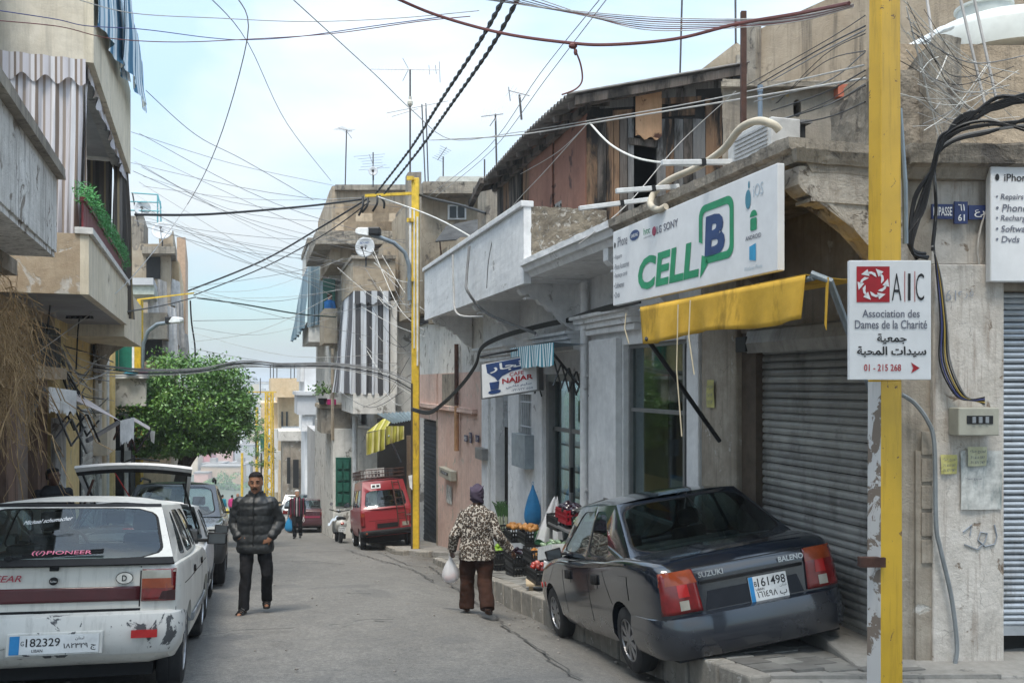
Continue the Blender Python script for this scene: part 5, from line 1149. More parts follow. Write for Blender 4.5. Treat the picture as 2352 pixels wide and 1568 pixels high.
  b = B(); pts = [(bf[0]-.66+.07*math.sin(2*math.pi*k/16), .36+.18*math.cos(2*math.pi*k/16), zb_+.0+.17*math.sin(2*math.pi*k/16)) for k in range(17)]; b.tube(pts, .016, 6); b.build('steering_wheel', PLAST, root)
 return root, root_parts
def bumper(root, x0, w, zl, zh, sx, mat, out=.05, wrap=.5, nm='bumper', rnd_=.16, bulge=.02):
 """bumper swept round the end of the car; sx=-1 rear, +1 front"""
 path = [(x0-sx*wrap, w+.01), (x0-sx*(rnd_+.03), w+.012)]+[(x0+sx*out-sx*rnd_*(1-math.sin(R(a))), w+.012-rnd_*(1-math.cos(R(a)))) for a in (15, 35, 55, 75)]
 path += [(x0+sx*(out+.012), w*.5), (x0+sx*(out+.018), 0)]; path = path+[(x, -y) for x, y in path[-2::-1]]
 b = B(); rings = []; h = zh-zl
 for i, (x, y) in enumerate(path):
  p, q = path[max(i-1, 0)], path[min(i+1, len(path)-1)]; tx, ty = q[0]-p[0], q[1]-p[1]; l = math.hypot(tx, ty); nx, ny = (-ty/l*-1, tx/l*-1)
  if nx*sx < 0 and abs(nx) > .3 or (abs(nx) <= .3 and ny*y < 0): nx, ny = -nx, -ny
  pr = [(-.10, zl+.01), (-.015, zl), (.0, zl+.015), (bulge, zl+h*.35), (bulge, zl+h*.72), (bulge*.5, zh-.02), (-.02, zh), (-.10, zh-.005)]
  rings.append([(x+nx*o, y+ny*o, z) for o, z in pr])
 b.loft(rings); return b.build(nm, mat, root, smooth=True)
def box_part(root, nm, mat, a, c, bev=0, par=None, **k):
 b = B(); b.box(a, c); return b.build(nm, mat, par or root, bev=bev)
def mirror(root, x, y, z, mat):
 s = 1 if y > 0 else -1; b = B(); b.loft([[(x-.04, y+s*.02, z-.05), (x-.04, y+s*.2, z-.06), (x-.04, y+s*.22, z+.05), (x-.04, y+s*.03, z+.07)], [(x+.08, y+s*.03, z-.04), (x+.08, y+s*.15, z-.04), (x+.08, y+s*.16, z+.03), (x+.08, y+s*.03, z+.05)]]); b.box((x, y-s*.06, z-.03), (x+.05, y+s*.05, z+.0))
 o = b.build('wing_mirror', mat, root, bev=.012)
 b = B(); b.box((x-.046, min(y+s*.04, y+s*.19), z-.045), (x-.043, max(y+s*.04, y+s*.19), z+.045)); b.build('mirror_glass', MIRG, o)
def place(root, rl, fl, rr_, xr, xf, W):
 """stand the car on three wheel contact points (rear left, front left, rear right)"""
 rl, fl, rr_ = V(rl), V(fl), V(rr_); f = (fl-rl).normalized(); l = (rl-rr_); l = (l-f*l.dot(f)).normalized(); u = f.cross(l)
 o = (rl+rr_)/2-f*xr; m = Matrix.Identity(4)
 for i, a in enumerate((f, l, u)):
  for k in range(3): m[k][i] = a[k]
 for k in range(3): m[k][3] = o[k]
 root.matrix_world = m
def plate(root, x, y0, y1, z0, z1, rows, tilt=0, blue=True):
 """Lebanese number plate on the rear; seen from behind, right is -y"""
 p = B(); p.box((x-.008, y0, z0), (x, y1, z1)); o = p.build('number_plate', PLW, root)
 U, Wd, N = (0, -1, 0), (0, 0, 1), (-1, 0, 0); xx = x-.008; w, h = y1-y0, z1-z0
 if blue: decal([(0, 0), (w*.11, 0), (w*.11, h), (0, h)], (xx, y1, z0), U, Wd, PLB, o, 'blue_band', .001, N)
 for (txt, rx, rz, rw, rh, bo) in rows: lettering(txt, (xx, y1-w*rx, z0+h*rz), U, Wd, w*rw, h*rh, INK, o, bo, nrm=N, lift=.0015)
 return o
WINSIDE4 = [(0, .50, [(.10, .08), (.485, .06), (.485, .93), (.18, .93)]), (.50, 1, [(.515, .06), (.94, .08), (.86, .93), (.515, .93)])]
FULL = [(0, 1, [(.05, .07), (.95, .07), (.93, .93), (.07, .93)])]
# ---- dark blue saloon half up on the pavement
NAVY = car_paint('navy_lacquer', (.006, .010, .018), (.055, .055, .058), .36, .12, 1)
PN = dict(paint=NAVY, W=1.69, H=1.53, r=.29, xr=-1.2, xf=1.28, tw=.09, spokes=9, glass=CARGL2, edge=.05,
          st=[(-2.10, .40, .80, .66), (-2.06, .30, .90, .77), (-1.97, .25, .965, .815), (-1.75, .23, 1.0, .835), (-1.3, .21, 1.01, .845), (-.6, .19, .965, .845), (.3, .19, .93, .845), (.95, .2, .93, .838), (1.5, .21, .84, .825), (1.9, .24, .73, .78), (2.08, .30, .63, .66), (2.12, .36, .56, .55)],
          gh=dict(br=(-1.48, 1.01), bf=(.98, .95), rr=-.86, rf=.26, wb=.83, wr=.61, rear=[(0, 1, [(.02, .03), (.98, .03), (.975, .95), (.025, .95)])], front=FULL,
                  side=[(0, .50, [(.20, .07), (.485, .06), (.485, .90), (.24, .90)]), (.50, 1, [(.51, .06), (.93, .09), (.83, .90), (.51, .90)])]), belt_z=lambda x: .965+(.03 if x < -1 else 0)*0)
sz_, sp = make_car(PN, 'saloon_car', 'dark blue four door saloon parked with its right wheels on the pavement', 'car')
cf = sp['conform']
bumper(sz_, -2.06, .815, .22, .56, -1, NAVY, .06, .62, rnd_=.24, bulge=.035); bumper(sz_, 2.02, .70, .22, .48, 1, NAVY, .06, .5, rnd_=.24, bulge=.03)
box_part(sz_, 'bumper_lip', TRIM, (-2.06, -.72, .20), (-1.9, .72, .225))
for s in (1, -1):
 o = cf([(s*.47, .575), (s*.795, .575), (s*.775, .90), (s*.50, .90)], 'rear', REDL, 'tail_light', off=.012, n=10, thick=.012)
 cf([(s*.485, .80), (s*.79, .80), (s*.772, .905), (s*.515, .905)], 'rear', AMB, 'indicator', par=o, off=.021)
 cf([(s*.565, .70), (s*.66, .70), (s*.66, .80), (s*.575, .80)], 'rear', REDB, 'brake_light', par=o, off=.022)
 cf([(s*.58, .60), (s*.66, .60), (s*.66, .675), (s*.58, .675)], 'rear', CLR, 'reversing_light', par=o, off=.023)
cf([(-.46, .775), (.46, .775), (.46, .80), (-.46, .80)], 'rear', TRIM, 'handle_strip', off=.012, thick=.01)
cf([(-.44, .57), (.44, .57), (.40, .715), (-.40, .715)], 'rear', plain('navy_recess', (.006, .008, .014), .5, kind='obj', bump=0), 'plate_recess', off=.004)
cf([(-.80, .905), (.80, .905), (.80, .912), (-.80, .912)], 'rear', TRIM, 'boot_gap', off=.003)
plate(sz_, -2.105, -.30, .04, .555, .755, [('B', .13, .60, .07, .2, .01), ('161498', .22, .56, .74, .36, .01), ('LIBAN', .15, .43, .22, .1, .01), (arabic('لبنان'), .78, .42, .18, .13, .005), ('١٦١٤٩٨ '+arabic('ب'), .17, .07, .78, .32, .01)])
lettering('SUZUKI', (-2.085, .46, .825), (0, -1, 0), (0, 0, 1), .22, .045, CHROME, sz_, .02, nrm=(-1, 0, 0), lift=.02); lettering('BALENO', (-2.085, -.26, .83), (0, -1, 0), (0, 0, 1), .23, .045, CHROME, sz_, .02, nrm=(-1, 0, 0), lift=.02)
for s, sd_ in ((1, 'left'), (-1, 'right')):
 for xa in (-.30, .62): cf([(xa, .26), (xa+.013, .26), (xa+.013+(.02 if xa > 0 else 0), .93), (xa+(.02 if xa > 0 else 0), .93)], sd_, TRIM, 'door_gap', off=.002)
 cf([(-1.04, .52), (-1.03, .52), (-.72, .93), (-.73, .93)], sd_, TRIM, 'door_gap', off=.002); cf([(1.27, .66), (1.278, .66), (.97, .9), (.962, .9)], sd_, TRIM, 'bonnet_gap', off=.002)
 for xa in (-.52, .42):
  o = cf([(xa-.1, .74), (xa+.06, .74), (xa+.06, .83), (xa-.1, .83)], sd_, TRIM, 'door_handle', off=.012, thick=.02, n=3); cf([(xa-.06, .70), (xa-.03, .70), (xa-.03, .735), (xa-.06, .735)], sd_, CHROME, 'lock', par=o, off=.012, n=2)
 cf([(1.62, .56), (1.72, .56), (1.72, .62), (1.62, .62)], sd_, REDB, 'side_indicator', off=.02, n=3, thick=.01)
 cf([(-1.45, .66), (-1.22, .66), (-1.22, .86), (-1.45, .86)], sd_, NAVY, 'fuel_flap', off=.004) if s > 0 else None
 cf([(-1.42, .955), (.90, .915), (.90, .93), (-1.42, .97)], sd_, CHROME, 'waist_trim', off=.010)
mirror(sz_, .62, .80, 1.0, TRIM); mirror(sz_, .62, -.80, 1.0, TRIM)
F_ = sp['face']('rear'); b = B(); b.tube([tuple(F_(.55, 1.06, .02)), tuple(F_(.552, .5, .025))], .004, 4); b.build('aerial_wire', TRIM, sz_)
box_part(sz_, 'boot_seam', TRIM, (-1.95, -.60, 1.016), (-1.92, .60, 1.018))
b = B(); b.box((1.9, -.45, .52), (2.13, .45, .6)); b.build('grille', TRIM, sz_)
place(sz_, (1.155, 7.70, -2.545), (.63, 10.08, -2.93), (2.585, 8.0, -2.36), -1.2, 1.28, 1.69)
# ---- white hatchback in the left foreground
WHP = paint_worn('old_white_paint', (.64, .62, .57), (.16, .08, .04), .02, 7, .35); BUMW = paint_worn('chipped_white_bumper', (.60, .59, .56), (.06, .062, .066), .50, 5, .5)
PW = dict(paint=WHP, W=1.60, H=1.405, r=.285, xr=-1.25, xf=1.23, tw=.09, spokes=5, edge=.03, glass=CARGL,
          st=[(-1.98, .40, .90, .70), (-1.955, .34, .94, .755), (-1.85, .28, .955, .785), (-1.4, .24, .955, .80), (-.4, .2, .94, .80), (.5, .2, .93, .80), (1.0, .2, .92, .79), (1.5, .22, .84, .80), (1.88, .28, .74, .76), (1.98, .36, .66, .70)],
          gh=dict(br=(-1.93, .965), bf=(.98, .935), rr=-1.42, rf=.30, wb=.775, wr=.585, rear=[(0, 1, [(.035, .04), (.965, .04), (.97, .95), (.03, .95)])], front=FULL, trim=.02,
                  side=[(0, .26, [(.10, .10), (.24, .06), (.24, .86), (.17, .86)]), (.26, .58, [(.275, .06), (.57, .06), (.57, .90), (.275, .90)]), (.58, 1, [(.59, .06), (.95, .08), (.85, .90), (.59, .90)])]), belt_z=lambda x: .95)
wc, wp = make_car(PW, 'hatchback', 'old white hatchback with chipped bumper in the left foreground', 'car'); cf = wp['conform']
bumper(wc, -1.96, .765, .36, .64, -1, BUMW, .06, .45, rnd_=.12, bulge=.03); bumper(wc, 1.95, .75, .33, .58, 1, BUMW, .06, .45, rnd_=.14)
cf([(-.76, .60), (.76, .60), (.76, .655), (-.76, .655)], 'rear', TRIM, 'bumper_gap', off=.004)
cf([(-.53, .705), (.53, .705), (.53, .80), (-.53, .80)], 'rear', plain('maroon_band', (.07, .012, .016), .3, kind='obj', bump=0, coat=.3), 'maroon_band', off=.008, thick=.01)
for s in (1, -1):
 o = cf([(s*.54, .70), (s*.75, .70), (s*.745, .91), (s*.54, .91)], 'rear', REDL, 'tail_light', off=.014, n=8, thick=.018)
 cf([(s*.54, .785), (s*.751, .785), (s*.751, .85), (s*.54, .85)], 'rear', AMB, 'indicator', par=o, off=.026)
 cf([(s*.54, .85), (s*.751, .85), (s*.747, .905), (s*.54, .905)], 'rear', CLR, 'reversing_light', par=o, off=.026)
 cf([(s*.65, .71), (s*.75, .705), (s*.75, .77), (s*.67, .765)], 'rear', plain('broken_lens_hole', (.03, .008, .008), .5, kind='obj', bump=0), 'broken_lens', par=o, off=.025)
 cf([(s*.525, .665), (s*.533, .665), (s*.533, .93), (s*.525, .93)], 'rear', TRIM, 'hatch_gap', off=.003)
 b = B(); b.box((-2.095, min(s*.50, s*.66), .475), (-2.065, max(s*.50, s*.66), .525)); b.build('reflector', REDB, wc)
F_ = wp['face']('rear')
b = B(); b.loft([[tuple(F_(s, -.06, .012)) for s in (0, .1, .3, .5, .7, .9, 1)], [tuple(F_(s, .05, .02)) for s in (0, .1, .3, .5, .7, .9, 1)]], closed=False, caps=False); b.build('lower_glass_trim', TRIM, wc, solid=.012)
b = B(); b.loft([[tuple(F_(s, .97, .006)) for s in (0, .1, .3, .5, .7, .9, 1)], [tuple(F_(s, 1.03, .006)) for s in (0, .1, .3, .5, .7, .9, 1)]], closed=False, caps=False); b.build('upper_glass_trim', TRIM, wc)
b = B(); b.bar(tuple(F_(.30, .07, .03)), tuple(F_(.32, .09, .035)), .05, .03); b.bar(tuple(F_(.29, .07, .035)), tuple(F_(.80-.1, .16, .04)), .018, .015); b.bar(tuple(F_(.36, .10, .03)), tuple(F_(.70, .19, .03)), .010, .025); b.build('rear_wiper', TRIM, wc)
plate(wc, -2.09, -.31, .21, .40, .515, [('G', .125, .47, .035, .25, .01), ('182329', .18, .40, .38, .45, .01), ('LIBAN', .25, .10, .12, .16, .01), (arabic('لبنان'), .73, .68, .10, .2, .005), ('١٨٢٣٢٩ '+arabic('ج'), .60, .12, .37, .42, .01)])
box_part(wc, 'plate_surround', BUMW, (-2.088, -.33, .385), (-2.06, .23, .53), .006)
U_, W_u, N_ = (0, -1, 0), (0, 0, 1), (-1, 0, 0); PINKI = plain('pink_print', (.60, .16, .24), .6, kind='obj', bump=0); WHI = plain('white_print', (.7, .7, .7), .6, kind='obj', bump=0); REDI = plain('red_print', (.32, .03, .05), .6, kind='obj', bump=0)
RW = wp['panes']['rear'][0]; fU = (F_(.9, .5)-F_(.1, .5)); fW = (F_(.5, .9)-F_(.5, .1)); fN = -(fU.cross(fW)).normalized(); fN = fN if fN.x < 0 else -fN
lettering('Michael schumacher', tuple(F_(.30, .57, .03)), fU*.98+fW*.38, fW, .30, .045, WHI, RW, .0, nrm=fN, shear=.3, lift=.035)
lettering('((/)PIONEER', tuple(F_(.40, .08, .03)), fU, fW, .36, .05, PINKI, RW, .01, nrm=fN, lift=.02)
lettering('NO FEAR', (-1.985, .48, .845), U_, W_u, .29, .042, REDI, wc, .01, nrm=N_, shear=.3, lift=.012)
x_ = -1.992
decal(circ(0, 0, .055, .04, 24), (x_, -.43, .855), U_, W_u, INK, wc, 'sticker_rim', .010, N_); decal(circ(0, 0, .050, .035, 24), (x_, -.43, .855), U_, W_u, WHP, wc, 'sticker', .012, N_); lettering('D', (x_, -.415, .835), U_, W_u, .03, .04, INK, wc, .02, nrm=N_, lift=.014)
b = B(); b.lathe([(.026, 0), (.026, -.012), (.018, -.016)], 18, (x_, .0, .845), axis='x'); o = b.build('badge', TRIM, wc); lettering('Turbo', (x_-.017, .021, .838), U_, W_u, .042, .013, CHROME, o, .01, nrm=N_)
box_part(wc, 'hatch_lock', TRIM, (x_-.012, -.028, .91), (x_, .028, .955), .004); box_part(wc, 'badge_plate', TRIM, (x_-.01, .33, .795+.02), (x_, .56, .83), .003)
for s, sd_ in ((1, 'left'), (-1, 'right')):
 for xa in (-.62, .35): cf([(xa, .26), (xa+.009, .26), (xa+.009, .95), (xa, .95)], sd_, TRIM, 'door_gap', off=.002)
 cf([(-1.62, .43), (1.6, .43), (1.6, .49), (-1.62, .49)], sd_, plain('grey_side_strip', (.20, .21, .22), .6, kind='obj', dirt=(.5, .5, .48), dirt_amt=.6), 'side_strip', off=.014, n=14, thick=.015)
 cf([(-1.9, .785), (1.7, .775), (1.7, .783), (-1.9, .793)], sd_, TRIM, 'crease_line', off=.001, n=14)
 for xa in (-.78, .2): cf([(xa, .80), (xa+.11, .80), (xa+.11, .85), (xa, .85)], sd_, TRIM, 'door_handle', off=.01, n=3, thick=.01)
mirror(wc, .62, .80, 1.0, TRIM); mirror(wc, .62, -.80, 1.0, TRIM)
sl = lambda x, y: (x, y, slope(y))
d_ = V((-.285, .96, 0)).normalized(); l_ = V((-d_.y, d_.x, 0)); P0 = V((-2.50, 6.50, 0))
def stand(root, right_rear_outer, d, xr, xf, W, sink=0):
 l = V((-d.y, d.x, 0)); rr_ = V(right_rear_outer)+l*.0; rl = rr_+l*W; fl = rl+d*(xf-xr)
 place(root, (rl.x, rl.y, slope(rl.y)-sink+.01), (fl.x, fl.y, slope(fl.y)-sink+.01), (rr_.x, rr_.y, slope(rr_.y)-sink+.01), xr, xf, W)
stand(wc, (-2.43, 6.55, 0), d_, -1.25, 1.23, 1.65)
# ---- silver white hatchback with its tailgate up
SWP = paint_worn('faded_silver_white', (.50, .51, .52), (.25, .24, .22), .03, 7, .35)
PS = dict(paint=SWP, W=1.60, H=1.36, r=.275, xr=-1.18, xf=1.18, tw=.085, spokes=7, edge=.03,
          st=[(-1.85, .40, .72, .70), (-1.82, .34, .80, .77), (-1.7, .28, .86, .79), (-1.3, .24, .90, .80), (0, .2, .90, .80), (.9, .2, .88, .79), (1.5, .22, .78, .77), (1.8, .3, .66, .70)],
          gh=dict(br=(-1.72, .90), bf=(.95, .90), rr=-1.0, rf=.28, wb=.78, wr=.585, rear=[(0, 1, [(.03, .03), (.97, .03), (.97, .97), (.03, .97)])], front=FULL, side=[(0, .36, [(.14, .08), (.34, .06), (.34, .88), (.22, .88)]), (.36, 1, [(.375, .06), (.94, .08), (.84, .90), (.375, .90)])]), belt_z=lambda x: .905)
s2, s2p = make_car(PS, 'hatchback', 'silver white hatchback with its tailgate raised, parked beyond the old white one', 'car'); cf = s2p['conform']
for o in [c for c in s2.children if c.name.startswith('rear_window')]: bpy.data.objects.remove(o)
bumper(s2, -1.80, .775, .33, .60, -1, PLAST, .06, .4, rnd_=.14); bumper(s2, 1.75, .72, .30, .5, 1, PLAST, .06, .4, rnd_=.14)
for s in (1, -1):
 cf([(s*.60, .62), (s*.76, .62), (s*.75, .80), (s*.60, .80)], 'rear', AMB if s < 0 else REDL, 'tail_light', off=.014, n=6, thick=.015)
 cf([(s*.64, .63), (s*.75, .63), (s*.74, .70), (s*.64, .70)], 'rear', REDL, 'brake_light', off=.024, n=6)
for sd_ in ('left', 'right'):
 cf([(-1.5, .42), (1.4, .42), (1.4, .49), (-1.5, .49)], sd_, PLAST, 'side_strip', off=.012, n=12, thick=.012); cf([(-.42, .26), (-.41, .26), (-.41, .9), (-.42, .9)], sd_, TRIM, 'door_gap', off=.002)
hinge = V((-1.0, 0, 1.30)); tip = V((-1.72, 0, 1.66)); dh_ = (tip-hinge).normalized(); nh = V((-dh_.z, 0, dh_.x)); nh = nh if nh.z > 0 else -nh
def hat(s, t, o=0): return tuple(hinge+dh_*(1.0*t)+V((0, (.52+.07*t)*s, 0))+nh*(o+.05*(1-s*s)-.02*t))
tg = B(); out = [(-1, 0), (1, 0), (1, 1), (-1, 1)]
def strip(b_, s0, s1, t0, t1, o0, o1, m=0):
 P8 = [hat(s0, t0, o0), hat(s1, t0, o0), hat(s1, t1, o0), hat(s0, t1, o0), hat(s0, t0, o1), hat(s1, t0, o1), hat(s1, t1, o1), hat(s0, t1, o1)]; b_.hexa(P8, m=m)
for i in range(10):
 a, c = -1+.2*i, -.8+.2*i; strip(tg, a, c, 0, .07, -.02, .0); strip(tg, a, c, .90, 1.0, -.03, .0); strip(tg, a, c, .83, .91, -.035, -.01, 1)
for j in range(6):
 a, c = .1+.127*j, .1+.127*(j+1)
 for s in (-1, 1): strip(tg, s*.93, s*1.0, a, c, -.03, 0); strip(tg, s*.90, s*.93, a, c, -.03, -.01, 1)
tgo = tg.build('tailgate', [SWP, TRIM], s2)
b = B(); b.grid(lambda a, c: hat(-.9+1.8*a, .1+.72*c, -.012), 10, 4); b.build('tailgate_window', HATGL, tgo, smooth=True)
b = B(); b.tube([hat(.75, .75, -.06), (-1.30, .66, .98)], .014, 6); b.build('gas_strut', RUST, s2); b = B(); b.tube([hat(-.86, .7, -.06), (-1.30, -.66, .98)], .012, 6); b.build('gas_strut', TRIM, s2)
b = B(); b.tube([hat(.3, .98, -.02), hat(.02, 1.02, .04), hat(-.42, 1.0, .03)], .01, 5); b.build('rear_wiper', TRIM, tgo)
b = B(); b.loft([[(-1.58+.12*math.cos(a)*0, y, .93), (-1.58, y, 1.05-.10*abs(y)**3), (-1.50, y, 1.07-.10*abs(y)**3), (-1.46, y, .93)] for y, a in [(-.66+.132*i, 0) for i in range(11)]]); o = b.build('parcel_shelf', PLAST, s2)
box_part(s2, 'high_brake_light', REDB, (-1.585, -.1, 1.045), (-1.57, .12, 1.065))
b = B(); b.tube([(-1.0, .1, 1.36), (-1.08, .32, 1.72)], .006, 5); b.sphere((-1.0, .1, 1.365), .03, 8); b.build('roof_aerial', REDB, s2)
mirror(s2, .60, -.77, .97, TRIM); mirror(s2, .60, .77, .97, TRIM)
stand(s2, (-3.55, 10.15, 0), V((-.30, .954, 0)).normalized(), -1.18, 1.18, 1.60)
# ---- dark four by four facing the viewer
DKP = car_paint('dark_slate_lacquer', (.018, .022, .028), (.10, .10, .10), .35, .25)
PD = dict(paint=DKP, W=1.80, H=1.70, r=.36, xr=-1.32, xf=1.32, tw=.115, spokes=6, edge=.05, seats=(-.1, -.9),
          st=[(-2.2, .5, 1.0, .80), (-2.1, .38, 1.08, .87), (-1.4, .33, 1.1, .895), (0, .3, 1.08, .90), (.8, .3, 1.08, .895), (1.5, .32, 1.02, .88), (2.0, .36, .93, .83), (2.18, .42, .80, .74), (2.2, .48, .7, .7)],
          gh=dict(br=(-2.05, 1.09), bf=(1.05, 1.09), rr=-1.75, rf=.25, wb=.87, wr=.64, rear=FULL, front=[(0, 1, [(.04, .04), (.96, .04), (.95, .95), (.05, .95)])], side=[(0, .36, [(.08, .08), (.34, .06), (.34, .9), (.12, .9)]), (.36, .64, [(.375, .06), (.625, .06), (.625, .9), (.375, .9)]), (.64, 1, [(.655, .06), (.95, .08), (.86, .9), (.655, .9)])]), belt_z=lambda x: 1.09)
sv, svp = make_car(PD, 'four_by_four', 'dark slate four by four parked nose towards the viewer on the left', 'car'); cf = svp['conform']
bumper(sv, 2.12, .84, .38, .72, 1, plain('dull_black_bumper', (.028, .03, .032), .6, kind='obj'), .06, .5, rnd_=.25, bulge=.03); bumper(sv, -2.1, .84, .40, .68, -1, DKP, .05, .5, rnd_=.2)
for s in (1, -1):
 o = cf([(s*.48, .73), (s*.83, .77), (s*.82, .98), (s*.52, .93)], 'front', CLR, 'headlight', off=.02, n=8, thick=.02); cf([(s*.72, .77), (s*.832, .79), (s*.822, .96), (s*.76, .955)], 'front', AMB, 'indicator', par=o, off=.034)
 mirror(sv, .78, s*.88, 1.18, TRIM)
 b = B(); b.tube([(-1.6, s*.60, 1.69), (-1.5, s*.60, 1.74), (-.1, s*.60, 1.75), (.1, s*.60, 1.69)], .02, 6); b.build('roof_rail', TRIM, sv)
cf([(-.42, .76), (.42, .76), (.46, .90), (-.46, .90)], 'front', TRIM, 'grille', off=.015, thick=.01)
dd = V((.30, -.954, 0)).normalized()
fr = V((-4.70, 14.3, 0))
le = V((-dd.y, dd.x, 0)); rl = fr-dd*(1.32*2); rr_ = rl-le*1.80
place(sv, (rl.x, rl.y, slope(rl.y)+.01), (fr.x, fr.y, slope(fr.y)+.01), (rr_.x, rr_.y, slope(rr_.y)+.01), -1.32, 1.32, 1.80)
# ---- maroon car, silver car and a dark estate further down
MRP = car_paint('maroon_lacquer', (.05, .006, .012), (.10, .08, .08), .25, .25)
PM = dict(PN); PM.update(paint=MRP, glass=CARGL, inside=True, H=1.42, gh=dict(PN['gh'], br=(-1.75, .98), rr=-1.15)); PM['st'] = [(-2.0, .42, .84, .70), (-1.95, .32, .92, .79), (-1.8, .27, .97, .82)]+PN['st'][4:]
mc, mp_ = make_car(PM, 'hatchback', 'maroon car parked at the kerb just behind the old man', 'car'); cf = mp_['conform']
bumper(mc, -1.97, .80, .26, .54, -1, MRP, .05, .5, rnd_=.2); cf([(-.5, .60), (.5, .60), (.5, .68), (-.5, .68)], 'rear', plain('faded_red_strip', (.25, .03, .07), .4, kind='obj', bump=0), 'reflector_strip', off=.01)
for s in (1, -1): cf([(s*.52, .66), (s*.78, .66), (s*.76, .84), (s*.52, .84)], 'rear', REDL, 'tail_light', off=.014, thick=.012)
mirror(mc, .62, .80, 1.0, TRIM); mirror(mc, .62, -.80, 1.0, TRIM)
stand(mc, (-7.98, 37.6, 0), V((-.24, .97, 0)).normalized(), -1.2, 1.28, 1.69)
sc2 = dup(mc, label='silver car parked just beyond the maroon one'); sc2.name = 'estate_car'
SLV = car_paint('silver_lacquer', (.42, .44, .45), (.2, .2, .2), .2, .3)
def repaint(root, a, c):
 for o in root.children_recursive:
  if o.type == 'MESH' and any(m == a for m in o.data.materials):
   o.data = o.data.copy()
   for i, m in enumerate(o.data.materials):
    if m == a: o.data.materials[i] = c
repaint(sc2, MRP, SLV); stand(sc2, (-9.8, 43.5, 0), V((-.24, .97, 0)).normalized(), -1.2, 1.28, 1.69)
sc3 = dup(sv, label='dark four by four far down the street beyond the silver car'); stand(sc3, (-11.6, 50.5, 0), V((-.24, .97, 0)).normalized(), -1.32, 1.32, 1.8)
# ---- red van half on the pavement
VRP = car_paint('faded_red_lacquer', (.25, .015, .022), (.30, .14, .12), .28, .38, .4)
PV_ = dict(paint=VRP, W=1.46, H=1.90, r=.27, xr=-.95, xf=1.0, tw=.08, spokes=5, edge=.02, seats=(.55, -.2), glass=CARGL,
           st=[(-1.62, .46, 1.02, .66), (-1.60, .38, 1.06, .70), (-1.5, .34, 1.08, .72), (0, .3, 1.08, .73), (1.0, .3, 1.08, .73), (1.5, .32, 1.05, .71), (1.62, .4, .95, .66)],
           gh=dict(br=(-1.585, 1.07), bf=(1.45, 1.07), rr=-1.30, rf=.85, wb=.725, wr=.56, ge=.03, rear=[(0, 1, [(.07, .06), (.93, .06), (.92, .66), (.08, .66)])], front=FULL, side=[(0, .35, [(.06, .10), (.33, .08), (.33, .72), (.09, .72)]), (.35, .68, [(.365, .08), (.665, .08), (.665, .72), (.365, .72)]), (.68, 1, [(.695, .08), (.95, .1), (.88, .72), (.695, .72)])]), belt_z=lambda x: 1.07)
rv, rp = make_car(PV_, 'van', 'faded red van with a roof basket and rear ladder, half on the pavement', 'van'); cf = rp['conform']
bumper(rv, -1.58, .70, .36, .52, -1, TRIM, .07, .3, rnd_=.1); bumper(rv, 1.58, .70, .36, .52, 1, TRIM, .06, .3, rnd_=.1)
for s in (1, -1):
 o = cf([(s*.60, .62), (s*.70, .62), (s*.70, .98), (s*.60, .98)], 'rear', REDL, 'tail_light', off=.014, thick=.014); cf([(s*.60, .90), (s*.70, .90), (s*.70, .985), (s*.60, .985)], 'rear', AMB, 'indicator', par=o, off=.024)
cf([(-.33, .54), (.33, .54), (.33, .74), (-.33, .74)], 'rear', plain('van_recess', (.18, .012, .016), .4, kind='obj', bump=0), 'plate_recess', off=.005); cf([(-.28, .56), (.28, .56), (.28, .68), (-.28, .68)], 'rear', TRIM, 'number_plate', off=.012)
cf([(-.58, .57), (-.40, .57), (-.40, .68), (-.58, .68)], 'rear', CLR, 'small_plate', off=.012); cf([(-.70, .76), (.70, .76), (.70, .77), (-.70, .77)], 'rear', TRIM, 'door_gap', off=.003)
b = B(); b.lathe([(.03, 0), (.03, -.03), (.0, -.04)], 12, (-1.66, .58, .44), axis='x'); b.build('indicator', AMB, rv)
lettering('1000', (-1.625, -.48, .83), (0, -1, 0), (0, 0, 1), .17, .045, CHROME, rv, .02, nrm=(-1, 0, 0), lift=.02)
Fv = rp['face']('rear'); b = B()
for s in (.70, .86): b.tube([tuple(Fv(s, .97, .04)), tuple(Fv(s, .5, .06)), tuple(Fv(s, .0, .06)), (-1.68, .73-1.46*s, .60)], .016, 6)
for t in (.90, .62, .34, .06, -.25): b.tube([tuple(Fv(.70, t, .06)), tuple(Fv(.86, t, .06))] if t >= 0 else [(-1.67, .73-1.46*.7, .92), (-1.67, .73-1.46*.86, .92)], .013, 6)
b.build('ladder', RUST, rv)
p1_, p2_ = Fv(.20, .76, .012), Fv(.44, .90, .012); b = B(); b.quad([tuple(Fv(.20, .74, .014)), tuple(Fv(.42, .74, .014)), tuple(Fv(.42, .90, .014)), tuple(Fv(.20, .90, .014))]); o = b.build('vent_sticker', WHI, rv)
b = B()
for a in (.225, .325): b.quad([tuple(Fv(a, .78, .018)), tuple(Fv(a+.07, .78, .018)), tuple(Fv(a+.07, .86, .018)), tuple(Fv(a, .86, .018))])
b.build('vent_slot', TRIM, o)
rb = B()
for z in (1.93, 2.03, 2.14): rb.tube([(-1.35, -.6, z), (.9, -.6, z), (.9, .6, z), (-1.35, .6, z), (-1.35, -.6, z)], .011, 5)
for k in range(16):
 x = -1.35+2.25*k/15
 for s in (-.6, .6): rb.tube([(x, s, 1.86 if k % 5 == 0 else 1.93), (x, s, 2.14)], .007, 4)
for k in range(9):
 y = -.6+1.2*k/8
 for x in (-1.35, .9): rb.tube([(x, y, 1.93), (x, y, 2.14)], .007, 4)
 rb.tube([(-1.35, y, 1.93), (.9, y, 1.93)], .006, 4)
rb.build('roof_basket', RUST, rv)
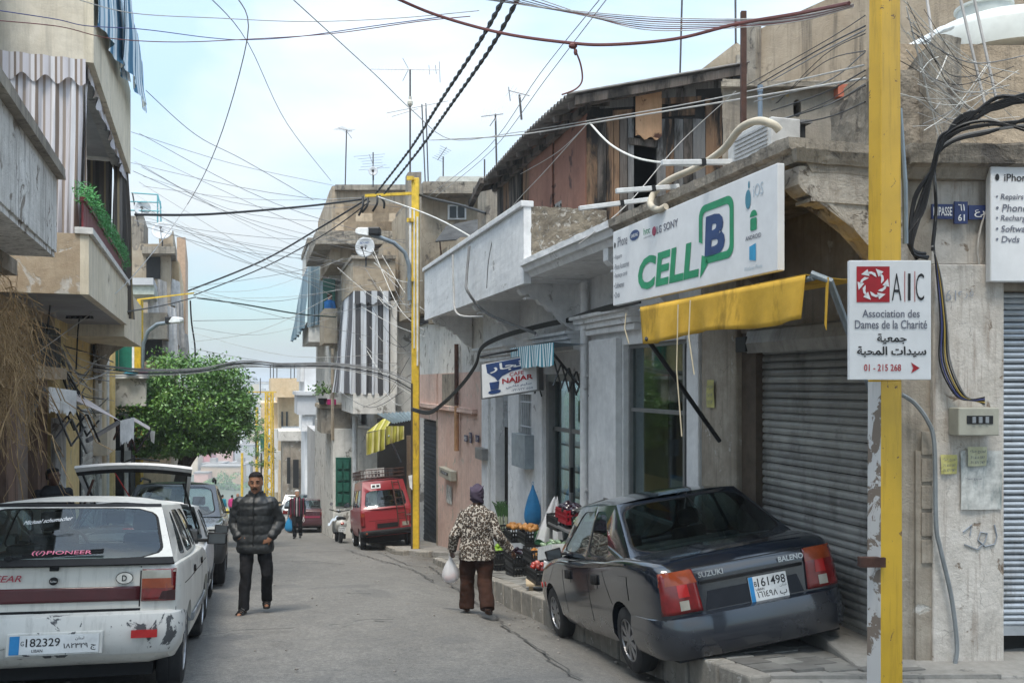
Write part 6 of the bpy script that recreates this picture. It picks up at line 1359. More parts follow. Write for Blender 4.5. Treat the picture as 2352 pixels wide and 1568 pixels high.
for i, (x, y, lab) in enumerate(((-1.0, .2, 'pale plastic crate in the roof basket of the red van'), (-.3, -.25, 'grey crate further back in the red van roof basket'))): pass
mirror(rv, 1.15, .70, 1.2, TRIM)
vd = V((-.27, .96, 0)).normalized(); vl = V((-vd.y, vd.x, 0)); rl = V((-4.20, 24.0, slope(24.0)+.01)); rr_ = rl-vl*1.46; fl = rl+vd*1.95
place(rv, tuple(rl), (fl.x, fl.y, slope(fl.y)+.01), (rr_.x, rr_.y, slope(rr_.y)+.15), -.95, 1.0, 1.46)
crm = rv.matrix_world
for (x, y, m, lab) in ((-.95, .15, plain('crate_white', (.5, .5, .48), .6), 'white plastic crate at the rear of the red van roof basket'), (-.2, -.2, PLAST, 'dark crate further forward in the red van roof basket')):
 b = B(lambda a, c, d: tuple(crm@V((a, c, d)))); b.box((x, y-.25, 1.94), (x+.5, y+.25, 1.96))
 for k in range(6):
  b.box((x+.1*k-.01, y-.25, 1.96), (x+.1*k+.02, y-.23, 2.16)); b.box((x+.1*k-.01, y+.23, 1.96), (x+.1*k+.02, y+.25, 2.16)); b.box((x-.01, y-.25+.09*k, 1.96), (x+.01, y-.22+.09*k, 2.16))
 for z in (2.03, 2.1, 2.16): b.box((x-.012, y-.255, z), (x+.012, y+.255, z+.03))
 tag(b.build('crate', m), lab, 'crate')
# ---- scooter behind the van
ss = thing('scooter', 'cream and black scooter with a rain cover parked by the red van', 'scooter', local=True); SCW = car_paint('scooter_cream', (.55, .54, .50), (.2, .2, .2), .15, .3)
for x in (-.6, .62):
 b = B(); b.lathe([(.13, -.05), (.2, -.055), (.23, -.035), (.235, 0), (.23, .035), (.2, .055), (.13, .05)], 22, (x, 0, .235), axis='y'); w_ = b.build('wheel', TYRE, ss, smooth=True); b = B(); b.lathe([(.135, -.03), (.06, -.04), (.0, -.04)], 16, (x, 0, .235), axis='y'); b.lathe([(.135, .03), (.06, .04), (.0, .04)], 16, (x, 0, .235), axis='y'); b.build('rim', RIMM, w_)
def ovl(x, w, z0_, z1_): return [(x, w*math.cos(2*math.pi*k/12), (z0_+z1_)/2+(z1_-z0_)/2*math.sin(2*math.pi*k/12)) for k in range(12)]
b = B(); b.loft([ovl(-.88, .08, .55, .68), ovl(-.8, .15, .45, .74), ovl(-.5, .19, .38, .76), ovl(-.15, .16, .33, .72), ovl(.0, .10, .32, .6)]); b.build('rear_body', SCW, ss, smooth=True)
b = B(); b.loft([ovl(-.75, .13, .73, .82), ovl(-.3, .15, .74, .84), ovl(.02, .11, .70, .8)]); b.build('seat', TRIM, ss, smooth=True)
b = B(); b.box((-.05, -.15, .26), (.42, .15, .32)); b.build('footboard', TRIM, ss, bev=.02)
b = B(); b.loft([[(.40, -.17, .3), (.46, -.19, .3), (.46, .19, .3), (.40, .17, .3)], [(.44, -.2, .6), (.5, -.18, .6), (.5, .18, .6), (.44, .2, .6)], [(.36, -.12, .95), (.42, -.1, .95), (.42, .1, .95), (.36, .12, .95)]]); b.build('leg_shield', SCW, ss, bev=.02)
b = B(); b.tube([(.62, 0, .3), (.38, 0, .98)], .03, 8); b.tube([(.26, .33, 1.05), (.38, .12, 1.0), (.38, -.12, 1.0), (.26, -.33, 1.05)], .016, 8); b.build('steering_column', TRIM, ss)
b = B(); b.sphere((.46, 0, .97), (.09, .09, .08), 10); b.build('headlight', CHROME, ss, smooth=True)
for s in (-1, 1): b = B(); b.tube([(.32, s*.2, 1.03), (.33, s*.26, 1.2)], .007, 5); b.lathe([(.055, -.01), (.055, .01)], 12, (.33, s*.27, 1.23), axis='x'); b.build('mirror', CHROME, ss)
b = B(); b.sphere((-.87, 0, .62), (.04, .06, .045), 8); b.build('tail_light', REDB, ss); b = B(); b.box((-.90, -.11, .36), (-.885, .11, .52)); b.build('number_plate', PLW, ss); lettering('51642', (-.901, .09, .45), (0, -1, 0), (0, 0, 1), .17, .05, INK, ss, .01, nrm=(-1, 0, 0)); lettering('٥١٦٤٢', (-.901, .09, .38), (0, -1, 0), (0, 0, 1), .17, .05, INK, ss, .01, nrm=(-1, 0, 0))
b = B(); b.box((-.82, -.14, .14), (-.4, -.06, .3)); b.build('engine', TRIM, ss, bev=.02)
ss.location = (-5.66, 28.4, slope(28.4)); ss.rotation_euler = (R(4), R(7.5), R(90+17))
b = B(); q = V((-5.66, 28.4, slope(28.4)+.74)); b.grid(lambda a, c: (q.x-.05-.40*(a-.5)*1.3-.12*c, q.y-.2+.6*c, q.z+.05-.55*abs(a-.4)**1.5+.03*math.sin(a*20+c*6)), 16, 8); tag(b.build('rain_cover', plain('pale_blue_plastic', (.50, .56, .62), .4, bump=0), smooth=True), 'crumpled pale blue plastic sheet over the scooter seat', 'plastic sheet')
# ================================================================== people
def el(c, rx, ry, n=16, tilt=0, p=2.0):
 """ellipse ring (x right, y forward) at height c.z"""
 out = []
 for k in range(n):
  a = 2*math.pi*k/n; ca, sa = math.cos(a), math.sin(a)
  out.append((c[0]+rx*math.copysign(abs(ca)**(2/p), ca), c[1]+ry*math.copysign(abs(sa)**(2/p), sa), c[2]+tilt*sa))
 return out
def remesh(o, vox, sm=2):
 a = o.modifiers.new('one_skin', 'REMESH'); a.mode = 'VOXEL'; a.voxel_size = vox; a.use_smooth_shade = True
 if sm: s = o.modifiers.new('soften', 'SMOOTH'); s.iterations = sm; s.factor = .5
 return o
def skinm(name, c):
 m = plain(name, c, .55, kind='obj', var=.2, scale=14, bump=.1); return m
def cloth_m(name, c, rough=.9, var=.3): return plain(name, c, rough, kind='obj', var=var, scale=7, bump=.35, spec=.2)
def limb(b, pts, rs, n=10):
 """tapered limb through its joints, rounded between them"""
 P = [V(p) for p in pts]; Q, Rr = [], []
 for i in range(len(P)-1):
  for k in range(5):
   t = k/5; Q.append(tuple(P[i].lerp(P[i+1], t))); Rr.append(rs[i]+(rs[i+1]-rs[i])*t)
 Q.append(tuple(P[-1])); Rr.append(rs[-1]); b.tube(Q, Rr, n)
def hand(b, wrist, d, side, palm, s=1.0, curl=.6):
 """palm, four unequal bent fingers and a thumb; d points along the hand, palm is the facing of its inside"""
 w, d, pn = V(wrist), V(d).normalized(), V(palm).normalized(); x = d.cross(pn).normalized()*side
 b.loft([[tuple(w+d*t+x*(a*hw)+pn*(c*ht)) for a, c in ((-1, -.7), (0, -1), (1, -.7), (1, .7), (0, 1), (-1, .7))] for t, hw, ht in ((-.02*s, .024*s, .018*s), (.03*s, .034*s, .017*s), (.085*s, .040*s, .014*s))])
 for i, (o, l) in enumerate(((-.03, .066), (-.010, .078), (.011, .073), (.031, .056))):
  p0 = w+d*.075*s+x*o*s; p1 = p0+(d+pn*curl*.4).normalized()*l*.45*s; p2 = p1+(d*(1-curl)+pn*curl*1.2).normalized()*l*.35*s; p3 = p2+(d*(1-curl*1.6)+pn*curl*1.5).normalized()*l*.28*s
  b.tube([tuple(p0), tuple(p1), tuple(p2), tuple(p3)], [.0095*s, .009*s, .0082*s, .0065*s], 7)
 t0 = w+d*.02*s-x*.03*s; t1 = t0+(d*.6-x*.7+pn*.3).normalized()*.04*s; t2 = t1+(d*.9-x*.2+pn*.45).normalized()*.034*s
 b.tube([tuple(t0), tuple(t1), tuple(t2)], [.013*s, .0105*s, .008*s], 7)
def head(b, c, yaw=0, s=1.0):
 """head with brow, nose, lips, chin and ears; c is the centre of the skull, front is -y before yaw"""
 cy, sy = math.cos(yaw), math.sin(yaw)
 T = lambda x, y, z: (c[0]+(x*cy-y*sy)*s, c[1]+(x*sy+y*cy)*s, c[2]+z*s)
 rows = [(-.128, .018, -.070, -.028), (-.120, .036, -.084, .0), (-.10, .052, -.092, .030), (-.07, .062, -.094, .058), (-.035, .069, -.095, .080), (.0, .074, -.092, .092), (.03, .077, -.094, .098), (.06, .076, -.090, .098), (.085, .068, -.076, .088), (.105, .052, -.055, .068), (.118, .028, -.026, .04)]
 b.loft([[(w*math.cos(2*math.pi*k/18)*(1-.12*max(0, -math.sin(2*math.pi*k/18))), (f+r)/2+(r-f)/2*math.sin(2*math.pi*k/18), z) for k in range(18)] for z, w, f, r in rows], T=T)
 b.hexa([(-.018, -.088, -.048), (.018, -.088, -.048), (.014, -.112, -.046), (-.014, -.112, -.046), (-.008, -.088, .018), (.008, -.088, .018), (.006, -.098, .016), (-.006, -.098, .016)], T)
 b.sphere((0, -.108, -.040), (.013, .012, .011), 8, T)
 for x in (-.03, .03): b.sphere((x, -.085, .022), (.028, .014, .011), 8, T); b.sphere((x*1.15, -.078, -.035), (.022, .016, .02), 8, T); b.sphere((x*2.6, .0, -.01), (.012, .024, .034), 8, T)
 b.sphere((0, -.090, -.078), (.024, .012, .007), 8, T); b.sphere((0, -.088, -.090), (.022, .013, .007), 8, T); b.sphere((0, -.082, -.115), (.022, .016, .016), 8, T)
 return T
EYEW = plain('eye_white', (.30, .26, .22), .3, kind='obj', bump=0); EYED = plain('eye_dark', (.012, .009, .008), .2, kind='obj', bump=0)
def face_bits(root, body, T, hair, moust=None, lip=None):
 for nm, x in (('eye', -.030), ('eye', .030)):
  b = B(T); b.sphere((x, -.090, .004), (.011, .0075, .006), 10); e = b.build(nm, EYEW, body); b = B(T); b.sphere((x, -.0965, .004), (.0065, .004, .0068), 8); b.build('iris', EYED, e) if False else None
  b = B(T); b.sphere((x, -.0965, .004), (.0068, .004, .0070), 8); b.build('pupil', EYED, body)
  b = B(T); b.tube([(x*1.75, -.083, .020), (x*1.1, -.101, .031), (x*.45, -.103, .024)], [.004, .006, .005], 6); b.build('eyebrow', hair, body)
 if moust:
  b = B(T); b.tube([(-.031, -.090, -.076), (-.014, -.104, -.064), (0, -.107, -.061), (.014, -.104, -.064), (.031, -.090, -.076)], [.004, .0085, .0075, .0085, .004], 7); b.build('moustache', moust, body)
 if lip: b = B(T); b.tube([(-.022, -.094, -.082), (0, -.102, -.081), (.022, -.094, -.082)], .0042, 6); b.build('lips', lip, body)
def hair_cap(root, T, mat, kind='short', vox=.012):
 b = B(T)
 if kind == 'short':
  b.loft([[(1.09*w*math.cos(2*math.pi*k/18), (f+r)/2+(r-f)/2*1.09*math.sin(2*math.pi*k/18)+.004, z+max(0, -math.sin(2*math.pi*k/18))*up) for k in range(18)] for z, w, f, r, up in ((-.055, .055, .035, .075, .07), (-.01, .073, .012, .094, .06), (.03, .078, -.03, .10, .045), (.065, .078, -.088, .101, .012), (.092, .070, -.080, .092, .008), (.112, .055, -.058, .072, .004), (.127, .028, -.028, .042, 0))])
 o = b.build('hair', mat, root, smooth=True); return remesh(o, vox, 1)
def person(name, label, loc, rz, spec, group=None):
 """spec: legs/arms joints, outfit; front is -y. Everything is built round the feet at the origin"""
 root = thing(name, label, 'person', local=True, group=group); S = spec; vx = S.get('vox', .011)
 b = B(); th_ = S.get('girth', 1.0); tors = S['torso']
 b.loft([el((x, y, z), rx*.93, ry*.93, 16, 0, 2.4) for z, x, y, rx, ry in tors])
 hc = S['head']; b.tube([(hc[0]*.6+tors[-1][1]*.4, hc[1]+.03, tors[-1][0]-.04), (hc[0], hc[1]+.02, hc[2]-.08)], [.062, .056], 12)
 T = head(b, hc, S.get('yaw', 0), S.get('hs', 1.0))
 for lg in S['legs']: limb(b, lg[:3], [.085*th_, .056*th_, .038]); a, t = V(lg[2]), V(lg[3]); b.loft([[tuple(V(p)) for p in el((a.x+(t.x-a.x)*k, a.y+(t.y-a.y)*k+.0, zz), w, .02+.0*k, 8)] for k, zz, w in ((0, a.z-.03, .03),)]+[]) if False else b.tube([tuple(a+V((0, .03, -.045))), tuple(a.lerp(t, .5)+V((0, 0, -.02))), tuple(t)], [.034, .036, .022], 8)
 for ar in S['arms']:
  limb(b, ar[:3], [.046*th_, .038*th_, .027])
  if S.get('hands', True): hand(b, ar[2], V(ar[3])-V(ar[2]), ar[4], ar[5], S.get('hand_s', 1.0), ar[6] if len(ar) > 6 else .55)
 body = remesh(b.build('body', skinm(S['skin'][0], S['skin'][1]), root, smooth=True), vx, 1)
 if S.get('face', True): face_bits(root, body, T, S['hairm'], S.get('moust'), S.get('lip'))
 if S.get('hairm') and S.get('hair', 'short') == 'short': hair_cap(root, T, S['hairm'], 'short', max(.012, vx))
 # trousers
 b = B(); tr_ = S.get('trouser_r', (.108, .080, .066)); hem = S.get('hem', .0)
 pz = [r for r in tors if r[0] < S['waist']+.08]
 b.loft([el((x, y, z), rx*1.0+.006, ry*1.0+.008, 16, 0, 2.3) for z, x, y, rx, ry in pz])
 for lg in S['legs']:
  h_, k_, a_ = V(lg[0]), V(lg[1]), V(lg[2]); e = a_.lerp(k_, -hem) if hem else a_; e = e+V((0, .012, -.02)); m1 = h_.lerp(k_, .5)+V((0, -.006, 0)); m2 = k_.lerp(a_, .5)+V((0, .008, 0))
  b.tube([tuple(h_+V((0, 0, .03))), tuple(m1), tuple(k_), tuple(m2), tuple(a_.lerp(k_, .15)), tuple(e)], [tr_[0]*th_, (tr_[0]*.55+tr_[1]*.45)*th_, tr_[1]*th_, (tr_[1]*.5+tr_[2]*.5)*1.02, tr_[2]*1.04, tr_[2]*1.0], 14)
 t_ = remesh(b.build('trousers', S['trousers'], root, smooth=True), vx, 2)
 if vx < .016:
  dmod = t_.modifiers.new('folds', 'DISPLACE'); dmod.texture = FOLD; dmod.texture_coords = 'LOCAL'; dmod.strength = .030; dmod.mid_level = .5
 # jacket
 b = B(); pu = S.get('puff', 0); J = S.get('jacket_rows', [r for r in tors if r[0] > S['waist']-.001]); add = S.get('jadd', .018)
 rows = []; z0_, z1_ = J[0][0], J[-1][0]; NN = 40
 for i in range(NN+1):
  z = z0_+(z1_-z0_)*i/NN
  for a, c in zip(J, J[1:]):
   if a[0] <= z <= c[0]+1e-9: t = (z-a[0])/(c[0]-a[0]); x, y, rx, ry = [a[k]+(c[k]-a[k])*t for k in range(1, 5)]; break
  w = pu*(abs(math.sin(math.pi*(z-z0_)/S.get('quilt', .1)))**.6-.5) if pu else 0
  rows.append(el((x, y, z), rx+add+w, ry+add+w, 18, 0, 2.4))
 b.loft(rows); ax = S.get('sleeve_r', (.062, .054, .044))
 for ar in S['arms']:
  s0, e0, w0 = V(ar[0]), V(ar[1]), V(ar[2]); Q, Rr = [], []; tot = 26
  for k in range(tot+1):
   t = k/tot; p = s0.lerp(e0, t*2) if t < .5 else e0.lerp(w0, t*2-1); r = ax[0]+(ax[1]-ax[0])*t*2 if t < .5 else ax[1]+(ax[2]-ax[1])*(t*2-1)
   Q.append(tuple(p)); Rr.append(r+(pu*1.1*(abs(math.sin(math.pi*t*(6)))**.6-.5) if pu else 0))
  b.tube(Q, Rr, 14); b.sphere(tuple(s0+V((0, 0, -.005))), ax[0]*1.08, 10)
 if S.get('collar'): z, r = S['collar']; b.lathe([(r*.86, 0), (r, .0), (r*.98, .05), (r*.90, .075), (r*.82, .06)], 16, (hc[0], hc[1]+.02, z))
 j_ = remesh(b.build(S.get('jname', 'jacket'), S['jacket'], root, smooth=True), vx, 1)
 if vx < .016:
  dmod = j_.modifiers.new('folds', 'DISPLACE'); dmod.texture = FOLD; dmod.texture_coords = 'LOCAL'; dmod.strength = S.get('jfold', .02); dmod.mid_level = .5
 # footwear
 for lg in S['legs']:
  a, t = V(lg[2]), V(lg[3]); d = (t-a); l = d.length; d = d.normalized(); heel = a-d*.04+V((0, .0, -.075)) if not len(lg) > 4 else V(lg[4]); up = V((0, 0, 1)); x = d.cross(up).normalized()
  toe = t+V((0, 0, -.012)); b = B()
  for i in range(6): pass
  b.loft([[tuple(heel.lerp(toe, k)+x*w*q+up*(h*r_)) for q, r_ in ((-1, 0), (1, 0), (1, 1), (-1, 1))] for k, w, h in ((-.08, .02, .022), (.05, .034, .024), (.4, .036, .022), (.75, .045, .02), (.95, .040, .02), (1.08, .018, .02))])
  if S.get('shoes') == 'sandal':
   for k in (.45, .62, .78): b.tube([tuple(heel.lerp(toe, k)+x*.044+up*.02), tuple(heel.lerp(toe, k)+x*.03+up*.062*(1.35-k)), tuple(heel.lerp(toe, k)+up*.075*(1.4-k)), tuple(heel.lerp(toe, k)-x*.03+up*.062*(1.35-k)), tuple(heel.lerp(toe, k)-x*.044+up*.02)], .011, 6)
   o = b.build('sandal', S['shoem'], root)
  else:
   b.loft([[tuple(heel.lerp(toe, k)+x*w*math.cos(6.283*q/10)+up*(.02+h*(.5+.5*math.sin(6.283*q/10)))) for q in range(10)] for k, w, h in ((-.05, .022, .05), (.1, .036, .095), (.35, .038, .09), (.7, .044, .06), (1.0, .034, .04), (1.06, .012, .02))]); o = remesh(b.build('shoe', S['shoem'], root, smooth=True), .01, 1)
 root.location = loc; root.rotation_euler = (0, 0, rz); return root, T
FOLD = bpy.data.textures.new('folds', 'CLOUDS'); FOLD.noise_scale = .13; FOLD.noise_depth = 2
BLKH = cloth_m('black_hair', (.012, .010, .010)); GREYH = cloth_m('white_hair', (.50, .49, .47)); SKB = ('brown_skin', (.26, .125, .072)); SKD = ('dark_skin', (.11, .055, .035)); SKL = ('olive_skin', (.42, .23, .15))
PUF = plain('black_quilting', (.016, .018, .019), .52, kind='obj', var=.35, scale=10, bump=.25, spec=.5)
BLKT = cloth_m('black_cloth', (.014, .014, .016), .8)
SANDM = plain('black_leather', (.012, .012, .012), .45, kind='obj')
def torso(z0_=.78, top=1.43, sw=.195, waist=.16, hip=.175, d=.115, x=0, y=0):
 return [(z0_, x, y, hip*.75, d*.95), (z0_+.10, x, y, hip, d*1.05), (z0_+.22, x, y, waist*1.02, d), (z0_+.36, x, y, waist*1.05, d*1.02), (top-.16, x, y, sw*.93, d*1.05), (top-.07, x, y, sw*.95, d*.95), (top-.02, x, y+.01, sw*.62, d*.72), (top+.03, x, y+.01, .075, .07)]
# man in the black quilted jacket
man = dict(vox=.0095, skin=SKB, hairm=BLKH, moust=BLKH, lip=skinm('lip_brown', (.13, .05, .04)), head=(.01, -.03, 1.60), yaw=R(4), hs=1.02, torso=torso(.80, 1.44, .20, .165, .17, .12), waist=.80,
           legs=[[(-.095, .0, .86), (-.095, -.10, .48), (-.12, -.12, .085), (-.15, -.29, .028)], [(.095, .0, .86), (.145, -.02, .48), (.10, .20, .12), (.125, .06, .04)]],
           arms=[[(-.185, .0, 1.355), (-.268, .05, 1.09), (-.175, -.11, .93), (-.10, -.14, .92), 1, (0, 1, 0)], [(.185, .0, 1.35), (.285, .07, 1.10), (.20, -.10, .92), (.125, -.14, .90), -1, (0, 1, 0)]],
           trousers=BLKT, trouser_r=(.094, .072, .064), jacket=PUF, puff=.013, quilt=.115, jadd=.026, sleeve_r=(.076, .072, .056), collar=(1.425, .092), shoes='sandal', shoem=SANDM, jfold=.034,
           jacket_rows=[(.745, 0, 0, .19, .135), (.80, 0, 0, .195, .14), (1.0, 0, 0, .185, .13), (1.28, 0, 0, .19, .128), (1.36, 0, 0, .17, .115), (1.42, 0, .01, .115, .088), (1.455, 0, .01, .08, .075)])
gY = 10.72; mr, mT = person('person', 'man in a black quilted jacket, hands in pockets, walking towards the viewer', (-3.16, gY, slope(gY)+.01), R(6), man)
b = B(); b.tube([(.005, -.168, .76), (.005, -.170, 1.1), (.005, -.160, 1.38), (.005, -.115, 1.46)], .006, 5); b.build('zip', plain('zip_black', (.03, .03, .03), .3, .5, kind='obj'), mr)
# woman in the leopard print jacket
def leopard():
 m, nt, bs = base('leopard_print'); v = coords(nt, 'obj'); nd = nt.nodes.new('ShaderNodeVectorMath'); nd.operation = 'ADD'
 wob = nt.nodes.new('ShaderNodeTexNoise'); wob.inputs['Scale'].default_value = 14; nt.links.new(v, wob.inputs['Vector']); sc_ = nt.nodes.new('ShaderNodeVectorMath'); sc_.operation = 'SCALE'; sc_.inputs['Scale'].default_value = .035; nt.links.new(wob.outputs['Color'], sc_.inputs[0]); nt.links.new(v, nd.inputs[0]); nt.links.new(sc_.outputs[0], nd.inputs[1])
 vo = nt.nodes.new('ShaderNodeTexVoronoi'); vo.inputs['Scale'].default_value = 38; vo.inputs['Randomness'].default_value = .8; nt.links.new(nd.outputs[0], vo.inputs['Vector'])
 d = vo.outputs['Distance']; gap = noise(nt, v, 40, 2, .5)
 col = mixc(nt, ramp(nt, d, .55, .62), (.03, .023, .02), (.44, .40, .35)); inner = ramp(nt, d, .27, .33); k = mixc(nt, inner, (.17, .125, .09), col)
 nt.links.new(k, bs.inputs['Base Color']); bs.inputs['Roughness'].default_value = .85; bs.inputs['Specular IOR Level'].default_value = .2; return m
LEO = leopard(); BRT = cloth_m('brown_trouser_cloth', (.040, .018, .012)); TURB = cloth_m('purple_wrap', (.065, .050, .075))
wom = dict(vox=.0095, skin=SKD, hairm=BLKH, hair='none', face=False, head=(.0, -.02, 1.485), yaw=R(-5), hs=.98, girth=1.08, torso=torso(.74, 1.34, .19, .175, .20, .13), waist=.76,
           legs=[[(.10, 0, .80), (.125, -.06, .45), (.13, -.07, .09), (.16, -.24, .028)], [(-.10, 0, .80), (-.095, .05, .44), (-.135, .26, .16), (-.16, .17, .05), (-.14, .34, .13)]],
           arms=[[(.165, .0, 1.245), (.275, .05, 1.00), (.325, -.08, .79), (.335, -.13, .73), -1, (-1, 0, 0), .9], [(-.165, .0, 1.245), (-.26, .06, 1.00), (-.42, -.02, .80), (-.47, -.05, .745), 1, (1, 0, -.3), .5]],
           trousers=BRT, jacket=LEO, jname='blouse', jadd=.024, trouser_r=(.112, .088, .092), hem=.03, sleeve_r=(.070, .066, .058), collar=(1.315, .075), shoes='sandal', shoem=plain('brown_sandal', (.05, .025, .018), .5, kind='obj'), jfold=.03,
           jacket_rows=[(.70, 0, 0, .205, .15), (.82, 0, 0, .205, .148), (.96, 0, 0, .178, .125), (1.16, 0, 0, .188, .132), (1.27, 0, 0, .182, .115), (1.33, 0, .01, .12, .085), (1.365, 0, .01, .07, .07)])
wY = 10.95; wr_, wT = person('person', 'woman seen from behind in leopard print blouse, brown trousers and purple head wrap', (-.44, wY, slope(wY)+gut(-.44, wY)+.015), R(180), wom)
b = B(wT); b.loft([[(1.13*w*math.cos(2*math.pi*k/18), (f+r)/2+(r-f)/2*1.13*math.sin(2*math.pi*k/18), z+.03*max(0, -math.sin(2*math.pi*k/18))) for k in range(18)] for z, w, f, r in ((-.075, .058, -.01, .078), (-.04, .070, -.04, .092), (.0, .078, -.075, .10), (.04, .081, -.092, .106), (.08, .076, -.085, .10), (.112, .058, -.06, .078), (.13, .03, -.03, .045))])
for k in range(6): b.tube([(.083*math.cos(R(a)), .008+.104*math.sin(R(a)), -.055+.03*k+.04*math.sin(R(a*1.5+k*30))) for a in range(0, 181, 15)], .011, 6)
remesh(b.build('head_wrap', TURB, wr_, smooth=True), .009, 1)
# her plastic bag (held: a thing of its own)
def bag(loc, w, h, mat, label, seed=0, d=.09):
 rnd = random.Random(seed); rings = []; n = 18; ph = rnd.uniform(0, 6)
 for t, k in ((0, .10), (.10, .16), (.22, .42), (.4, .72), (.6, .95), (.8, 1.0), (.93, .8), (1.0, .45)):
  rings.append([(loc[0]+w/2*k*math.cos(2*math.pi*i/n)*(1+.10*math.sin(i*2.1+ph+t*4)), loc[1]+d*k*math.sin(2*math.pi*i/n)*(1+.12*math.sin(i*1.7+ph)), loc[2]-h*t+.01*math.sin(i*2.7+ph)) for i in range(n)])
 b = B(); b.loft(rings); b.tube([(loc[0]-.015, loc[1], loc[2]-.03), (loc[0]-.02, loc[1], loc[2]+.05), (loc[0]+.015, loc[1], loc[2]+.055), (loc[0]+.02, loc[1], loc[2]-.03)], .006, 5)
 o = b.build('plastic_bag', mat, smooth=True); o.modifiers.new('soft', 'SUBSURF').render_levels = 1; return tag(o, label, 'bag')
BAGW = glass('thin_white_plastic', (.80, .80, .80), 1.5, .3)
def poly_m(name, c, tr=.35):
 if name in MATS: return MATS[name]
 m = bpy.data.materials.new(name); m.use_nodes = True; nt = m.node_tree; bs = nt.nodes['Principled BSDF']; bs.inputs['Base Color'].default_value = (*c, 1); bs.inputs['Roughness'].default_value = .35
 t = nt.nodes.new('ShaderNodeBsdfTransparent'); x = nt.nodes.new('ShaderNodeMixShader'); x.inputs[0].default_value = tr; o = nt.nodes['Material Output']; nt.links.new(bs.outputs[0], x.inputs[1]); nt.links.new(t.outputs[0], x.inputs[2]); nt.links.new(x.outputs[0], o.inputs[0]); MATS[name] = m; return m
WBAG = poly_m('white_film', (.70, .70, .72), .35); BBAG = poly_m('blue_film', (.03, .25, .50), .15)
hz_ = slope(wY)+gut(-.44, wY)
bag((-.44-.345, wY+.14, hz_+.72), .22, .34, WBAG, 'thin white plastic bag of red fruit held by the woman in leopard print', 2)
for i in range(4):
 b = B(); b.sphere((-.44-.345+(-.045, .03, .0, .05)[i], wY+.14+(.0, .02, -.02, -.01)[i], hz_+.44+.02*(i % 2)), .034, 10); tag(b.build('red_fruit', plain('red_fruit', (.42, .04, .04), .4, kind='obj'), smooth=True), 'red fruit showing through the thin white plastic bag', 'fruit', 'red fruit in the white plastic bag')
# old man with the blue bag
def knit():
 m, nt, bs = base('striped_cardigan'); v = coords(nt, 'obj'); s_ = nt.nodes.new('ShaderNodeSeparateXYZ'); nt.links.new(v, s_.inputs[0]); ab = nt.nodes.new('ShaderNodeMath'); ab.operation = 'ABSOLUTE'; nt.links.new(s_.outputs[0], ab.inputs[0])
 r = nt.nodes.new('ShaderNodeValToRGB'); r.color_ramp.interpolation = 'CONSTANT'; e = r.color_ramp.elements; e[0].position = 0; e[0].color = (.45, .45, .45, 1); e[1].position = .012; e[1].color = (.02, .014, .02, 1)
 for p_, c in ((.075, (.22, .015, .05)), (.095, (.02, .014, .02)), (.14, (.10, .09, .10)), (.15, (.02, .014, .02)), (.2, (.20, .015, .05)), (.225, (.02, .014, .02))): x = e.new(p_); x.color = (*c, 1)
 nt.links.new(ab.outputs[0], r.inputs[0]); nt.links.new(r.outputs[0], bs.inputs['Base Color']); bs.inputs['Roughness'].default_value = .95; return m
def walker(vox=.02, **k):
 d = dict(vox=vox, skin=SKL, hairm=BLKH, face=False, head=(0, -.02, 1.60), torso=torso(.80, 1.44, .19, .165, .165, .115), waist=.80, legs=[[(-.09, 0, .86), (-.09, -.08, .48), (-.09, .04, .085), (-.10, -.12, .028)], [(.09, 0, .86), (.10, .0, .47), (.10, .14, .12), (.10, .0, .04)]],
             arms=[[(-.20, 0, 1.37), (-.25, .03, 1.09), (-.25, -.05, .85), (-.25, -.08, .78), 1, (1, 0, 0)], [(.20, 0, 1.37), (.25, .03, 1.09), (.25, -.05, .85), (.25, -.08, .78), -1, (-1, 0, 0)]], trousers=BLKT, jacket=BLKT, shoem=SANDM, shoes='shoe'); d.update(k); return d
oY = 30.6; oldm, oT = person('person', 'white haired old man in a striped cardigan carrying a blue bag', (-7.55, oY, slope(oY)+.01), R(8), walker(.014, hairm=GREYH, face=True, yaw=R(35), jacket=knit(), jname='cardigan', jfold=.012))
bag((-7.55-.27, oY-.05, slope(oY)+.80), .34, .52, BBAG, 'blue plastic bag in the hand of the old man in the striped cardigan', 4)
b = B(); q = V((-7.55+.25, oY-.1, slope(oY)+.72)); b.tube([tuple(q+V((0, 0, .08))), tuple(q+V((.03, 0, -.06))), tuple(q+V((0, 0, -.10))), tuple(q+V((-.03, 0, -.05))), tuple(q+V((0, 0, .08)))], .012, 6); tag(b.build('folded_paper', WHI), 'small cream folded paper in the old man\'s other hand', 'paper')
TUQ = cloth_m('turquoise_cloth', (.02, .20, .27)); MAGT = cloth_m('magenta_cloth_wear', (.45, .03, .15)); NAVT = cloth_m('navy_cloth', (.02, .025, .05)); CHAR = cloth_m('charcoal_cloth', (.03, .03, .034))
def pos(px, Y, dz=.0): p = at(px, 0, Y); return (p.x, Y, slope(Y)+dz)
for px, Y, rz, lab, kw in ((511, 62, 180, 'woman in turquoise jumper and magenta trousers walking away far down the street', dict(jacket=TUQ, trousers=MAGT, hairm=BLKH)), (533, 64, 175, 'woman in a magenta top walking away beside the turquoise one', dict(jacket=MAGT, trousers=NAVT, skin=SKB)), (546, 46, 10, 'man in a dark coat coming up the street behind the quilted jacket', dict(jacket=CHAR, trousers=BLKT, skin=SKL, hair='none')), (607, 44, 0, 'passer-by in black mostly hidden behind the shoulder of the quilted jacket', dict(jacket=NAVT, trousers=BLKT, skin=SKL))):
 person('person', lab, pos(px, Y), R(rz), walker(.024, **kw))
bag((pos(522, 61.5)[0], 61.5, slope(61.5)+.8), .3, .45, plain('yellow_film', (.65, .50, .03), .4, bump=0), 'yellow bag carried by the woman in turquoise', 6)
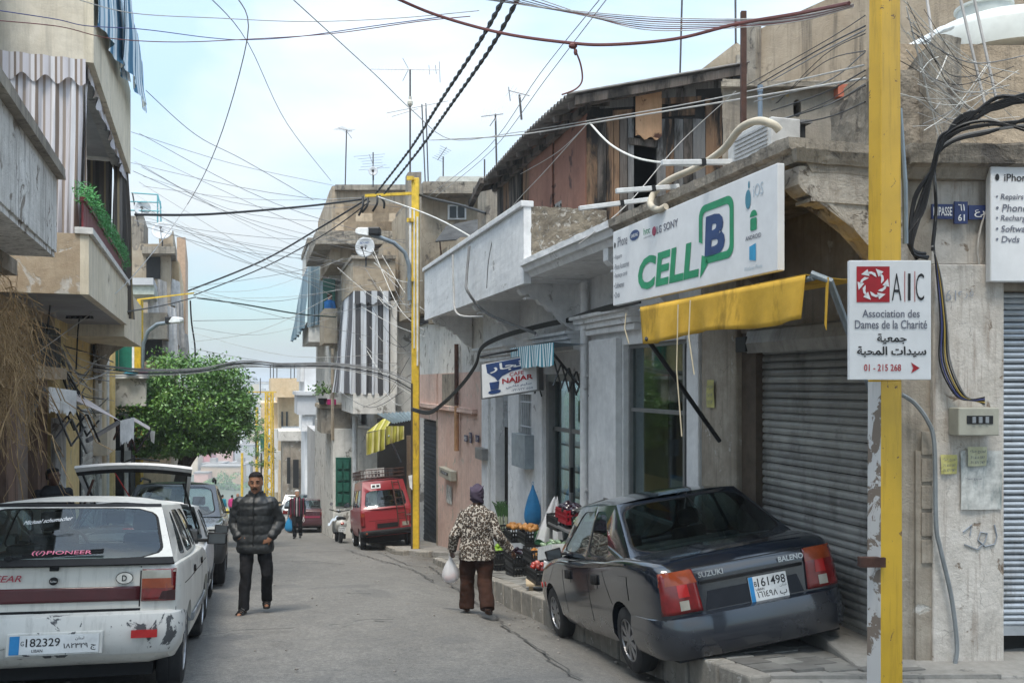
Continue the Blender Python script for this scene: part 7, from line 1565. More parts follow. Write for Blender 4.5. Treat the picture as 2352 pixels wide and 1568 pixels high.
# man in the shade of the near shop, and the woman on the balcony
person('person', 'dark haired man in a black coat standing in the shade by the near left shop', pos(122, 12.6, .13), R(40), walker(.014, skin=SKD, face=True, yaw=R(30), jadd=.035, jfold=.015))
p = at(757, 708, 32.6); person('person', 'woman in a blue jumper leaning on the small far balcony', (p.x, p.y, p.z-1.15), R(150), walker(.022, jacket=cloth_m('royal_blue_cloth', (.02, .14, .38)), trousers=NAVT, hairm=cloth_m('brown_hair', (.05, .025, .015)), arms=[[(-.20, 0, 1.37), (-.24, -.05, 1.12), (-.08, -.2, 1.28), (0, -.24, 1.32), 1, (1, 0, 0)], [(.20, 0, 1.37), (.24, -.05, 1.12), (.08, -.2, 1.28), (0, -.24, 1.32), -1, (-1, 0, 0)]]))
# ================================================================== poles and street lamps
YP = paint_worn('yellow_pole_paint', (.66, .40, .026), (.13, .065, .025), .27, 12, .5); YP2 = plain('yellow_enamel', (.68, .45, .035), .5, kind='obj', var=.3, dirt=(.16, .09, .03), dirt_amt=.25)
PEELW = paint_worn('paper_scraped_face', (.58, .57, .56), (.19, .15, .12), .66, 4.5, .8)
LAMPG = plain('galvanised', (.25, .29, .32), .45, .5, kind='obj'); BLKW = plain('black_cable', (.010, .010, .011), .5, bump=0)
pl_ = thing('utility_pole', 'thick yellow square utility pole in the right foreground', 'pole', at(2032, 1600, 5.6))
def qpole(par, px0, px1, px2, Y, yb, yt, mats, wk=1.0, split=None):
 """square pole seen on a corner: px0..px1 is the left face, px1..px2 the right face"""
 a, m, c = [at(p, 0, Y).x for p in (px0, px1, px2)]; d = (c-a)/2; m = at(px1, 0, Y-d*.9).x; zb, zt = (HZ-yb)/FX*Y, (HZ-yt)/FX*Y; b = B()
 for (k0, k1) in ([(zb, zt)] if split is None else [(zb, split), (split, zt)]):
  rg = []
  for z in (k0, k1):
   f = 1-(1-wk)*(z-zb)/(zt-zb); cx_ = (a+c)/2; q = lambda x: cx_+(x-cx_)*f
   rg.append([(q(a), Y, z), (q(m), Y-d*.9*f, z), (q(c), Y, z), (q(a)+q(c)-q(m), Y+d*.9*f, z)])
  b.loft(rg)
  if split is not None and k0 == zb: b.m[0] = 1; b.m[3] = 1
 return b.build('shaft', mats, par, bev=.006)
qpole(pl_, 1990, 2023, 2074, 5.6, 1618, -60, [YP, PEELW], .86, (HZ-876)/FX*5.6)
b = B(); q = at(2010, 1290, 5.5); b.box((q.x-.10, q.y-.02, q.z-.03), (q.x+.06, q.y+.03, q.z+.03)); b.build('clamp', RUST, pl_)
b = B(); b.tube([tuple(at(2066, 250, 5.62)), tuple(at(2078, 420, 5.64)), tuple(at(2080, 560, 5.66))], .018, 8); b.build('conduit', LAMPG, pl_)
p2_ = thing('utility_pole', 'slender yellow utility pole with a lamp arm by the red van', 'pole', at(955, 1270, 22.5))
b = B(); Y = 22.5; a, c = at(946, 0, Y).x, at(963, 0, Y).x; b.box((a, Y-.1, at(0, 1275, Y).z), (c, Y+.1, at(0, 410, Y).z)); b.build('shaft', YP2, p2_, bev=.01)
b = B(); b.box((a-.012, Y-.11, at(0, 1272, Y).z), (a+.035, Y-.095, at(0, 880, Y).z)); b.build('dark_edge', plain('dark_gap', (.06, .05, .04), .8), p2_)
b = B(); b.box((at(941, 0, Y).x, Y-.125, at(0, 700, Y).z), (at(946, 0, Y).x, Y-.09, at(0, 478, Y).z)); b.box((at(958, 0, Y).x, Y-.125, at(0, 840, Y).z), (at(962, 0, Y).x, Y-.1, at(0, 500, Y).z)); b.box((at(951, 0, Y).x, Y-.125, at(0, 800, Y).z), (at(954, 0, Y).x, Y-.1, at(0, 480, Y).z)); b.build('cable_duct', plain('white_duct', (.62, .62, .60), .5, kind='obj'), p2_)
b = B(); b.bar(tuple(at(955, 444, Y)), tuple(at(838, 450, Y-.3)), .08, .07); b.build('cross_arm', YP2, p2_)
b = B(); b.tube([tuple(at(*p)) for p in ((941, 690, Y-.15), (940, 610, Y-.15), (930, 580, Y-.2), (905, 558, Y-.3), (872, 545, Y-.45), (852, 540, Y-.5))], .055, 10); b.build('lamp_arm', LAMPG, p2_, smooth=True)
b = B(); q = at(842, 532, Y-.5); b.loft([[(q.x+dx*.35, q.y+dy*w, q.z-.02-dx*.03+dz*h) for dy, dz in ((-1, -1), (1, -1), (.8, 1), (-.8, 1))] for dx, w, h in ((-.78, .08, .05), (-.55, .17, .09), (.15, .18, .11), (.2, .15, .1))]); o = b.build('lamp_head', plain('lamp_white', (.66, .66, .64), .4, kind='obj'), p2_, bev=.03)
b = B(); b.box((q.x+.05, q.y-.14, q.z-.10), (q.x+.36, q.y+.14, q.z+.10)); b.build('lamp_housing', BLACK, o, bev=.04)
for z in (350, 470, 640): b = B(); q = at(942, 410+(z-350)*.8, Y-.1); b.box((q.x-.08, q.y-.06, q.z-.05), (q.x+.1, q.y, q.z+.05)); b.build('bracket', YP2, p2_)
p3_ = thing('street_lamp', 'yellow pole with a curved lamp arm at the corner of the ochre house', 'street lamp', at(317, 1330, 26.5))
b = B(); Y = 26.5; b.box((at(309, 0, Y).x, Y-.1, slope(Y)), (at(326, 0, Y).x, Y+.1, at(0, 690, Y).z)); b.build('shaft', YP2, p3_)
b = B(); b.tube([tuple(at(*p)) for p in ((326, 850, Y), (329, 790, Y), (340, 760, Y), (362, 744, Y-.1), (390, 740, Y-.2))], .06, 10); b.build('lamp_arm', LAMPG, p3_, smooth=True)
b = B(); q = at(403, 735, Y-.2); b.loft([[(q.x+dx*.3, q.y+dy*w, q.z+dz*h) for dy, dz in ((-1, -1), (1, -1), (.8, 1), (-.8, 1))] for dx, w, h in ((-.7, .12, .08), (-.2, .16, .1), (.6, .15, .08), (.8, .07, .04))]); b.build('lamp_head', plain('lamp_white', (.66, .66, .64), .4, kind='obj'), p3_, bev=.03)
b = B(); b.box((q.x-.28, q.y-.13, q.z-.1), (q.x-.02, q.y+.13, q.z+.1)); b.build('lamp_housing', BLACK, p3_, bev=.03)
b = B(); b.bar(tuple(at(316, 688, Y)), tuple(at(445, 673, Y-1)), .035, .04); b.build('cross_arm', YP2, p3_)
pyl = thing('lattice_pylon', 'yellow lattice pylon at the bottom of the street', 'pylon', at(614, 1140, 57)); Y = 57
xs4 = [at(608, 0, Y).x, at(624, 0, Y).x]; zb, zt = at(0, 1145, Y).z, at(0, 900, Y).z
for x in xs4:
 for y in (Y, Y+.5): b = B(); b.bar((x, y, zb), (x+(.06 if x == xs4[0] else -.06), y, zt), .09, .09, up=(0, 1, 0)); b.build('leg', YP2, pyl)
b = B(); n = 16
for k in range(n):
 z0_, z1_ = zb+(zt-zb)*k/n, zb+(zt-zb)*(k+1)/n; s = k % 2
 b.bar((xs4[s], Y-.02, z0_), (xs4[1-s], Y-.02, z1_), .06, .05, up=(0, 1, 0)); b.bar((xs4[1-s], Y+.5, z0_), (xs4[s], Y+.5, z1_), .06, .05, up=(0, 1, 0))
o = b.build('lattice', YP2, pyl); o['kind'] = 'stuff'
b = B(); b.bar((xs4[0]-1.1, Y, zt), (xs4[1]+.3, Y, zt), .1, .08); b.build('cross_arm', YP2, pyl)
for px, Y, yt, lab in ((556, 75, 1040, 'thin yellow pole among the walkers at the foot of the street'), (590, 62, 935, 'thin yellow pole partly behind the leaves left of the pylon')):
 b = B(); b.tube([tuple(at(px, HZ-slope(Y)*FX/Y, Y)), tuple(at(px, yt, Y))], .11, 8); tag(b.build('utility_pole', YP2), lab, 'pole')
b = B(); b.box((at(1703, 0, 9).x, 9, 1.8), (at(1715, 0, 9).x, 9.05, at(0, 25, 9).z)); tag(b.build('steel_post', RUST), 'dark rusty steel post rising beside the burnt shack', 'post')
# ================================================================== signs
SGN = plain('sign_white', (.68, .69, .70), .45, kind='obj', var=.08, bump=0); GRN = plain('print_green', (.02, .26, .12), .5, bump=0); NVY = plain('print_navy', (.025, .055, .16), .5, bump=0); GRYI = plain('print_grey', (.13, .14, .18), .6, bump=0); TEAL = plain('print_teal', (.06, .22, .30), .5, bump=0); SKYB = plain('print_sky_blue', (.04, .30, .52), .5, bump=0); REDP = plain('print_red', (.36, .012, .02), .5, bump=0); PNKI = plain('print_crimson', (.36, .05, .10), .5, bump=0); PALE = plain('print_pale', (.42, .50, .56), .5, bump=0)
vS = 1.13; uL, uR_ = hR(1408, vS), hR(1786, vS); zT, zB = 1.612, .825; SW, SH = uL-uR_, zT-zB
sg = thing('shop_sign', 'long white shop sign with big green lettering and a blue letter in a speech bubble', 'sign', RF.pt((uL+uR_)/2, vS, zB))
b = B(RF.pt); b.box((uR_, vS-.06, zB), (uL, vS, zT)); pn = b.build('panel', SGN, sg, bev=.006)
SO, SU, SWd = RF.pt(uL, vS, zB), -tR, V((0, 0, 1))
def Sx(px): return uL-hR(px, vS)
def Sp(px, fr): return tuple(V(SO)+SU*Sx(px)+SWd*(SH*fr))
def st(txt, pa, pb, fa, fb, m, bo=0, sh=0): lettering(txt, Sp(pa, fa), SU, SWd, Sx(pb)-Sx(pa), SH*(fb-fa), m, pn, bo, nrm=nR, shear=sh)
st('CELL', 1466, 1606, .115, .525, GRN, .035, .12)
st('B', 1619, 1666, .30, .74, NVY, .045, .05)
x0_, x1_ = Sx(1606), Sx(1686); y0_, y1_ = .235*SH, .875*SH; t_ = .062; r_ = .10
def rr(x0, y0, x1, y1, r, a0=0): return circ(x1-r, y1-r, r, r, 6, 0, 90)+circ(x0+r, y1-r, r, r, 6, 90, 180)+circ(x0+r, y0+r, r, r, 6, 180, 270)+circ(x1-r, y0+r, r, r, 6, 270, 360)
o_, i_ = rr(x0_, y0_, x1_, y1_, r_), rr(x0_+t_, y0_+t_, x1_-t_, y1_-t_, r_-.045); n = len(o_); polys = []
for k in range(n):
 a, c, d, e = o_[k], o_[(k+1) % n], i_[(k+1) % n], i_[k]; mx_ = (a[0]+c[0])/2; my_ = (a[1]+c[1])/2
 if k == 13: polys.append([(x0_, y0_+(y1_-y0_)*.42), e, a][::-1] if False else [a, (x0_, y0_+(y1_-y0_)*.40), (x0_+t_, y0_+(y1_-y0_)*.36), e]); continue
 if mx_ < x0_+.12 and my_ < y0_+.2: continue
 if k == 20: polys.append([(x0_+.10, y0_), c, d, (x0_+.13, y0_+t_)]); continue
 polys.append([a, c, d, e])
polys.append([(x0_+.02, y0_-.11), (x0_+.16, y0_+.0), (x0_+.13, y0_+t_), (x0_+.05, y0_+t_+.02)])
decal(polys, SO, SU, SWd, GRN, pn, 'bubble_outline', .004, nR)
st('iPhone', 1419, 1441, .83-.06, .83+.07, GRYI)
decal([circ(Sx(1413), .81*SH, .022, .03)], SO, SU, SWd, INK, pn, 'fruit_mark', .004, nR)
decal([circ(Sx(1458), .845*SH, .115, .052)], SO, SU, SWd, NVY, pn, 'oval_badge', .004, nR); lettering('SAMSUNG', tuple(V(SO)+SU*(Sx(1458)-.085)+SWd*(.845*SH-.02)), SU, SWd, .17, .036, SGN, pn, .01, nrm=nR, lift=.006)
st('htc', 1479, 1494, .80, .88, GRN); st('quietly brilliant', 1479, 1497, .745, .775, GRYI); decal([circ(Sx(1503), .80*SH, .045)], SO, SU, SWd, PNKI, pn, 'round_badge', .004, nR); st('LG', 1509, 1520, .755, .845, GRYI, .02); st('SONY', 1525, 1558, .755, .845, GRYI, .015)
for k, tx in enumerate(('Repairs', 'Phone Accessories', 'Recharge cards', 'Softwares', 'Dvds')): f = .60-.125*k; lettering('• '+tx, Sp(1411, f), SU, SWd, {0: .33, 1: .62, 2: .55, 3: .42, 4: .24}[k]*.62, SH*.075, GRYI, pn, .0, nrm=nR, shear=.15)
decal([circ(Sx(1719), .76*SH, .040, .075), circ(Sx(1721), .90*SH, .012, .03)], SO, SU, SWd, TEAL, pn, 'fruit_mark', .004, nR); st('iOS', 1731, 1754, .76, .88, PALE)
decal([rr(Sx(1724), .44*SH, Sx(1739), .56*SH, .015), circ(Sx(1731.5), .575*SH, .05, .05, 14, 0, 180)], SO, SU, SWd, GRN, pn, 'green_mark', .004, nR)
st('ANDROID', 1713, 1749, .355, .40, GRYI, .01); decal([[(Sx(1722), .16*SH), (Sx(1737), .14*SH), (Sx(1737), .31*SH), (Sx(1722), .29*SH)]], SO, SU, SWd, SKYB, pn, 'window_mark', .004, nR); st('Windows Phone', 1710, 1752, .06, .10, PALE)
# charity sign on the near pole
ag = thing('charity_sign', 'white charity sign with a red square and black lettering on the near yellow pole', 'sign', at(2045, 872, 5.32)); Y = 5.32
A = lambda px, py, dy=0: at(px, py, Y-dy)
b = B(); p, q = A(1951, 872), A(2139, 598); b.box((p.x, Y, p.z), (q.x, Y+.035, q.z)); ap = b.build('panel', SGN, ag, bev=.004); X_, Z_, NN_ = V((1, 0, 0)), V((0, 0, 1)), V((0, -1, 0)); pu_ = Y/FX
def at_(txt, pa, pb, ya, yb, m, bo=0): lettering(txt, tuple(A(pa, yb)), X_, Z_, (pb-pa)*pu_, (yb-ya)*pu_, m, ap, bo, nrm=NN_)
decal([(0, 0), (76*pu_, 0), (76*pu_, 82*pu_), (0, 82*pu_)], tuple(A(1967, 694)), X_, Z_, REDP, ap, 'red_square', .003, NN_)
ars = []; cx_, cy_ = 38*pu_, 41*pu_
for k in range(6):
 a = R(60*k+15); f = lambda r, t: (cx_+r*pu_*math.cos(a+R(t)), cy_+r*pu_*math.sin(a+R(t)))
 arc = [f(18, -10), f(26, 5), f(30, 25), f(31, 42)]; ars.append(arc+[f(27, 42), f(24, 25), f(19, 8)]); ars.append([f(37, 36), f(36, 66), f(21, 40)])
decal(ars, tuple(A(1967, 694)), X_, Z_, SGN, ap, 'arrow_ring', .006, NN_)
at_('A', 2048, 2070, 628, 690, INK, -.01); at_('I', 2085, 2091, 628, 690, INK, -.01); at_('C', 2103, 2122, 628, 690, INK, -.012)
for x in (2077, 2100): decal([(0, 0), (1.6*pu_, 0), (1.6*pu_, 70*pu_), (0, 70*pu_)], tuple(A(x, 693)), X_, Z_, REDP, ap, 'red_line', .003, NN_)
at_('Association des', 1980, 2112, 711, 729, GRYI, .012); at_('Dames de la Charité', 1963, 2129, 735, 755, GRYI, .012); at_(arabic('جمعية'), 2014, 2082, 766, 790, INK, .025); at_(arabic('سيدات المحبة'), 1968, 2127, 795, 820, INK, .025); at_('01 - 215 268', 1984, 2069, 836, 852, REDP, .012); decal([(0, 0), (20*pu_, 12*pu_), (0, 25*pu_), (5*pu_, 12*pu_)], tuple(A(2092, 857)), X_, Z_, REDP, ap, 'arrow', .003, NN_)
# list sign at the right edge, on the wall facing the viewer
ig = thing('list_sign', 'white phone shop list sign at the right edge of the picture', 'sign', FT(fu(2350, .12), .12, fz(645, .12)))
F2 = lambda px, py, v=.12: FT(fu(px, v), v, fz(py, v))
b = B(FT); b.box((fu(2275, .12), .05, fz(646, .12)), (fu(2275, .12)+.75, .12, fz(378, .12))); ip = b.build('panel', SGN, ig, bev=.008)
for tx, x, ya, yb, h in (('iPhone', 2306, 398, 415, 0), ('• Repairs', 2287, 444, 461, 0), ('• Phone Accessories', 2287, 468, 485, 0), ('• Recharge cards', 2287, 493, 510, 0), ('• Softwares', 2287, 517, 532, 0), ('• Dvds', 2287, 541, 556, 0)): lettering(tx, F2(x, yb), ft, Z_, None, (yb-ya)*6.6/FX, GRYI if tx != 'iPhone' else INK, ip, .012, nrm=fn, shear=0 if tx == 'iPhone' else .15)
b = B(FT); b.quad([(fu(2290, .12)+.016*math.cos(a/3), .124, fz(406, .12)+.026*math.sin(a/3)) for a in range(19)]); b.build('fruit_mark', INK, ip, norm=False)
# blue street plaques
PLQ = plain('enamel_blue', (.018, .03, .11), .35, kind='obj', bump=0)
def plaque(parts, label, pt, u, n, nm='street_plaque'):
 pq = thing(nm, label, 'street sign', parts[0][0])
 for O, w, h, txts in parts:
  b = B(); O = V(O); b.hexa([tuple(O+u*a+n*c+Z_*d) for d in (0, h) for a, c in ((0, 0), (w, 0), (w, .015), (0, .015))]); o = b.build('plate', PLQ, pq)
  for tx, x, y, w_, h_ in txts: lettering(tx, tuple(O+u*(w*x)+n*.015+Z_*(h*y)), u, Z_, w*w_, h*h_, WHI, o, .012, nrm=n)
 return pq
s_ = 6.65/FX
plaque([(F2(2138, 503, .03), 50*s_, 34*s_, [('IMPASSE', .06, .2, .88, .6)]), (F2(2190, 514, .04), 31*s_, 51*s_, [('٦١', .25, .58, .5, .3), ('61', .25, .12, .5, .3)]), (F2(2223, 504, .03), 62*s_, 33*s_, [(arabic('فرع'), .2, .15, .62, .65)])], 'blue enamel impasse plaque numbered 61 beside the near pole', None, ft, fn)
uu = [hR(1070), hR(1083), hR(1098)]
plaque([(RF.pt(hR(1069), .02, zR(1075, 1014)), .30, .15, [('IMPASSE', .06, .2, .88, .6)]), (RF.pt(hR(1082), .03, zR(1087, 1017)), .20, .24, [('٧٥', .2, .58, .6, .3), ('75', .2, .12, .6, .3)]), (RF.pt(hR(1095), .02, zR(1098, 1014)), .30, .15, [(arabic('فرع'), .2, .15, .62, .65)])], 'small blue impasse plaque numbered 75 on the salmon wall', None, -tR, nR)
# cafe sign projecting from the white building
ng = thing('cafe_sign', 'blue and white cafe box sign with a cup, hung across the white shop front', 'sign', at(1165, 912, 14.6)); P = [at(1105, 917, 14.9), at(1238, 896, 14.2), at(1232, 818, 14.2), at(1103, 835, 14.9)]
P[2] = P[1]+P[3]-P[0]; nn = (P[1]-P[0]).cross(P[3]-P[0]).normalized(); nn = nn if nn.y < 0 else -nn; b = B(); b.hexa([tuple(p-nn*.14) for p in P]+[tuple(p) for p in P]); b.build('case', ALU, ng)
e_ = [P[0].lerp(P[2], .03), P[1].lerp(P[3], .03), P[2].lerp(P[0], .03), P[3].lerp(P[1], .03)]; b = B(); b.quad([tuple(p+nn*.005) for p in e_]); nf = b.build('face', SGN, ng, norm=False)
nU, nW = (e_[1]-e_[0]), (e_[3]-e_[0]); nw_, nh_ = nU.length, nW.length; NP = lambda x, y: tuple(e_[0]+nU*x+nW*y+nn*.006)
decal([[(nw_*x, nh_*y) for x, y in ((.08, .98), (.98, .98), (.98, .82), (.72, .66), (.55, .64), (.38, .55), (.30, .42), (.24, .55), (.10, .72))]], NP(0, 0), nU, nW, NVY, nf, 'blue_swoosh', .003, nn)
decal([[(nw_*x, nh_*y) for x, y in ((.16, .20), (.31, .20), (.33, .42), (.14, .42))], circ(nw_*.235, nh_*.13, nw_*.12, nh_*.06)], NP(0, 0), nU, nW, NVY, nf, 'cup', .005, nn)
lettering(arabic('نجار'), NP(.16, .68), nU, nW, nw_*.6, nh_*.26, SGN, nf, .02, nrm=nn, lift=.008); lettering('CAFE', NP(.52, .50), nU, nW, nw_*.26, nh_*.11, REDP, nf, .01, nrm=nn, lift=.006); lettering('NAJJAR', NP(.38, .28), nU, nW, nw_*.56, nh_*.19, REDP, nf, .03, nrm=nn, lift=.006); lettering(arabic('سليم ماضي'), NP(.45, .15), nU, nW, nw_*.46, nh_*.10, NVY, nf, .01, nrm=nn, lift=.006); lettering('٠٣٢٠٧٣٢ ٥٥٥', NP(.55, .05), nU, nW, nw_*.38, nh_*.07, NVY, nf, 0, nrm=nn, lift=.006)
b = B(); b.tube([tuple(P[3]+V((0, 0, .12))), tuple(P[2]+V((.25, -.05, .16)))], .02, 6); b.build('hanger', BLACK, ng)
# papers on the walls
def paper(O, U, n, w, h, m, label, lines=(), nm='poster', grp=None):
 O, U = V(O), V(U).normalized(); b = B(); N = 5
 b.grid(lambda a, c: tuple(O+U*(w*a)+Z_*(h*c)+V(n)*(.006+.006*math.sin(a*5+c*4))), N, N); o = b.build(nm, m, None, norm=False); tag(o, label, 'poster', grp); OFF[o.name] = V(o.location)
 for tx, x, y, w_, h_, mm in lines: lettering(tx, tuple(O+U*(w*x)+Z_*(h*y)), U, Z_, w*w_, h*h_, mm, o, .005, nrm=n, lift=.016)
 return o
YPAP = plain('faded_yellow_paper', (.50, .47, .18), .8, kind='obj', bump=0); WPAP = plain('weathered_paper', (.55, .55, .52), .85, kind='obj', var=.4, scale=12, bump=0, dirt=(.12, .16, .16), dirt_amt=.5)
wl = [(arabic('توزيع مياه'), .08, .66, .84, .2, GRYI), ('71 611 597', .12, .38, .74, .14, GRYI), ('71 371 747', .12, .12, .74, .14, GRYI)]
paper(F2(2206, 1170, .06), ft, fn, 96*s_, 135*s_, WPAP, 'large torn white notice on the marble pilaster below the meter box', [(arabic('توزيع مياه'), .1, .5, .4, .05, GRYI)])
paper(F2(2160, 1088, .06), ft, fn, 38*s_, 44*s_, YPAP, 'yellow water delivery notice left of the conduit on the marble pilaster', wl)
paper(F2(2222, 1070, .075), ft, fn, 44*s_, 44*s_, plain('pale_yellow_paper', (.52, .51, .34), .8, kind='obj', bump=0), 'pale water delivery notice overlapping the large torn one', wl)
paper(RF.pt(hR(1628), .02, zR(1628, 935)), -tR, nR, .16, .30, YPAP, 'small yellow notice on the stone pilaster under the sign', wl)
paper(RF.pt(hR(1026), .0, zR(1026, 1152)), -tR, nR, .62, .46, WPAP, 'torn pale blue notice on the salmon wall', [(arabic('توزيع مياه'), .2, .6, .6, .15, GRYI)])
b = B(); b.quad([tuple(at(*p)) for p in ((938, 1092, 22.3), (947, 1090, 22.3), (947, 1125, 22.3), (941, 1118, 22.3))]); tag(b.build('poster', plain('white_sheet', (.75, .75, .76), .9)), 'white paper stuck on the slender yellow pole', 'poster')
SCR = plain('faded_marker', (.30, .33, .37), .9, bump=0)
for tx, px, py, w, h in (('61', 2172, 690, 24, 24), (arabic('فرع'), 2200, 690, 36, 26)): lettering(tx, F2(px, py, .055), ft, Z_, w*s_, h*s_, SCR, cb, -.01, 'faded_writing', nrm=fn)
b = B();
for pts in (((2212, 1222), (2232, 1205), (2228, 1230)), ((2215, 1250), (2245, 1262), (2262, 1245), (2268, 1225), (2252, 1222), (2246, 1240), (2262, 1255), (2284, 1250), (2290, 1232), (2284, 1205))): b.tube([F2(x, y, .056) for x, y in pts], .006, 4)
b.build('scrawl', SCR, cb)
# ================================================================== awnings, lamps, boxes, pipes on the fronts
YCL = plain('yellow_canvas', (.56, .34, .05), .85, kind='obj', var=.25, scale=3, bump=.3, spec=.15, dirt=(.20, .12, .02), dirt_amt=.3)
va = 1.16; ya0, ya1 = hR(1470, va), hR(1850, va); aw = thing('awning', 'yellow canvas awning valance under the big white shop sign', 'awning', RF.pt((ya0+ya1)/2, va, .42))
b = B(RF.pt); b.grid(lambda a, c: (ya1+(ya0-ya1)*a+.02*c*(1-2*a), va+.025*math.sin(a*17+1)*c+.02*math.sin(a*41)*c*c, .745-(.32+.02*math.sin(a*9)+(.05*a-.02))*c), 50, 8); b.build('valance', YCL, aw, smooth=True, solid=.004)
b = B(RF.pt); b.grid(lambda a, c: (ya1+(ya0-ya1)*a, va-.9*c, .75+.06*c-.05*math.sin(c*3.1)), 20, 6); b.build('roof_cloth', YCL, aw, solid=.004)
b = B(RF.pt); b.tube([(ya1-.05, va-.03, .72), (ya0+.05, va-.03, .72)], .02, 8); b.build('front_bar', LAMPG, aw); b = B(RF.pt); b.tube([(ya1-.03, va-.02, .75), (ya1-.10, va-.12, .70), (.02, .06, -.55)], .026, 8); b.build('support_arm', LAMPG, aw); b = B(RF.pt); b.tube([(ya0-.15, va, .44), (hR(1662), .05, zR(1662, 1012))], .024, 8); b.build('support_arm', BLACK, aw)
b = B(RF.pt); b.quad([(ya1-.12, va-.1, .72), (ya1-.09, va-.1, .72), (ya1-.10, va-.08, .40), (ya1-.12, va-.08, .36)]); b.build('tie_strap', YCL, aw, solid=.003)
for px, py0, py1 in ((1588, 690, 860), (1560, 700, 1000), (1440, 720, 790)):
 u_ = hR(px, va+.02); b = B(RF.pt); b.tube([(u_, va+.03, zR(px, py0, va)), (u_-.01, va+.05, zR(px, (py0+py1)/2, va)), (u_-.05, va+.02, zR(px, py1, va))], .006, 5); tag(b.build('cord', plain('cream_cord', (.55, .48, .34), .8)), ['pale cord hanging over the middle of the yellow awning', 'long pale cord hanging down over the yellow awning and shop window', 'short pale cord hanging below the left end of the big white sign'][(1588, 1560, 1440).index(px)], 'cord')
STS = stripes('teal_stripe_cloth', ['#dfe6e6', '#4c8fa0'], [.055, .055], frame=(tR.x, tR.y, 0), kind='pos', dirt=.3)
sa = thing('small_awning', 'folded blue and white striped awning with scissor arms over the shop door', 'awning', RF.pt(hR(1220, .6), .6, .25)); s0_, s1_ = hR(1172, .6), hR(1272, .6)
b = B(RF.pt); b.grid(lambda a, c: (s1_+(s0_-s1_)*a, .6+.03*math.sin(a*24)*c, .60-.33*c-.025*abs(math.sin(a*20))*c), 60, 5); b.build('cloth', STS, sa, solid=.004); b = B(RF.pt); b.grid(lambda a, c: (s1_+(s0_-s1_)*a, .6-.5*c, .60-.02*c), 8, 3); b.build('roof_cloth', plain('blue_grey_canvas', (.16, .22, .28), .8), sa, solid=.004)
def scissor(par, p0, p1, n, h, mat, w=.035):
 """folding lattice arm from p0 to p1"""
 p0, p1 = V(p0), V(p1); Z = V((0, 0, h/2))
 for k in range(n):
  a, c = p0.lerp(p1, k/n), p0.lerp(p1, (k+1)/n)
  for s in (1, -1): b = B(); o_ = (c-a).normalized().cross(Z).normalized()*.012*s; b.bar(tuple(a+Z*s+o_), tuple(c-Z*s+o_), .012, w, up=tuple((c-a).cross(Z).normalized())); b.build('lattice_bar', mat, par)
for u_ in (s0_-.1, s1_+.15): scissor(sa, RF.pt(u_, .55, .15), RF.pt(u_+.06, .05, -.05), 4, .36, BLACK)
b = B(RF.pt); b.bar((s1_+.3, .55, .5), (s1_+.1, .02, -.2), .03, .04); b.build('stay', BLACK, sa)
ya = thing('far_awning', 'tattered yellow green awning with a tin sheet roof behind the slender yellow pole', 'awning', at(895, 1040, 25.5)); YGC = stripes('yellow_green_cloth', ['#a9a447', '#c9c28a', '#8f8a3a'], [.08, .05, .05], frame=(1, 0, 0), kind='pos', dirt=.3)
for k, (xa, xb, yt, yb) in enumerate(((842, 885, 985, 1045), (886, 928, 978, 1022))): cloth(at(xa, yt+10*(1-k), 25.3), at(xb, yt, 25.3), at(xa, yb, 25.2), at(xb, yb-14, 25.2), YGC, 'tattered_cloth', ya, .05, 3, seed=k)
b = B(); b.quad([tuple(at(*p)) for p in ((842, 992, 25.3), (885, 985, 25.3), (905, 960, 26.5), (880, 962, 26.5))]); b.build('roof_cloth', YGC, ya, solid=.01)
b = B(); nq = 28; Q = [at(866, 950, 25.0), at(948, 945, 24.2), at(958, 962, 23.9), at(902, 972, 24.6)]
b.grid(lambda a, c: tuple(Q[0]*(1-a)*(1-c)+Q[1]*a*(1-c)+Q[2]*a*c+Q[3]*(1-a)*c+V((0, 0, .02*math.sin(a*60)))), 60, 3); b.build('tin_roof', plain('pale_tin', (.34, .42, .46), .5, .3), ya, solid=.01)
b = B(); b.bar(tuple(at(893, 1000, 25.2)), tuple(at(920, 1060, 26.2)), .04, .04); b.build('stay', LAMPG, ya); blk(ya, 'dark_recess', DARK, 868, 945, 960, 1250, 27.3, .2); blk(ya, 'brown_shutter', plain('brown_slats', (.25, .18, .12), .7), 935, 948, 1000, 1250, 25.6, .1)
la = thing('awning', 'faded pink awning with ragged white end flaps over the left pavement', 'awning', at(190, 960, 14)); FAD = plain('faded_pink_canvas', (.66, .58, .55), .9, kind='obj', var=.25, scale=3, bump=.3, spec=.1); FLP = plain('ragged_white_flap', (.74, .72, .69), .9, kind='obj', var=.3, scale=4, bump=.3, spec=.1)
Q = [at(48, 872, 12.6), at(107, 889, 12.6), at(276, 966, 15.2), at(178, 902, 16.2)]
b = B(); b.grid(lambda a, c: tuple(Q[0]*(1-a)*(1-c)+Q[1]*(1-a)*c+Q[2]*a*c+Q[3]*a*(1-c)+V((0, 0, -.10*math.sin(a*3.1)*(1-c)))), 14, 6); b.build('roof_cloth', FAD, la, solid=.006)
def flap(pa, pb, L_, seed):
 rnd = random.Random(seed); b = B(); n = 26; teeth = [rnd.uniform(.85, 1.05) for _ in range(n+1)]; pa, pb = V(pa), V(pb)
 b.grid(lambda a, c: tuple(pa.lerp(pb, a)+V((0, 0, -L_*c*(teeth[int(a*n+.5)] if c > .9 else 1)))+V((0, -.03*math.sin(a*13)*c, 0))), n, 6); b.build('end_flap', FLP, la, solid=.004)
flap(at(112, 888, 12.5), at(176, 897, 12.9), .37, 1); flap(at(276, 966, 15.1), at(308, 958, 15.6), .42, 2)
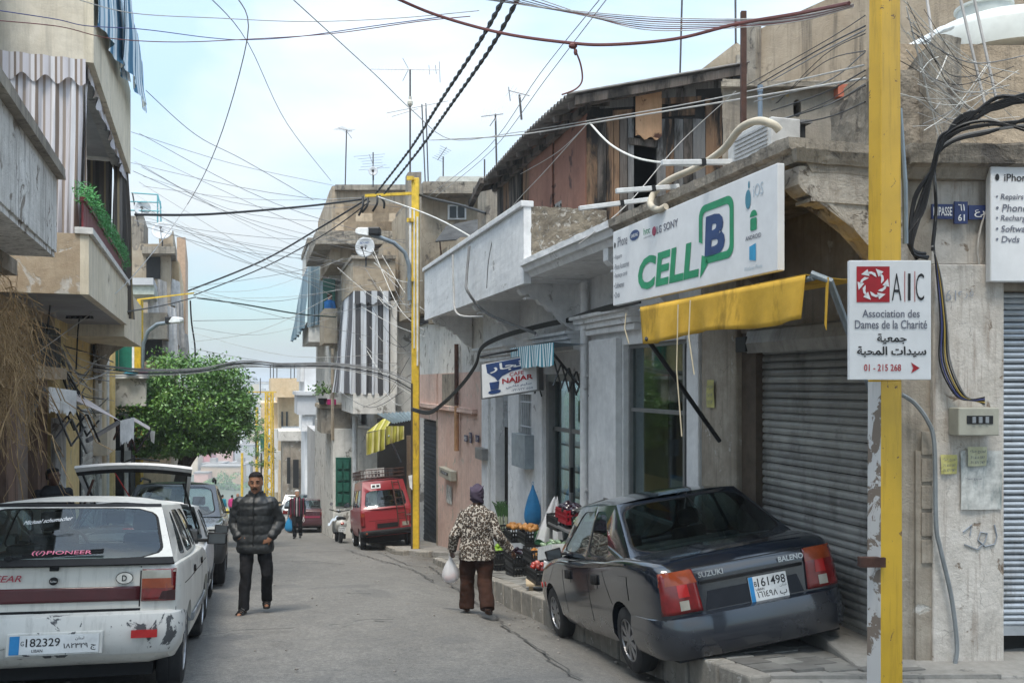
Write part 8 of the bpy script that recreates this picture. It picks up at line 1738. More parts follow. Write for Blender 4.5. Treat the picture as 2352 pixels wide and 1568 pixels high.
scissor(la, at(128, 975, 13.2), at(198, 1010, 13.6), 2, .42, ALU, .05); scissor(la, at(140, 948, 13.9), at(228, 990, 14.4), 3, .36, BLACK, .05)
b = B(); b.bar(tuple(at(103, 892, 12.6)), tuple(at(50, 985, 12.9)), .05, .06); b.bar(tuple(at(272, 970, 15.1)), tuple(at(200, 1012, 14.2)), .05, .06); b.build('stay', ALU, la)
a2 = thing('awning', 'second ragged awning further along the left pavement, dark underneath', 'awning', at(330, 985, 19)); b = B(); b.grid(lambda a, c: tuple(at(306+38*a, 966+22*a-8*c, 18+3*a+1.2*c)), 6, 3); b.build('roof_cloth', FAD, a2, solid=.01); scissor(a2, at(262, 985, 18), at(310, 1010, 18.6), 3, .45, RUST, .04); b = B(); b.bar(tuple(at(345, 988, 20)), tuple(at(312, 1040, 19.5)), .035, .035); b.build('stay', BLACK, a2); b = B(); p = at(344, 988, 20); b.quad([tuple(p), tuple(p+V((.12, 0, -.02))), tuple(p+V((.1, 0, -.3))), tuple(p+V((.03, 0, -.25)))]); b.build('end_flap', FLP, a2, solid=.01)
TUBW = plain('lamp_casing_white', (.66, .67, .67), .4, kind='obj', bump=0)
for (xa, ya_, xb, yb_, lab) in ((1330, 479, 1486, 486, 'left end of'), (1415, 439, 1548, 448, 'middle of'), (1520, 374, 1668, 386, 'right end of')):
 o, q = at(xb, yb_, 0), 0; ua_ = hR(xb, 1.0); c = V(RF.pt(ua_, .95, 1.86)); e = at(xa, ya_, c.y-.2); d = (e-c).normalized(); lf = thing('strip_light', 'white strip light arm reaching out above the %s the big white sign' % lab, 'lamp', tuple(c)); m_ = c.lerp(e, .42)
 b = B(); b.bar(tuple(c), tuple(m_-d*.01), .042, .045); b.bar(tuple(m_+d*.01), tuple(e), .042, .045); b.build('casing', TUBW, lf, bev=.006); b = B(); b.bar(tuple(m_-d*.02), tuple(m_+d*.02), .05, .055); b.build('clip', BLACK, lf)
ac = thing('air_conditioner', 'white air conditioner unit standing on the old corner balcony slab', 'air conditioner', RF.pt(hR(1728, .3), .3, 1.81)); uq_ = hR(1790, .3); AF = lambda a, c, d: RF.pt(uq_+a, .08+c, 1.82+d)
b = B(AF); b.box((0, 0, 0), (.75, .30, .56)); ab = b.build('casing', plain('ac_grey_white', (.54, .54, .53), .5, kind='obj', bump=0), ac, bev=.012)
b = B(AF)
for k in range(12): b.box((.06, .30, .05+k*.04), (.62, .312, .07+k*.04))
o = b.build('louvres', plain('ac_louvre', (.38, .39, .40), .5), ac); o['kind'] = 'stuff'
b = B(AF); b.box((-.03, .05, .2), (-.0, .2, .36)); b.build('valve_cover', plain('ac_grey_white', (.54, .54, .53), .5), ac)
def wire(pts, r, mat, name, label, cat='cable', grp=None, n=6, sub=6, parent=None):
 """cable through picture points (column, row, distance)"""
 P = [at(*p) if not isinstance(p, V) else p for p in pts]; Q = []
 for i in range(len(P)-1):
  p0, p1, p2, p3 = P[max(i-1, 0)], P[i], P[i+1], P[min(i+2, len(P)-1)]
  for k in range(sub):
   t = k/sub; Q.append(tuple(.5*((2*p1)+(p2-p0)*t+(2*p0-5*p1+4*p2-p3)*t*t+(3*p1-p0-3*p2+p3)*t**3)))
 Q.append(tuple(P[-1])); b = B(); b.tube(Q, r, n); o = b.build(name, mat, parent, smooth=True)
 return o if parent else tag(o, label, cat, grp)
HOSE = plain('beige_lagging', (.50, .45, .36), .8, bump=.3)
wire([(1790, 300, 6.9), (1775, 286, 6.9), (1740, 278, 7.0), (1700, 296, 7.2), (1660, 345, 7.5), (1600, 385, 7.9), (1540, 412, 8.2), (1505, 440, 8.4), (1494, 470, 8.35), (1512, 482, 8.2), (1530, 474, 8.1)], .032, HOSE, 'pipe', 'thick beige lagged pipe curving from the air conditioner over the slab edge', 'pipe', n=10)
def wbox(par_frame, px0, px1, py0, py1, v0, v1, mat, nm, label, cat, win=True, frame='R'):
 T = RF.pt if frame == 'R' else FT;
 a, c = (hR(px1, v0), hR(px0, v0)) if frame == 'R' else (fu(px0, v0), fu(px1, v0)); z0_, z1_ = (zR((px0+px1)/2, py1, v0), zR((px0+px1)/2, py0, v0)) if frame == 'R' else (fz(py1, v0), fz(py0, v0))
 rt = thing(nm, label, cat, T((a+c)/2, v0, z0_)); b = B(T); b.box((a, v0, z0_), (c, v1, z1_)); b.build('case', mat, rt, bev=.008)
 if win:
  h = z1_-z0_; w = c-a; b = B(T); b.box((a+w*.2, v1, z0_+h*.42), (c-w*.16, v1+.004, z0_+h*.72)); o = b.build('meter_window', BLACK, rt)
  for k in range(3): b = B(T); b.box((a+w*(.32+.16*k), v1+.004, z0_+h*.46), (a+w*(.40+.16*k), v1+.014, z0_+h*.68)); b.build('breaker', plain('breaker_grey', (.25, .27, .29), .5), rt)
 return rt
MBX = plain('beige_metal_box', (.36, .35, .29), .5, kind='obj', var=.2)
wbox(0, 2178, 2270, 935, 998, .055, .20, MBX, 'meter_box', 'grey beige meter box on the marble pilaster by the right edge', 'meter box', frame='F')
wbox(0, 1022, 1049, 1076, 1098, .0, .16, MBX, 'meter_box', 'small meter box on the salmon wall above the torn notice', 'meter box')
wbox(0, 1105, 1121, 1028, 1054, .06, .2, ALU, 'meter_box', 'small grey box on the white pilaster next to the salmon wall', 'meter box', win=False)
g_ = wbox(0, 1197, 1229, 996, 1072, .03, .22, GREYP, 'meter_cabinet', 'tall blue grey cabinet on the white wall left of the shop door', 'meter box', win=False)
wire([F2(*p) if False else V(F2(p[0], p[1], .1)) for p in ((2070, 905), (2100, 925), (2130, 965), (2146, 1020), (2150, 1200), (2160, 1260), (2185, 1370), (2198, 1480), (2192, 1530))], .016, plain('grey_conduit', (.22, .24, .25), .5), 'conduit', 'grey flexible conduit running down the marble pilaster', 'conduit')
wire([V(F2(p[0], p[1], .04)) for p in ((2302, 400), (2265, 480), (2246, 560), (2250, 620), (2254, 690), (2252, 760), (2232, 800), (2218, 828))], .008, plain('painted_cable', (.45, .42, .38), .7), 'cable', 'pale cable stapled to the wall between the plaque and the list sign')
wire([RF.pt(hR(1050), .04, 1.6) and V(RF.pt(hR(1054), .06, zR(1054, 790))), V(RF.pt(hR(1054), .06, zR(1054, 930)))], .055, RUST, 'downpipe', 'dark rusty downpipe on the white upper wall of the salmon house', 'pipe', n=10); wire([V(RF.pt(hR(1056), .08, zR(1056, 932))), V(RF.pt(hR(1056), .08, zR(1056, 1035)))], .06, plain('orange_primer_pipe', (.45, .24, .12), .8), 'downpipe', 'orange primed pipe end hanging down the salmon wall', 'pipe', n=10)
# water tank
wt = thing('water_tank', 'pale plastic water tank on the roof at the top right corner', 'water tank', at(2300, 100, 8.2)); TNK = plain('tank_plastic', (.55, .58, .56), .4, kind='obj', var=.12, bump=0); c_ = at(2296, 0, 8.2); zt_ = lambda py: (HZ-py)/FX*8.2
b = B(); b.lathe([(.70, zt_(150)), (.70, zt_(100)), (.68, zt_(90)), (.60, zt_(72)), (.45, zt_(58)), (.30, zt_(50)), (.0, zt_(48))], 40, (c_.x, 8.2, 0)); b.build('body', TNK, wt, smooth=True)
b = B(); b.lathe([(.22, zt_(56)), (.23, zt_(36)), (.25, zt_(34)), (.25, zt_(29)), (.2, zt_(26)), (.0, zt_(25))], 28, (at(2246, 0, 8.2).x, 8.1, 0)); b.build('lid', TNK, wt, smooth=True)
b = B(); b.tube([tuple(at(*p)) for p in ((2084, 182, 7.3), (2084, 140, 7.3), (2092, 108, 7.4), (2130, 88, 7.6), (2160, 70, 7.7), (2185, 62, 7.8))], .03, 8); b.build('feed_pipe', plain('white_pvc', (.62, .66, .68), .4), wt, smooth=True)
for k, (xa, ya_, xb, yb_) in enumerate(((2204, -10, 2262, 240), (2236, -10, 2292, 245), (2128, -10, 2142, 90))):
 b = B(); b.tube([tuple(at(xa, ya_, 7.0)), tuple(at(xb, yb_, 6.9))], .011, 6); tag(b.build('conduit', plain('pale_grey_conduit', (.42, .41, .40), .6)), ['left of two slanting grey conduits in front of the water tank', 'right of two slanting grey conduits in front of the water tank', 'white conduit entering at the top beside the tank'][k], 'conduit')
# ================================================================== antennas and dishes
ANT = plain('antenna_metal', (.20, .20, .21), .45, .6, kind='obj', bump=0); ANTD = plain('antenna_mast', (.075, .07, .07), .7, .2, kind='obj', bump=0)
def antenna(px, yb, yt, Y, label, boom=None, els=0, el_len=.5, tilt=0, dark=True, extra=None, r=.022, grid=False):
 rt = thing('antenna', label, 'antenna', at(px, yb, Y)); b = B(); b.tube([tuple(at(px, yb, Y)), tuple(at(px+tilt, yt, Y))], r, 6); b.build('mast', ANTD if dark else ANT, rt)
 if boom:
  (x0, y0), (x1, y1) = boom; p, q = at(x0, y0, Y+.1), at(x1, y1, Y-.1); b = B(); b.tube([tuple(p), tuple(q)], .011, 5); d = (q-p).normalized()
  for k in range(els):
   c = p.lerp(q, (k+.3)/els); e = V((0.10, .5, .86)) if not grid else V((.86, .45, .2)); e = (e-d*e.dot(d)).normalized()*el_len*(.55+.45*abs(1-2*k/max(els-1, 1)))/2; b.tube([tuple(c-e), tuple(c+e)], .006, 4)
  b.build('aerial', ANT, rt)
 for (x0, y0, x1, y1) in (extra or []): b = B(); b.tube([tuple(at(x0, y0, Y)), tuple(at(x1, y1, Y))], .010, 5); b.build('element', ANT, rt)
 return rt
a_ = antenna(942, 440, 160, 27, 'tall antenna mast with a long horizontal aerial above the slender yellow pole', ((850, 159), (1010, 161)), 20, .3, 0, True, [(925, 134, 938, 158), (938, 160, 925, 186), (1009, 142, 1011, 190), (985, 150, 987, 172), (1000, 150, 1002, 170)], .03)
b = B(); q = at(942, 237, 27); b.lathe([(.05, -.1), (.09, -.04), (.09, .04), (.05, .1), (.05, .2)], 10, tuple(q)); b.build('insulator', plain('cream_ceramic', (.5, .47, .4), .4), a_)
antenna(793, 425, 298, 28, 'small grid antenna on a mast at the left end of the brown topped house', ((776, 294), (808, 302)), 7, .5, 3, grid=True, extra=[(795, 300, 808, 318)])
antenna(857, 430, 350, 29, 'comb antenna with a small dish left of the striped curtains', ((848, 355), (862, 392)), 6, 1.1, 0, grid=True, extra=[(845, 392, 880, 382)])
antenna(984, 430, 238, 28, 'leaning antenna mast with two long booms right of the tallest aerial', ((888, 260), (1030, 232)), 18, .45, -6, extra=[(900, 268, 960, 250)]); antenna(977, 425, 240, 27.5, 'thin bare leaning mast beside the tallest aerial', None, tilt=-8)
antenna(1018, 420, 360, 26, 'small crossed antenna on a short mast beyond the roof wall', ((1005, 368), (1026, 338)), 7, .45, 0, grid=True); antenna(1113, 412, 366, 24, 'short bare pole on the roof wall left of the shack')
antenna(1141, 400, 262, 20, 'antenna mast with a rag tied to it at the left end of the shack', ((1105, 268), (1156, 262)), 6, .5, -3, extra=[(1125, 290, 1140, 268)]); antenna(1198, 275, 218, 17, 'small antenna above the corrugated roof eave', ((1168, 208), (1216, 220)), 5, .3, -5, extra=[(1168, 200, 1172, 232)])
antenna(1562, 170, -20, 15, 'slender mast rising out of frame above the shack roof', None, tilt=5, r=.016); antenna(1690, 100, -20, 17, 'thin rusty mast behind the steel post', None, tilt=-1, r=.02)
for k, (px, yb, yt) in enumerate(((598, 905, 868), (621, 868, 838), (628, 868, 835), (636, 868, 838), (668, 870, 835), (676, 868, 838))): antenna(px, yb, yt, 51, 'thin reinforcing rod standing on the cream roof balcony', None, r=.03)['group'] = 'rods on the far roofs'
DSH = plain('dish_grey', (.46, .48, .50), .5, kind='obj', var=.1, bump=0)
def dish(px, py, r, Y, nrm, label, mast=None, word=None):
 c = at(px, py, Y); n = V(nrm).normalized(); x = n.cross(V((0, 0, 1))).normalized(); y = x.cross(n); rt = thing('satellite_dish', label, 'dish', c-V((0, 0, r))); b = B()
 b.loft([[tuple(c+x*(r*k*math.cos(6.2832*i/28))+y*(r*k*1.05*math.sin(6.2832*i/28))-n*(.16*r*(1-k*k)*1.4)) for i in range(28)] for k in (.02, .35, .6, .8, 1.0)], caps=False); b.build('reflector', DSH, rt, smooth=True, solid=.012)
 b = B(); f = c+n*r*.9-y*r*.3; b.tube([tuple(c-y*r), tuple(f)], .014, 5); b.sphere(tuple(f), .05, 8); b.build('feed_arm', ANTD, rt); b = B(); b.tube([tuple(c-n*.2*r), tuple(c-n*.35*r-V((0, 0, r*.7))), tuple(c-n*.35*r-V((0, 0, r*1.9)))], .03, 6); b.build('mast', ANTD, rt)
 if word: lettering(word, tuple(c-x*r*.55*-1*0+(-x if x.x > 0 else x)*0+V((-r*.5, 0, 0))+y*r*.25+n*.03), V((1, 0, 0))-n*n.x, y, r*1.0, r*.22, NVY, rt, .02, nrm=n, shear=.2, lift=.01)
dish(838, 567, .31, 27, (-.15, -1, .12), 'grey dish lettered 3D HD on the striped curtain balcony', word='3D HD'); dish(327, 477, .29, 33, (.3, -1, .2), 'smaller of two pale dishes on the tall grey house'); dish(372, 529, .37, 32.5, (.25, -1, .5), 'larger of two pale dishes on the tall grey house'); dish(857, 393, .15, 28.8, (.1, -1, .2), 'tiny dish on the comb antenna mast')
gr = thing('roof_frame', 'pale green pipe frame on top of the tall grey house', 'frame', at(340, 520, 33)); GP = plain('pale_green_pipe', (.12, .34, .38), .6)
for i, (xa, ya_, xb, yb_) in enumerate(((302, 443, 362, 447), (300, 463, 364, 465), (300, 483, 366, 485), (362, 447, 362, 520), (368, 462, 370, 520), (362, 447, 370, 478), (304, 443, 318, 520))):
 b = B(); b.tube([tuple(at(xa, ya_, 33)), tuple(at(xb, yb_, 33))], .028, 5); b.build('pipe', GP if i < 6 else ANTD, gr)
# ================================================================== cables
WBLK = BLKW; WGRY = plain('grey_cable', (.20, .20, .20), .6, bump=0); WPAL = plain('pale_cable', (.42, .41, .39), .6, bump=0); WRED = plain('red_brown_cable', (.14, .045, .04), .6, bump=0); WWHT = plain('white_cable', (.62, .61, .57), .6, bump=0); WBLU = plain('blue_cable', (.05, .06, .18), .6, bump=0)
def twisted(pts, r, label, mats=(WBLK, WBLK)):
 rt = thing('twisted_cable', label, 'cable', at(*pts[-1])); P = [at(*p) for p in pts]; L_ = []
 for i in range(len(P)-1):
  p0, p1, p2, p3 = P[max(i-1, 0)], P[i], P[i+1], P[min(i+2, len(P)-1)]
  for k in range(30): t = k/30; L_.append(.5*((2*p1)+(p2-p0)*t+(2*p0-5*p1+4*p2-p3)*t*t+(3*p1-p0-3*p2+p3)*t**3))
 s = 0
 for q in range(2):
  b = B(); Q = []; s = 0
  for i, p in enumerate(L_):
   if i: s += (L_[i]-L_[i-1]).length
   d = (L_[min(i+1, len(L_)-1)]-L_[max(i-1, 0)]).normalized(); x = d.cross(V((0, 1, .3))).normalized(); y = d.cross(x); a = s*10+math.pi*q; Q.append(tuple(p+(x*math.cos(a)+y*math.sin(a))*r*.8))
  b.tube(Q, r, 6); b.build('strand', mats[q], rt, smooth=True)
twisted([(1165, -20, 9), (1100, 98, 11), (1010, 235, 14), (940, 345, 18), (862, 446, 22)], .017, 'left of the two thick black twisted cables climbing to the top of the picture')
twisted([(1198, -20, 9), (1130, 105, 11), (1040, 235, 14), (962, 345, 18), (882, 446, 22)], .017, 'right of the two thick black twisted cables climbing to the top of the picture')
wire([(310, 493, 17), (480, 492, 18.5), (700, 474, 21), (830, 458, 22.3)], .026, WBLK, 'cable', 'black cable running level from the left balconies to the yellow cross arm')
wire([(432, 668, 25.5), (600, 600, 24), (740, 520, 23), (845, 456, 22.4)], .024, WBLK, 'cable', 'upper black cable sloping from the left lamp pole to the yellow cross arm'); wire([(445, 678, 25.5), (610, 612, 24), (750, 535, 23), (850, 462, 22.4)], .016, WBLK, 'cable', 'lower black cable sloping from the left lamp pole to the yellow cross arm')
wire([(452, 684, 25.5), (560, 699, 26), (680, 720, 27), (772, 728, 28)], .022, plain('green_black_cable', (.01, .03, .025), .5, bump=0), 'cable', 'greenish black cable crossing to the blue curtained balcony'); wire([(290, 716, 17), (380, 700, 22), (450, 682, 25.5)], .016, WBLK, 'cable', 'short black cable from the cream balcony to the left lamp pole'); wire([(437, 690, 25.5), (440, 740, 25.5), (448, 800, 25.6), (446, 860, 25.6)], .025, WBLK, 'cable', 'black cable hanging down into the tree top')
wire([(964, 448, 22.5), (1000, 458, 22), (1060, 472, 21), (1116, 490, 20)], .035, WBLK, 'cable', 'thick black cable from the slender yellow pole to the near roof pillar')
for i, (a, c) in enumerate((((833, 452), (824, 495)), ((845, 455), (832, 488)), ((866, 450), (856, 485)), ((872, 450), (882, 478)))): wire([(a[0], a[1], 22.2), ((a[0]+c[0])/2+5, (a[1]+c[1])/2, 22.1), (c[0], c[1], 22.2)], .03, WBLK, 'cable_loop', 'black cable loop hanging from the yellow cross arm', 'cable', 'cable loops on the yellow cross arm')
for i, (dy, yy, m, r) in enumerate(((0, 0, WGRY, .018), (4, 6, WPAL, .012), (9, -4, WBLK, .016), (13, 3, WGRY, .012), (18, 8, WPAL, .010), (-4, 2, WGRY, .010))):
 wire([(215, 838+dy+yy, 19), (330, 850+dy*.7, 20), (450, 848+dy*.5, 21), (555, 829+dy*.6+(i % 2)*6, 22), (650, 836+dy*.5, 23), (770, 836+dy*.6, 23.5), (880, 852+dy, 23), (945, 880+dy*1.5, 22.5)], r, m, 'cable', 'cable in the bundle slung across the street at balcony height', grp='bundle slung across the street')
wire([(885, -15, 9), (1000, 34, 9.2), (1150, 76, 9), (1300, 98, 8.6), (1400, 103, 8.3), (1550, 90, 8), (1690, 56, 7.5), (1830, 32, 7), (1950, 8, 6.4)], .016, WRED, 'cable', 'thick red brown cable sagging across the top of the sky'); wire([(1310, 100, 8.6), (1322, 118, 8.6), (1334, 150, 8.6), (1337, 185, 8.6), (1322, 205, 8.6), (1290, 218, 8.6)], .009, WRED, 'cable', 'cut cable end dangling from the red brown cable'); b = B(); b.sphere(tuple(at(1316, 106, 8.55)), (.045, .03, .03), 8); b.sphere(tuple(at(1322, 120, 8.55)), (.02, .02, .035), 8); tag(b.build('cable_knot', WRED), 'taped knot on the red brown cable', 'knot')
named = [([(0, 25, 9), (130, 45, 10), (200, 60, 10.5), (330, 68, 11), (480, 87, 12), (570, 92, 12.5), (690, 84, 12), (860, 60, 11), (1010, 40, 10)], .006, WBLU, 'blue wire sagging across the upper left balcony and sky'), ([(0, 48, 9), (140, 62, 10), (250, 88, 10.5), (400, 97, 11), (560, 91, 12), (760, 78, 11.5), (960, 50, 10.5), (1080, 38, 10)], .006, WRED, 'brownish wire just under the blue wire at upper left'), ([(150, -10, 9), (300, 30, 10), (500, 42, 11), (700, 50, 11.5), (900, 43, 11), (1100, 25, 10)], .006, WPAL, 'pale wire crossing the top of the sky'),
         ([(478, -10, 10), (570, 100, 13), (660, 285, 18), (760, 415, 24)], .006, WGRY, 'grey wire falling steeply through the middle of the sky'), ([(543, -10, 10), (568, 90, 12.5), (500, 330, 16), (430, 470, 19), (300, 640, 15), (120, 785, 12.5), (-20, 876, 11.5)], .008, WPAL, 'long pale wire running from mid sky down to the left awning'), ([(663, -10, 10), (860, 170, 13), (945, 252, 15), (1035, 320, 16), (1180, 305, 15), (1350, 278, 12.8), (1600, 235, 11), (1985, 150, 6.5)], .007, WPAL, 'pale wire from the top of the sky past the shack front'),
         ([(335, 208, 16), (450, 310, 18), (560, 368, 20), (720, 460, 23)], .007, WGRY, 'grey wire from the left curtains to the yellow cross arm'), ([(1355, 283, 12.7), (1400, 330, 12), (1460, 362, 11), (1540, 376, 9.5), (1600, 382, 8.8)], .014, WWHT, 'white cable sagging in front of the shack doorway'), ([(985, 322, 20), (1035, 320, 16), (1190, 310, 14.5), (1352, 284, 12.7), (1700, 228, 10), (1990, 180, 6.6)], .010, WPAL, 'second pale wire passing in front of the shack'), ([(1350, 283, 12.7), (1250, 395, 14), (1180, 470, 15.5), (1100, 570, 17)], .007, WPAL, 'pale wire from the shack corner down over the white balcony'), ([(1350, 284, 12.7), (1280, 350, 14), (1195, 400, 16)], .006, WPAL, 'short pale wire across the red brown panels'),
         ([(862, 450, 22.3), (1000, 500, 20), (1140, 578, 17.5)], .018, WWHT, 'white cable from the yellow cross arm to the white balcony'), ([(1385, -10, 9), (1240, 170, 12), (1120, 340, 16), (985, 450, 20)], .006, WPAL, 'left of two pale wires slanting down the sky left of the shack'), ([(1400, -10, 9), (1255, 180, 12), (1130, 345, 16), (1000, 452, 20)], .006, WPAL, 'right of two pale wires slanting down the sky left of the shack'), ([(1690, 210, 10), (1560, 330, 10.5), (1440, 470, 10), (1330, 560, 10)], .006, WPAL, 'pale wire slanting across the shack doorway')]
for pts, r, m, lab in named: wire(pts, r, m, 'wire', lab, 'wire')
G1 = 'thin wires crossing the sky'; rnd = random.Random(5)
for i in range(7): wire([(1040+i*28, -12, 9), (1250+i*20, 18+i*4, 9), (1500, 40+i*5, 8.5), (1720, 44+i*3, 7.6), (1850, 34+i*2, 7), (1960, 10+i, 6.4)], .005, (WPAL, WGRY, WRED)[i % 3], 'wire', 'thin wire in the sheaf running to the top of the near pole', 'wire', 'sheaf to the near pole')
for i in range(30):
 xa = 300+rnd.uniform(0, 30) if i % 3 else 430+rnd.uniform(0, 20); ya_ = rnd.uniform(270, 520) if i % 3 else rnd.uniform(660, 800); xb = rnd.uniform(700, 950); yb_ = ya_*.35+rnd.uniform(270, 560); sag = rnd.uniform(5, 40)
 wire([(xa, ya_, 18+rnd.uniform(0, 8)), ((xa+xb)/2, (ya_+yb_)/2+sag, 22), (xb, yb_, 24+rnd.uniform(0, 3))], rnd.choice((.0045, .006, .007)), rnd.choice((WPAL, WGRY, WGRY)), 'wire', 'thin wire crossing the sky between the left houses and the striped curtain house', 'wire', G1, sub=5)
for i in range(22):
 xa, ya_ = rnd.uniform(770, 900), rnd.uniform(560, 960); xb, yb_ = rnd.uniform(905, 1000), ya_*.6+rnd.uniform(250, 420)
 wire([(xa, ya_, 26), ((xa+xb)/2, (ya_+yb_)/2+rnd.uniform(5, 40), 24.5), (xb, yb_, 22.8)], rnd.choice((.006, .008, .010)), rnd.choice((WPAL, WGRY, WBLK, WWHT)), 'wire', 'loose wire tangled round the slender yellow pole', 'wire', 'tangle by the slender pole')
for i in range(11): wire([(1987, 30+i*20+rnd.uniform(-14, 14), 6.2), (1890, 90+i*19+rnd.uniform(-25, 25), 7.8), (1760+rnd.uniform(-60, 30), 190+i*12+rnd.uniform(-30, 30), 9.6)], rnd.choice((.004, .006)), (WBLK, WBLK, WGRY)[i % 3], 'wire', 'dark wire slanting across the tan wall behind the near pole', 'wire', 'dark wires behind the near pole')
# heavy bundle at the right
for i in range(7):
 o = rnd.uniform(-20, 20); p = rnd.uniform(-16, 16)
 wire([(2370, 212+i*4, 6.0), (2290, 238+p, 6.2), (2205, 285+o, 6.3), (2160, 330+p, 6.35), (2145, 380+o*.6, 6.4), (2112+p*.8, 470+p, 6.45), (2090+o*.3, 560+o, 6.45), (2120+o*.8, 590+p*.5, 6.5)], .013, WBLK, 'cable', 'thick black cable in the bundle at the corner by the near pole', grp='heavy bundle at the corner')
for i in range(5):
 o = rnd.uniform(-16, 16); wire([(2370, 268+i*9, 6.0), (2270, 292+o, 6.2), (2190, 312+o, 6.3), (2148, 362+o*.5, 6.4), (2150, 470+i*3, 6.5), (2142, 560+i*4, 6.5)], .012, (WBLK, WBLK, WGRY)[i % 3], 'cable', 'thick black cable in the bundle at the corner by the near pole', grp='heavy bundle at the corner')
for i in range(6):
 wire([(2145-i, 560, 6.55), (2152+i*2, 640, 6.6), (2160+i*3, 740, 6.6), (2158+i*5, 830, 6.6), (2185+i*6, 895+i*2, 6.6), (2215+i*6, 918, 6.6), (2262, 912+i*4, 6.58)], .006, (WBLK, WBLU, WBLK, plain('yellow_wire', (.35, .25, .05), .6, bump=0), WBLK, WGRY)[i], 'cable', 'insulated wire running down the pilaster edge into the meter box', grp='wires into the meter box')
for i in range(34):
 xa, ya_ = rnd.uniform(2060, 2130), rnd.uniform(0, 300); xb, yb_ = rnd.uniform(2150, 2360), rnd.uniform(120, 330)
 wire([(xa, ya_, 6.1), ((xa+xb)/2, (ya_+yb_)/2+rnd.uniform(-20, 70), 6.3), (xb, yb_, 6.4)], rnd.choice((.002, .003, .004)), rnd.choice((WPAL, WGRY, WBLK, WWHT, WPAL)), 'wire', 'thin wire in the web between the near pole and the water tank', 'wire', 'web by the water tank')
for i in range(5):
 o = rnd.uniform(-4, 4); wire([(945, 940+o, 22.2), (985, 948+o, 21), (1020, 925+o, 19.5), (1060, 885+o, 18), (1092, 840+o, 17), (1106, 800+o, 16.5), (1150, 775+o, 15.8), (1230, 752+o, 14.6), (1310, 735+o, 13.5)], .022, WBLK, 'cable', 'black cable in the bundle looping up from the slender pole along the white shop front', grp='bundle along the white shop front')
for i in range(3): o = i*4-4; wire([(1310, 735+o, 13.4), (1345, 722+o, 12.6), (1400, 706+o, 11.6), (1470, 690+o, 10.4)], .018, WBLK, 'cable', 'black cable under the brackets of the white balcony', grp='cables under the balcony')
wire([(1040, 585, 16.5), (1042, 660, 16.4), (1050, 720, 16.2), (1110, 727, 15.6)], .02, WPAL, 'cable', 'pale conduit looped over the far end of the white balcony'); wire([(1078, 565, 15.6), (1072, 640, 15.5), (1075, 670, 15.4), (1120, 720, 15.5), (1230, 765, 14.5)], .026, plain('grey_foam_sleeve', (.20, .20, .20), .8), 'cable', 'grey sleeved cable draped over the white balcony front'); wire([(1135, 530, 14.6), (1122, 600, 14.5), (1118, 662, 14.4)], .007, WBLK, 'wire', 'thin black wire hanging down the white balcony front', 'wire')
# left clutter
for i in range(26):
 xa, ya_ = rnd.uniform(128, 150), rnd.uniform(790, 850); xb, yb_ = rnd.uniform(190, 262), rnd.uniform(800, 960)
 wire([(xa, ya_, 15.5), ((xa+xb)/2+rnd.uniform(-15, 15), (ya_+yb_)/2+rnd.uniform(0, 60), 16), (xb, yb_, 18)], rnd.choice((.006, .009, .012)), rnd.choice((WBLK, WGRY, WPAL)), 'wire', 'wire in the tangle on the ochre wall under the cream balcony', 'wire', 'tangle under the cream balcony')
for k, (px, py, lab) in enumerate(((118, 680, 'nearer black lamp bracket under the cream balcony'), (183, 725, 'further black lamp bracket under the cream balcony'))):
 rt = thing('lamp_bracket', lab, 'bracket', at(px, py, 12.5+2*k)); q = at(px, py, 12.5+2*k); b = B(); b.box((q.x-.2, q.y-.05, q.z-.02), (q.x+.2, q.y+.05, q.z+.02));
 for j in range(5): b.box((q.x-.2+.09*j, q.y-.07, q.z-.05), (q.x-.16+.09*j, q.y+.07, q.z-.02))
 b.build('plate', BLACK, rt); b = B(); b.tube([tuple(q), tuple(q+V((-.03, 0, -.25))), tuple(q+V((-.06, 0, -.5-.4*k)))], .012, 5); b.build('cord', BLACK, rt)
# ================================================================== greengrocer's crates
CRB_ = plain('black_crate_plastic', (.016, .017, .018), .5, kind='obj', bump=0); CRR = plain('red_crate_plastic', (.30, .012, .022), .45, kind='obj', bump=0); CRG = plain('green_crate_plastic', (.02, .10, .04), .5, kind='obj', bump=0)
def crate_proto(mat):
 rt = thing('crate', 'x', 'crate', local=True, group='greengrocer crates'); b = B(); b.box((-.24, -.16, 0), (.24, .16, .012)); b.build('base', mat, rt)
 for s in (-1, 1):
  for nm, L_, W_, ax in (('long_side', .24, .16, 0), ('short_side', .16, .24, 1)):
   b = B(); f = (lambda a, z0_, a1, z1_, b=b, s=s, W_=W_, ax=ax: b.box((a, s*W_-.006, z0_), (a1, s*W_+.006, z1_)) if ax == 0 else b.box((s*W_-.006, a, z0_), (s*W_+.006, a1, z1_)))
   f(-L_, .0, L_, .05); f(-L_, .175, L_, .21); n = 9 if ax == 0 else 6
   for k in range(n+1): x = -L_+2*L_*k/n; f(x-.009, .05, x+.009, .175)
   f(-L_, .105, L_, .12); b.build(nm, mat, rt)
 return rt
PRO = {}
def crate(px, v, tier, mat, label, rz=0, tilt=0, base=None, dz=0, scale=.92):
 key = mat.name; first = key not in PRO
 if first: PRO[key] = crate_proto(mat)
 u_ = hR(px, v); p = V(RF.pt(u_, v, 0)); z = slope(p.y)+.135+tier*.2+dz if base is None else base
 r = PRO[key] if first else dup(PRO[key]); r.location = (p.x, p.y, z); r.rotation_euler = (tilt, 0, R(rz)+math.atan2(tR.y, tR.x)); r['label'] = label; r.scale = (scale,)*3; return V((p.x, p.y, z))
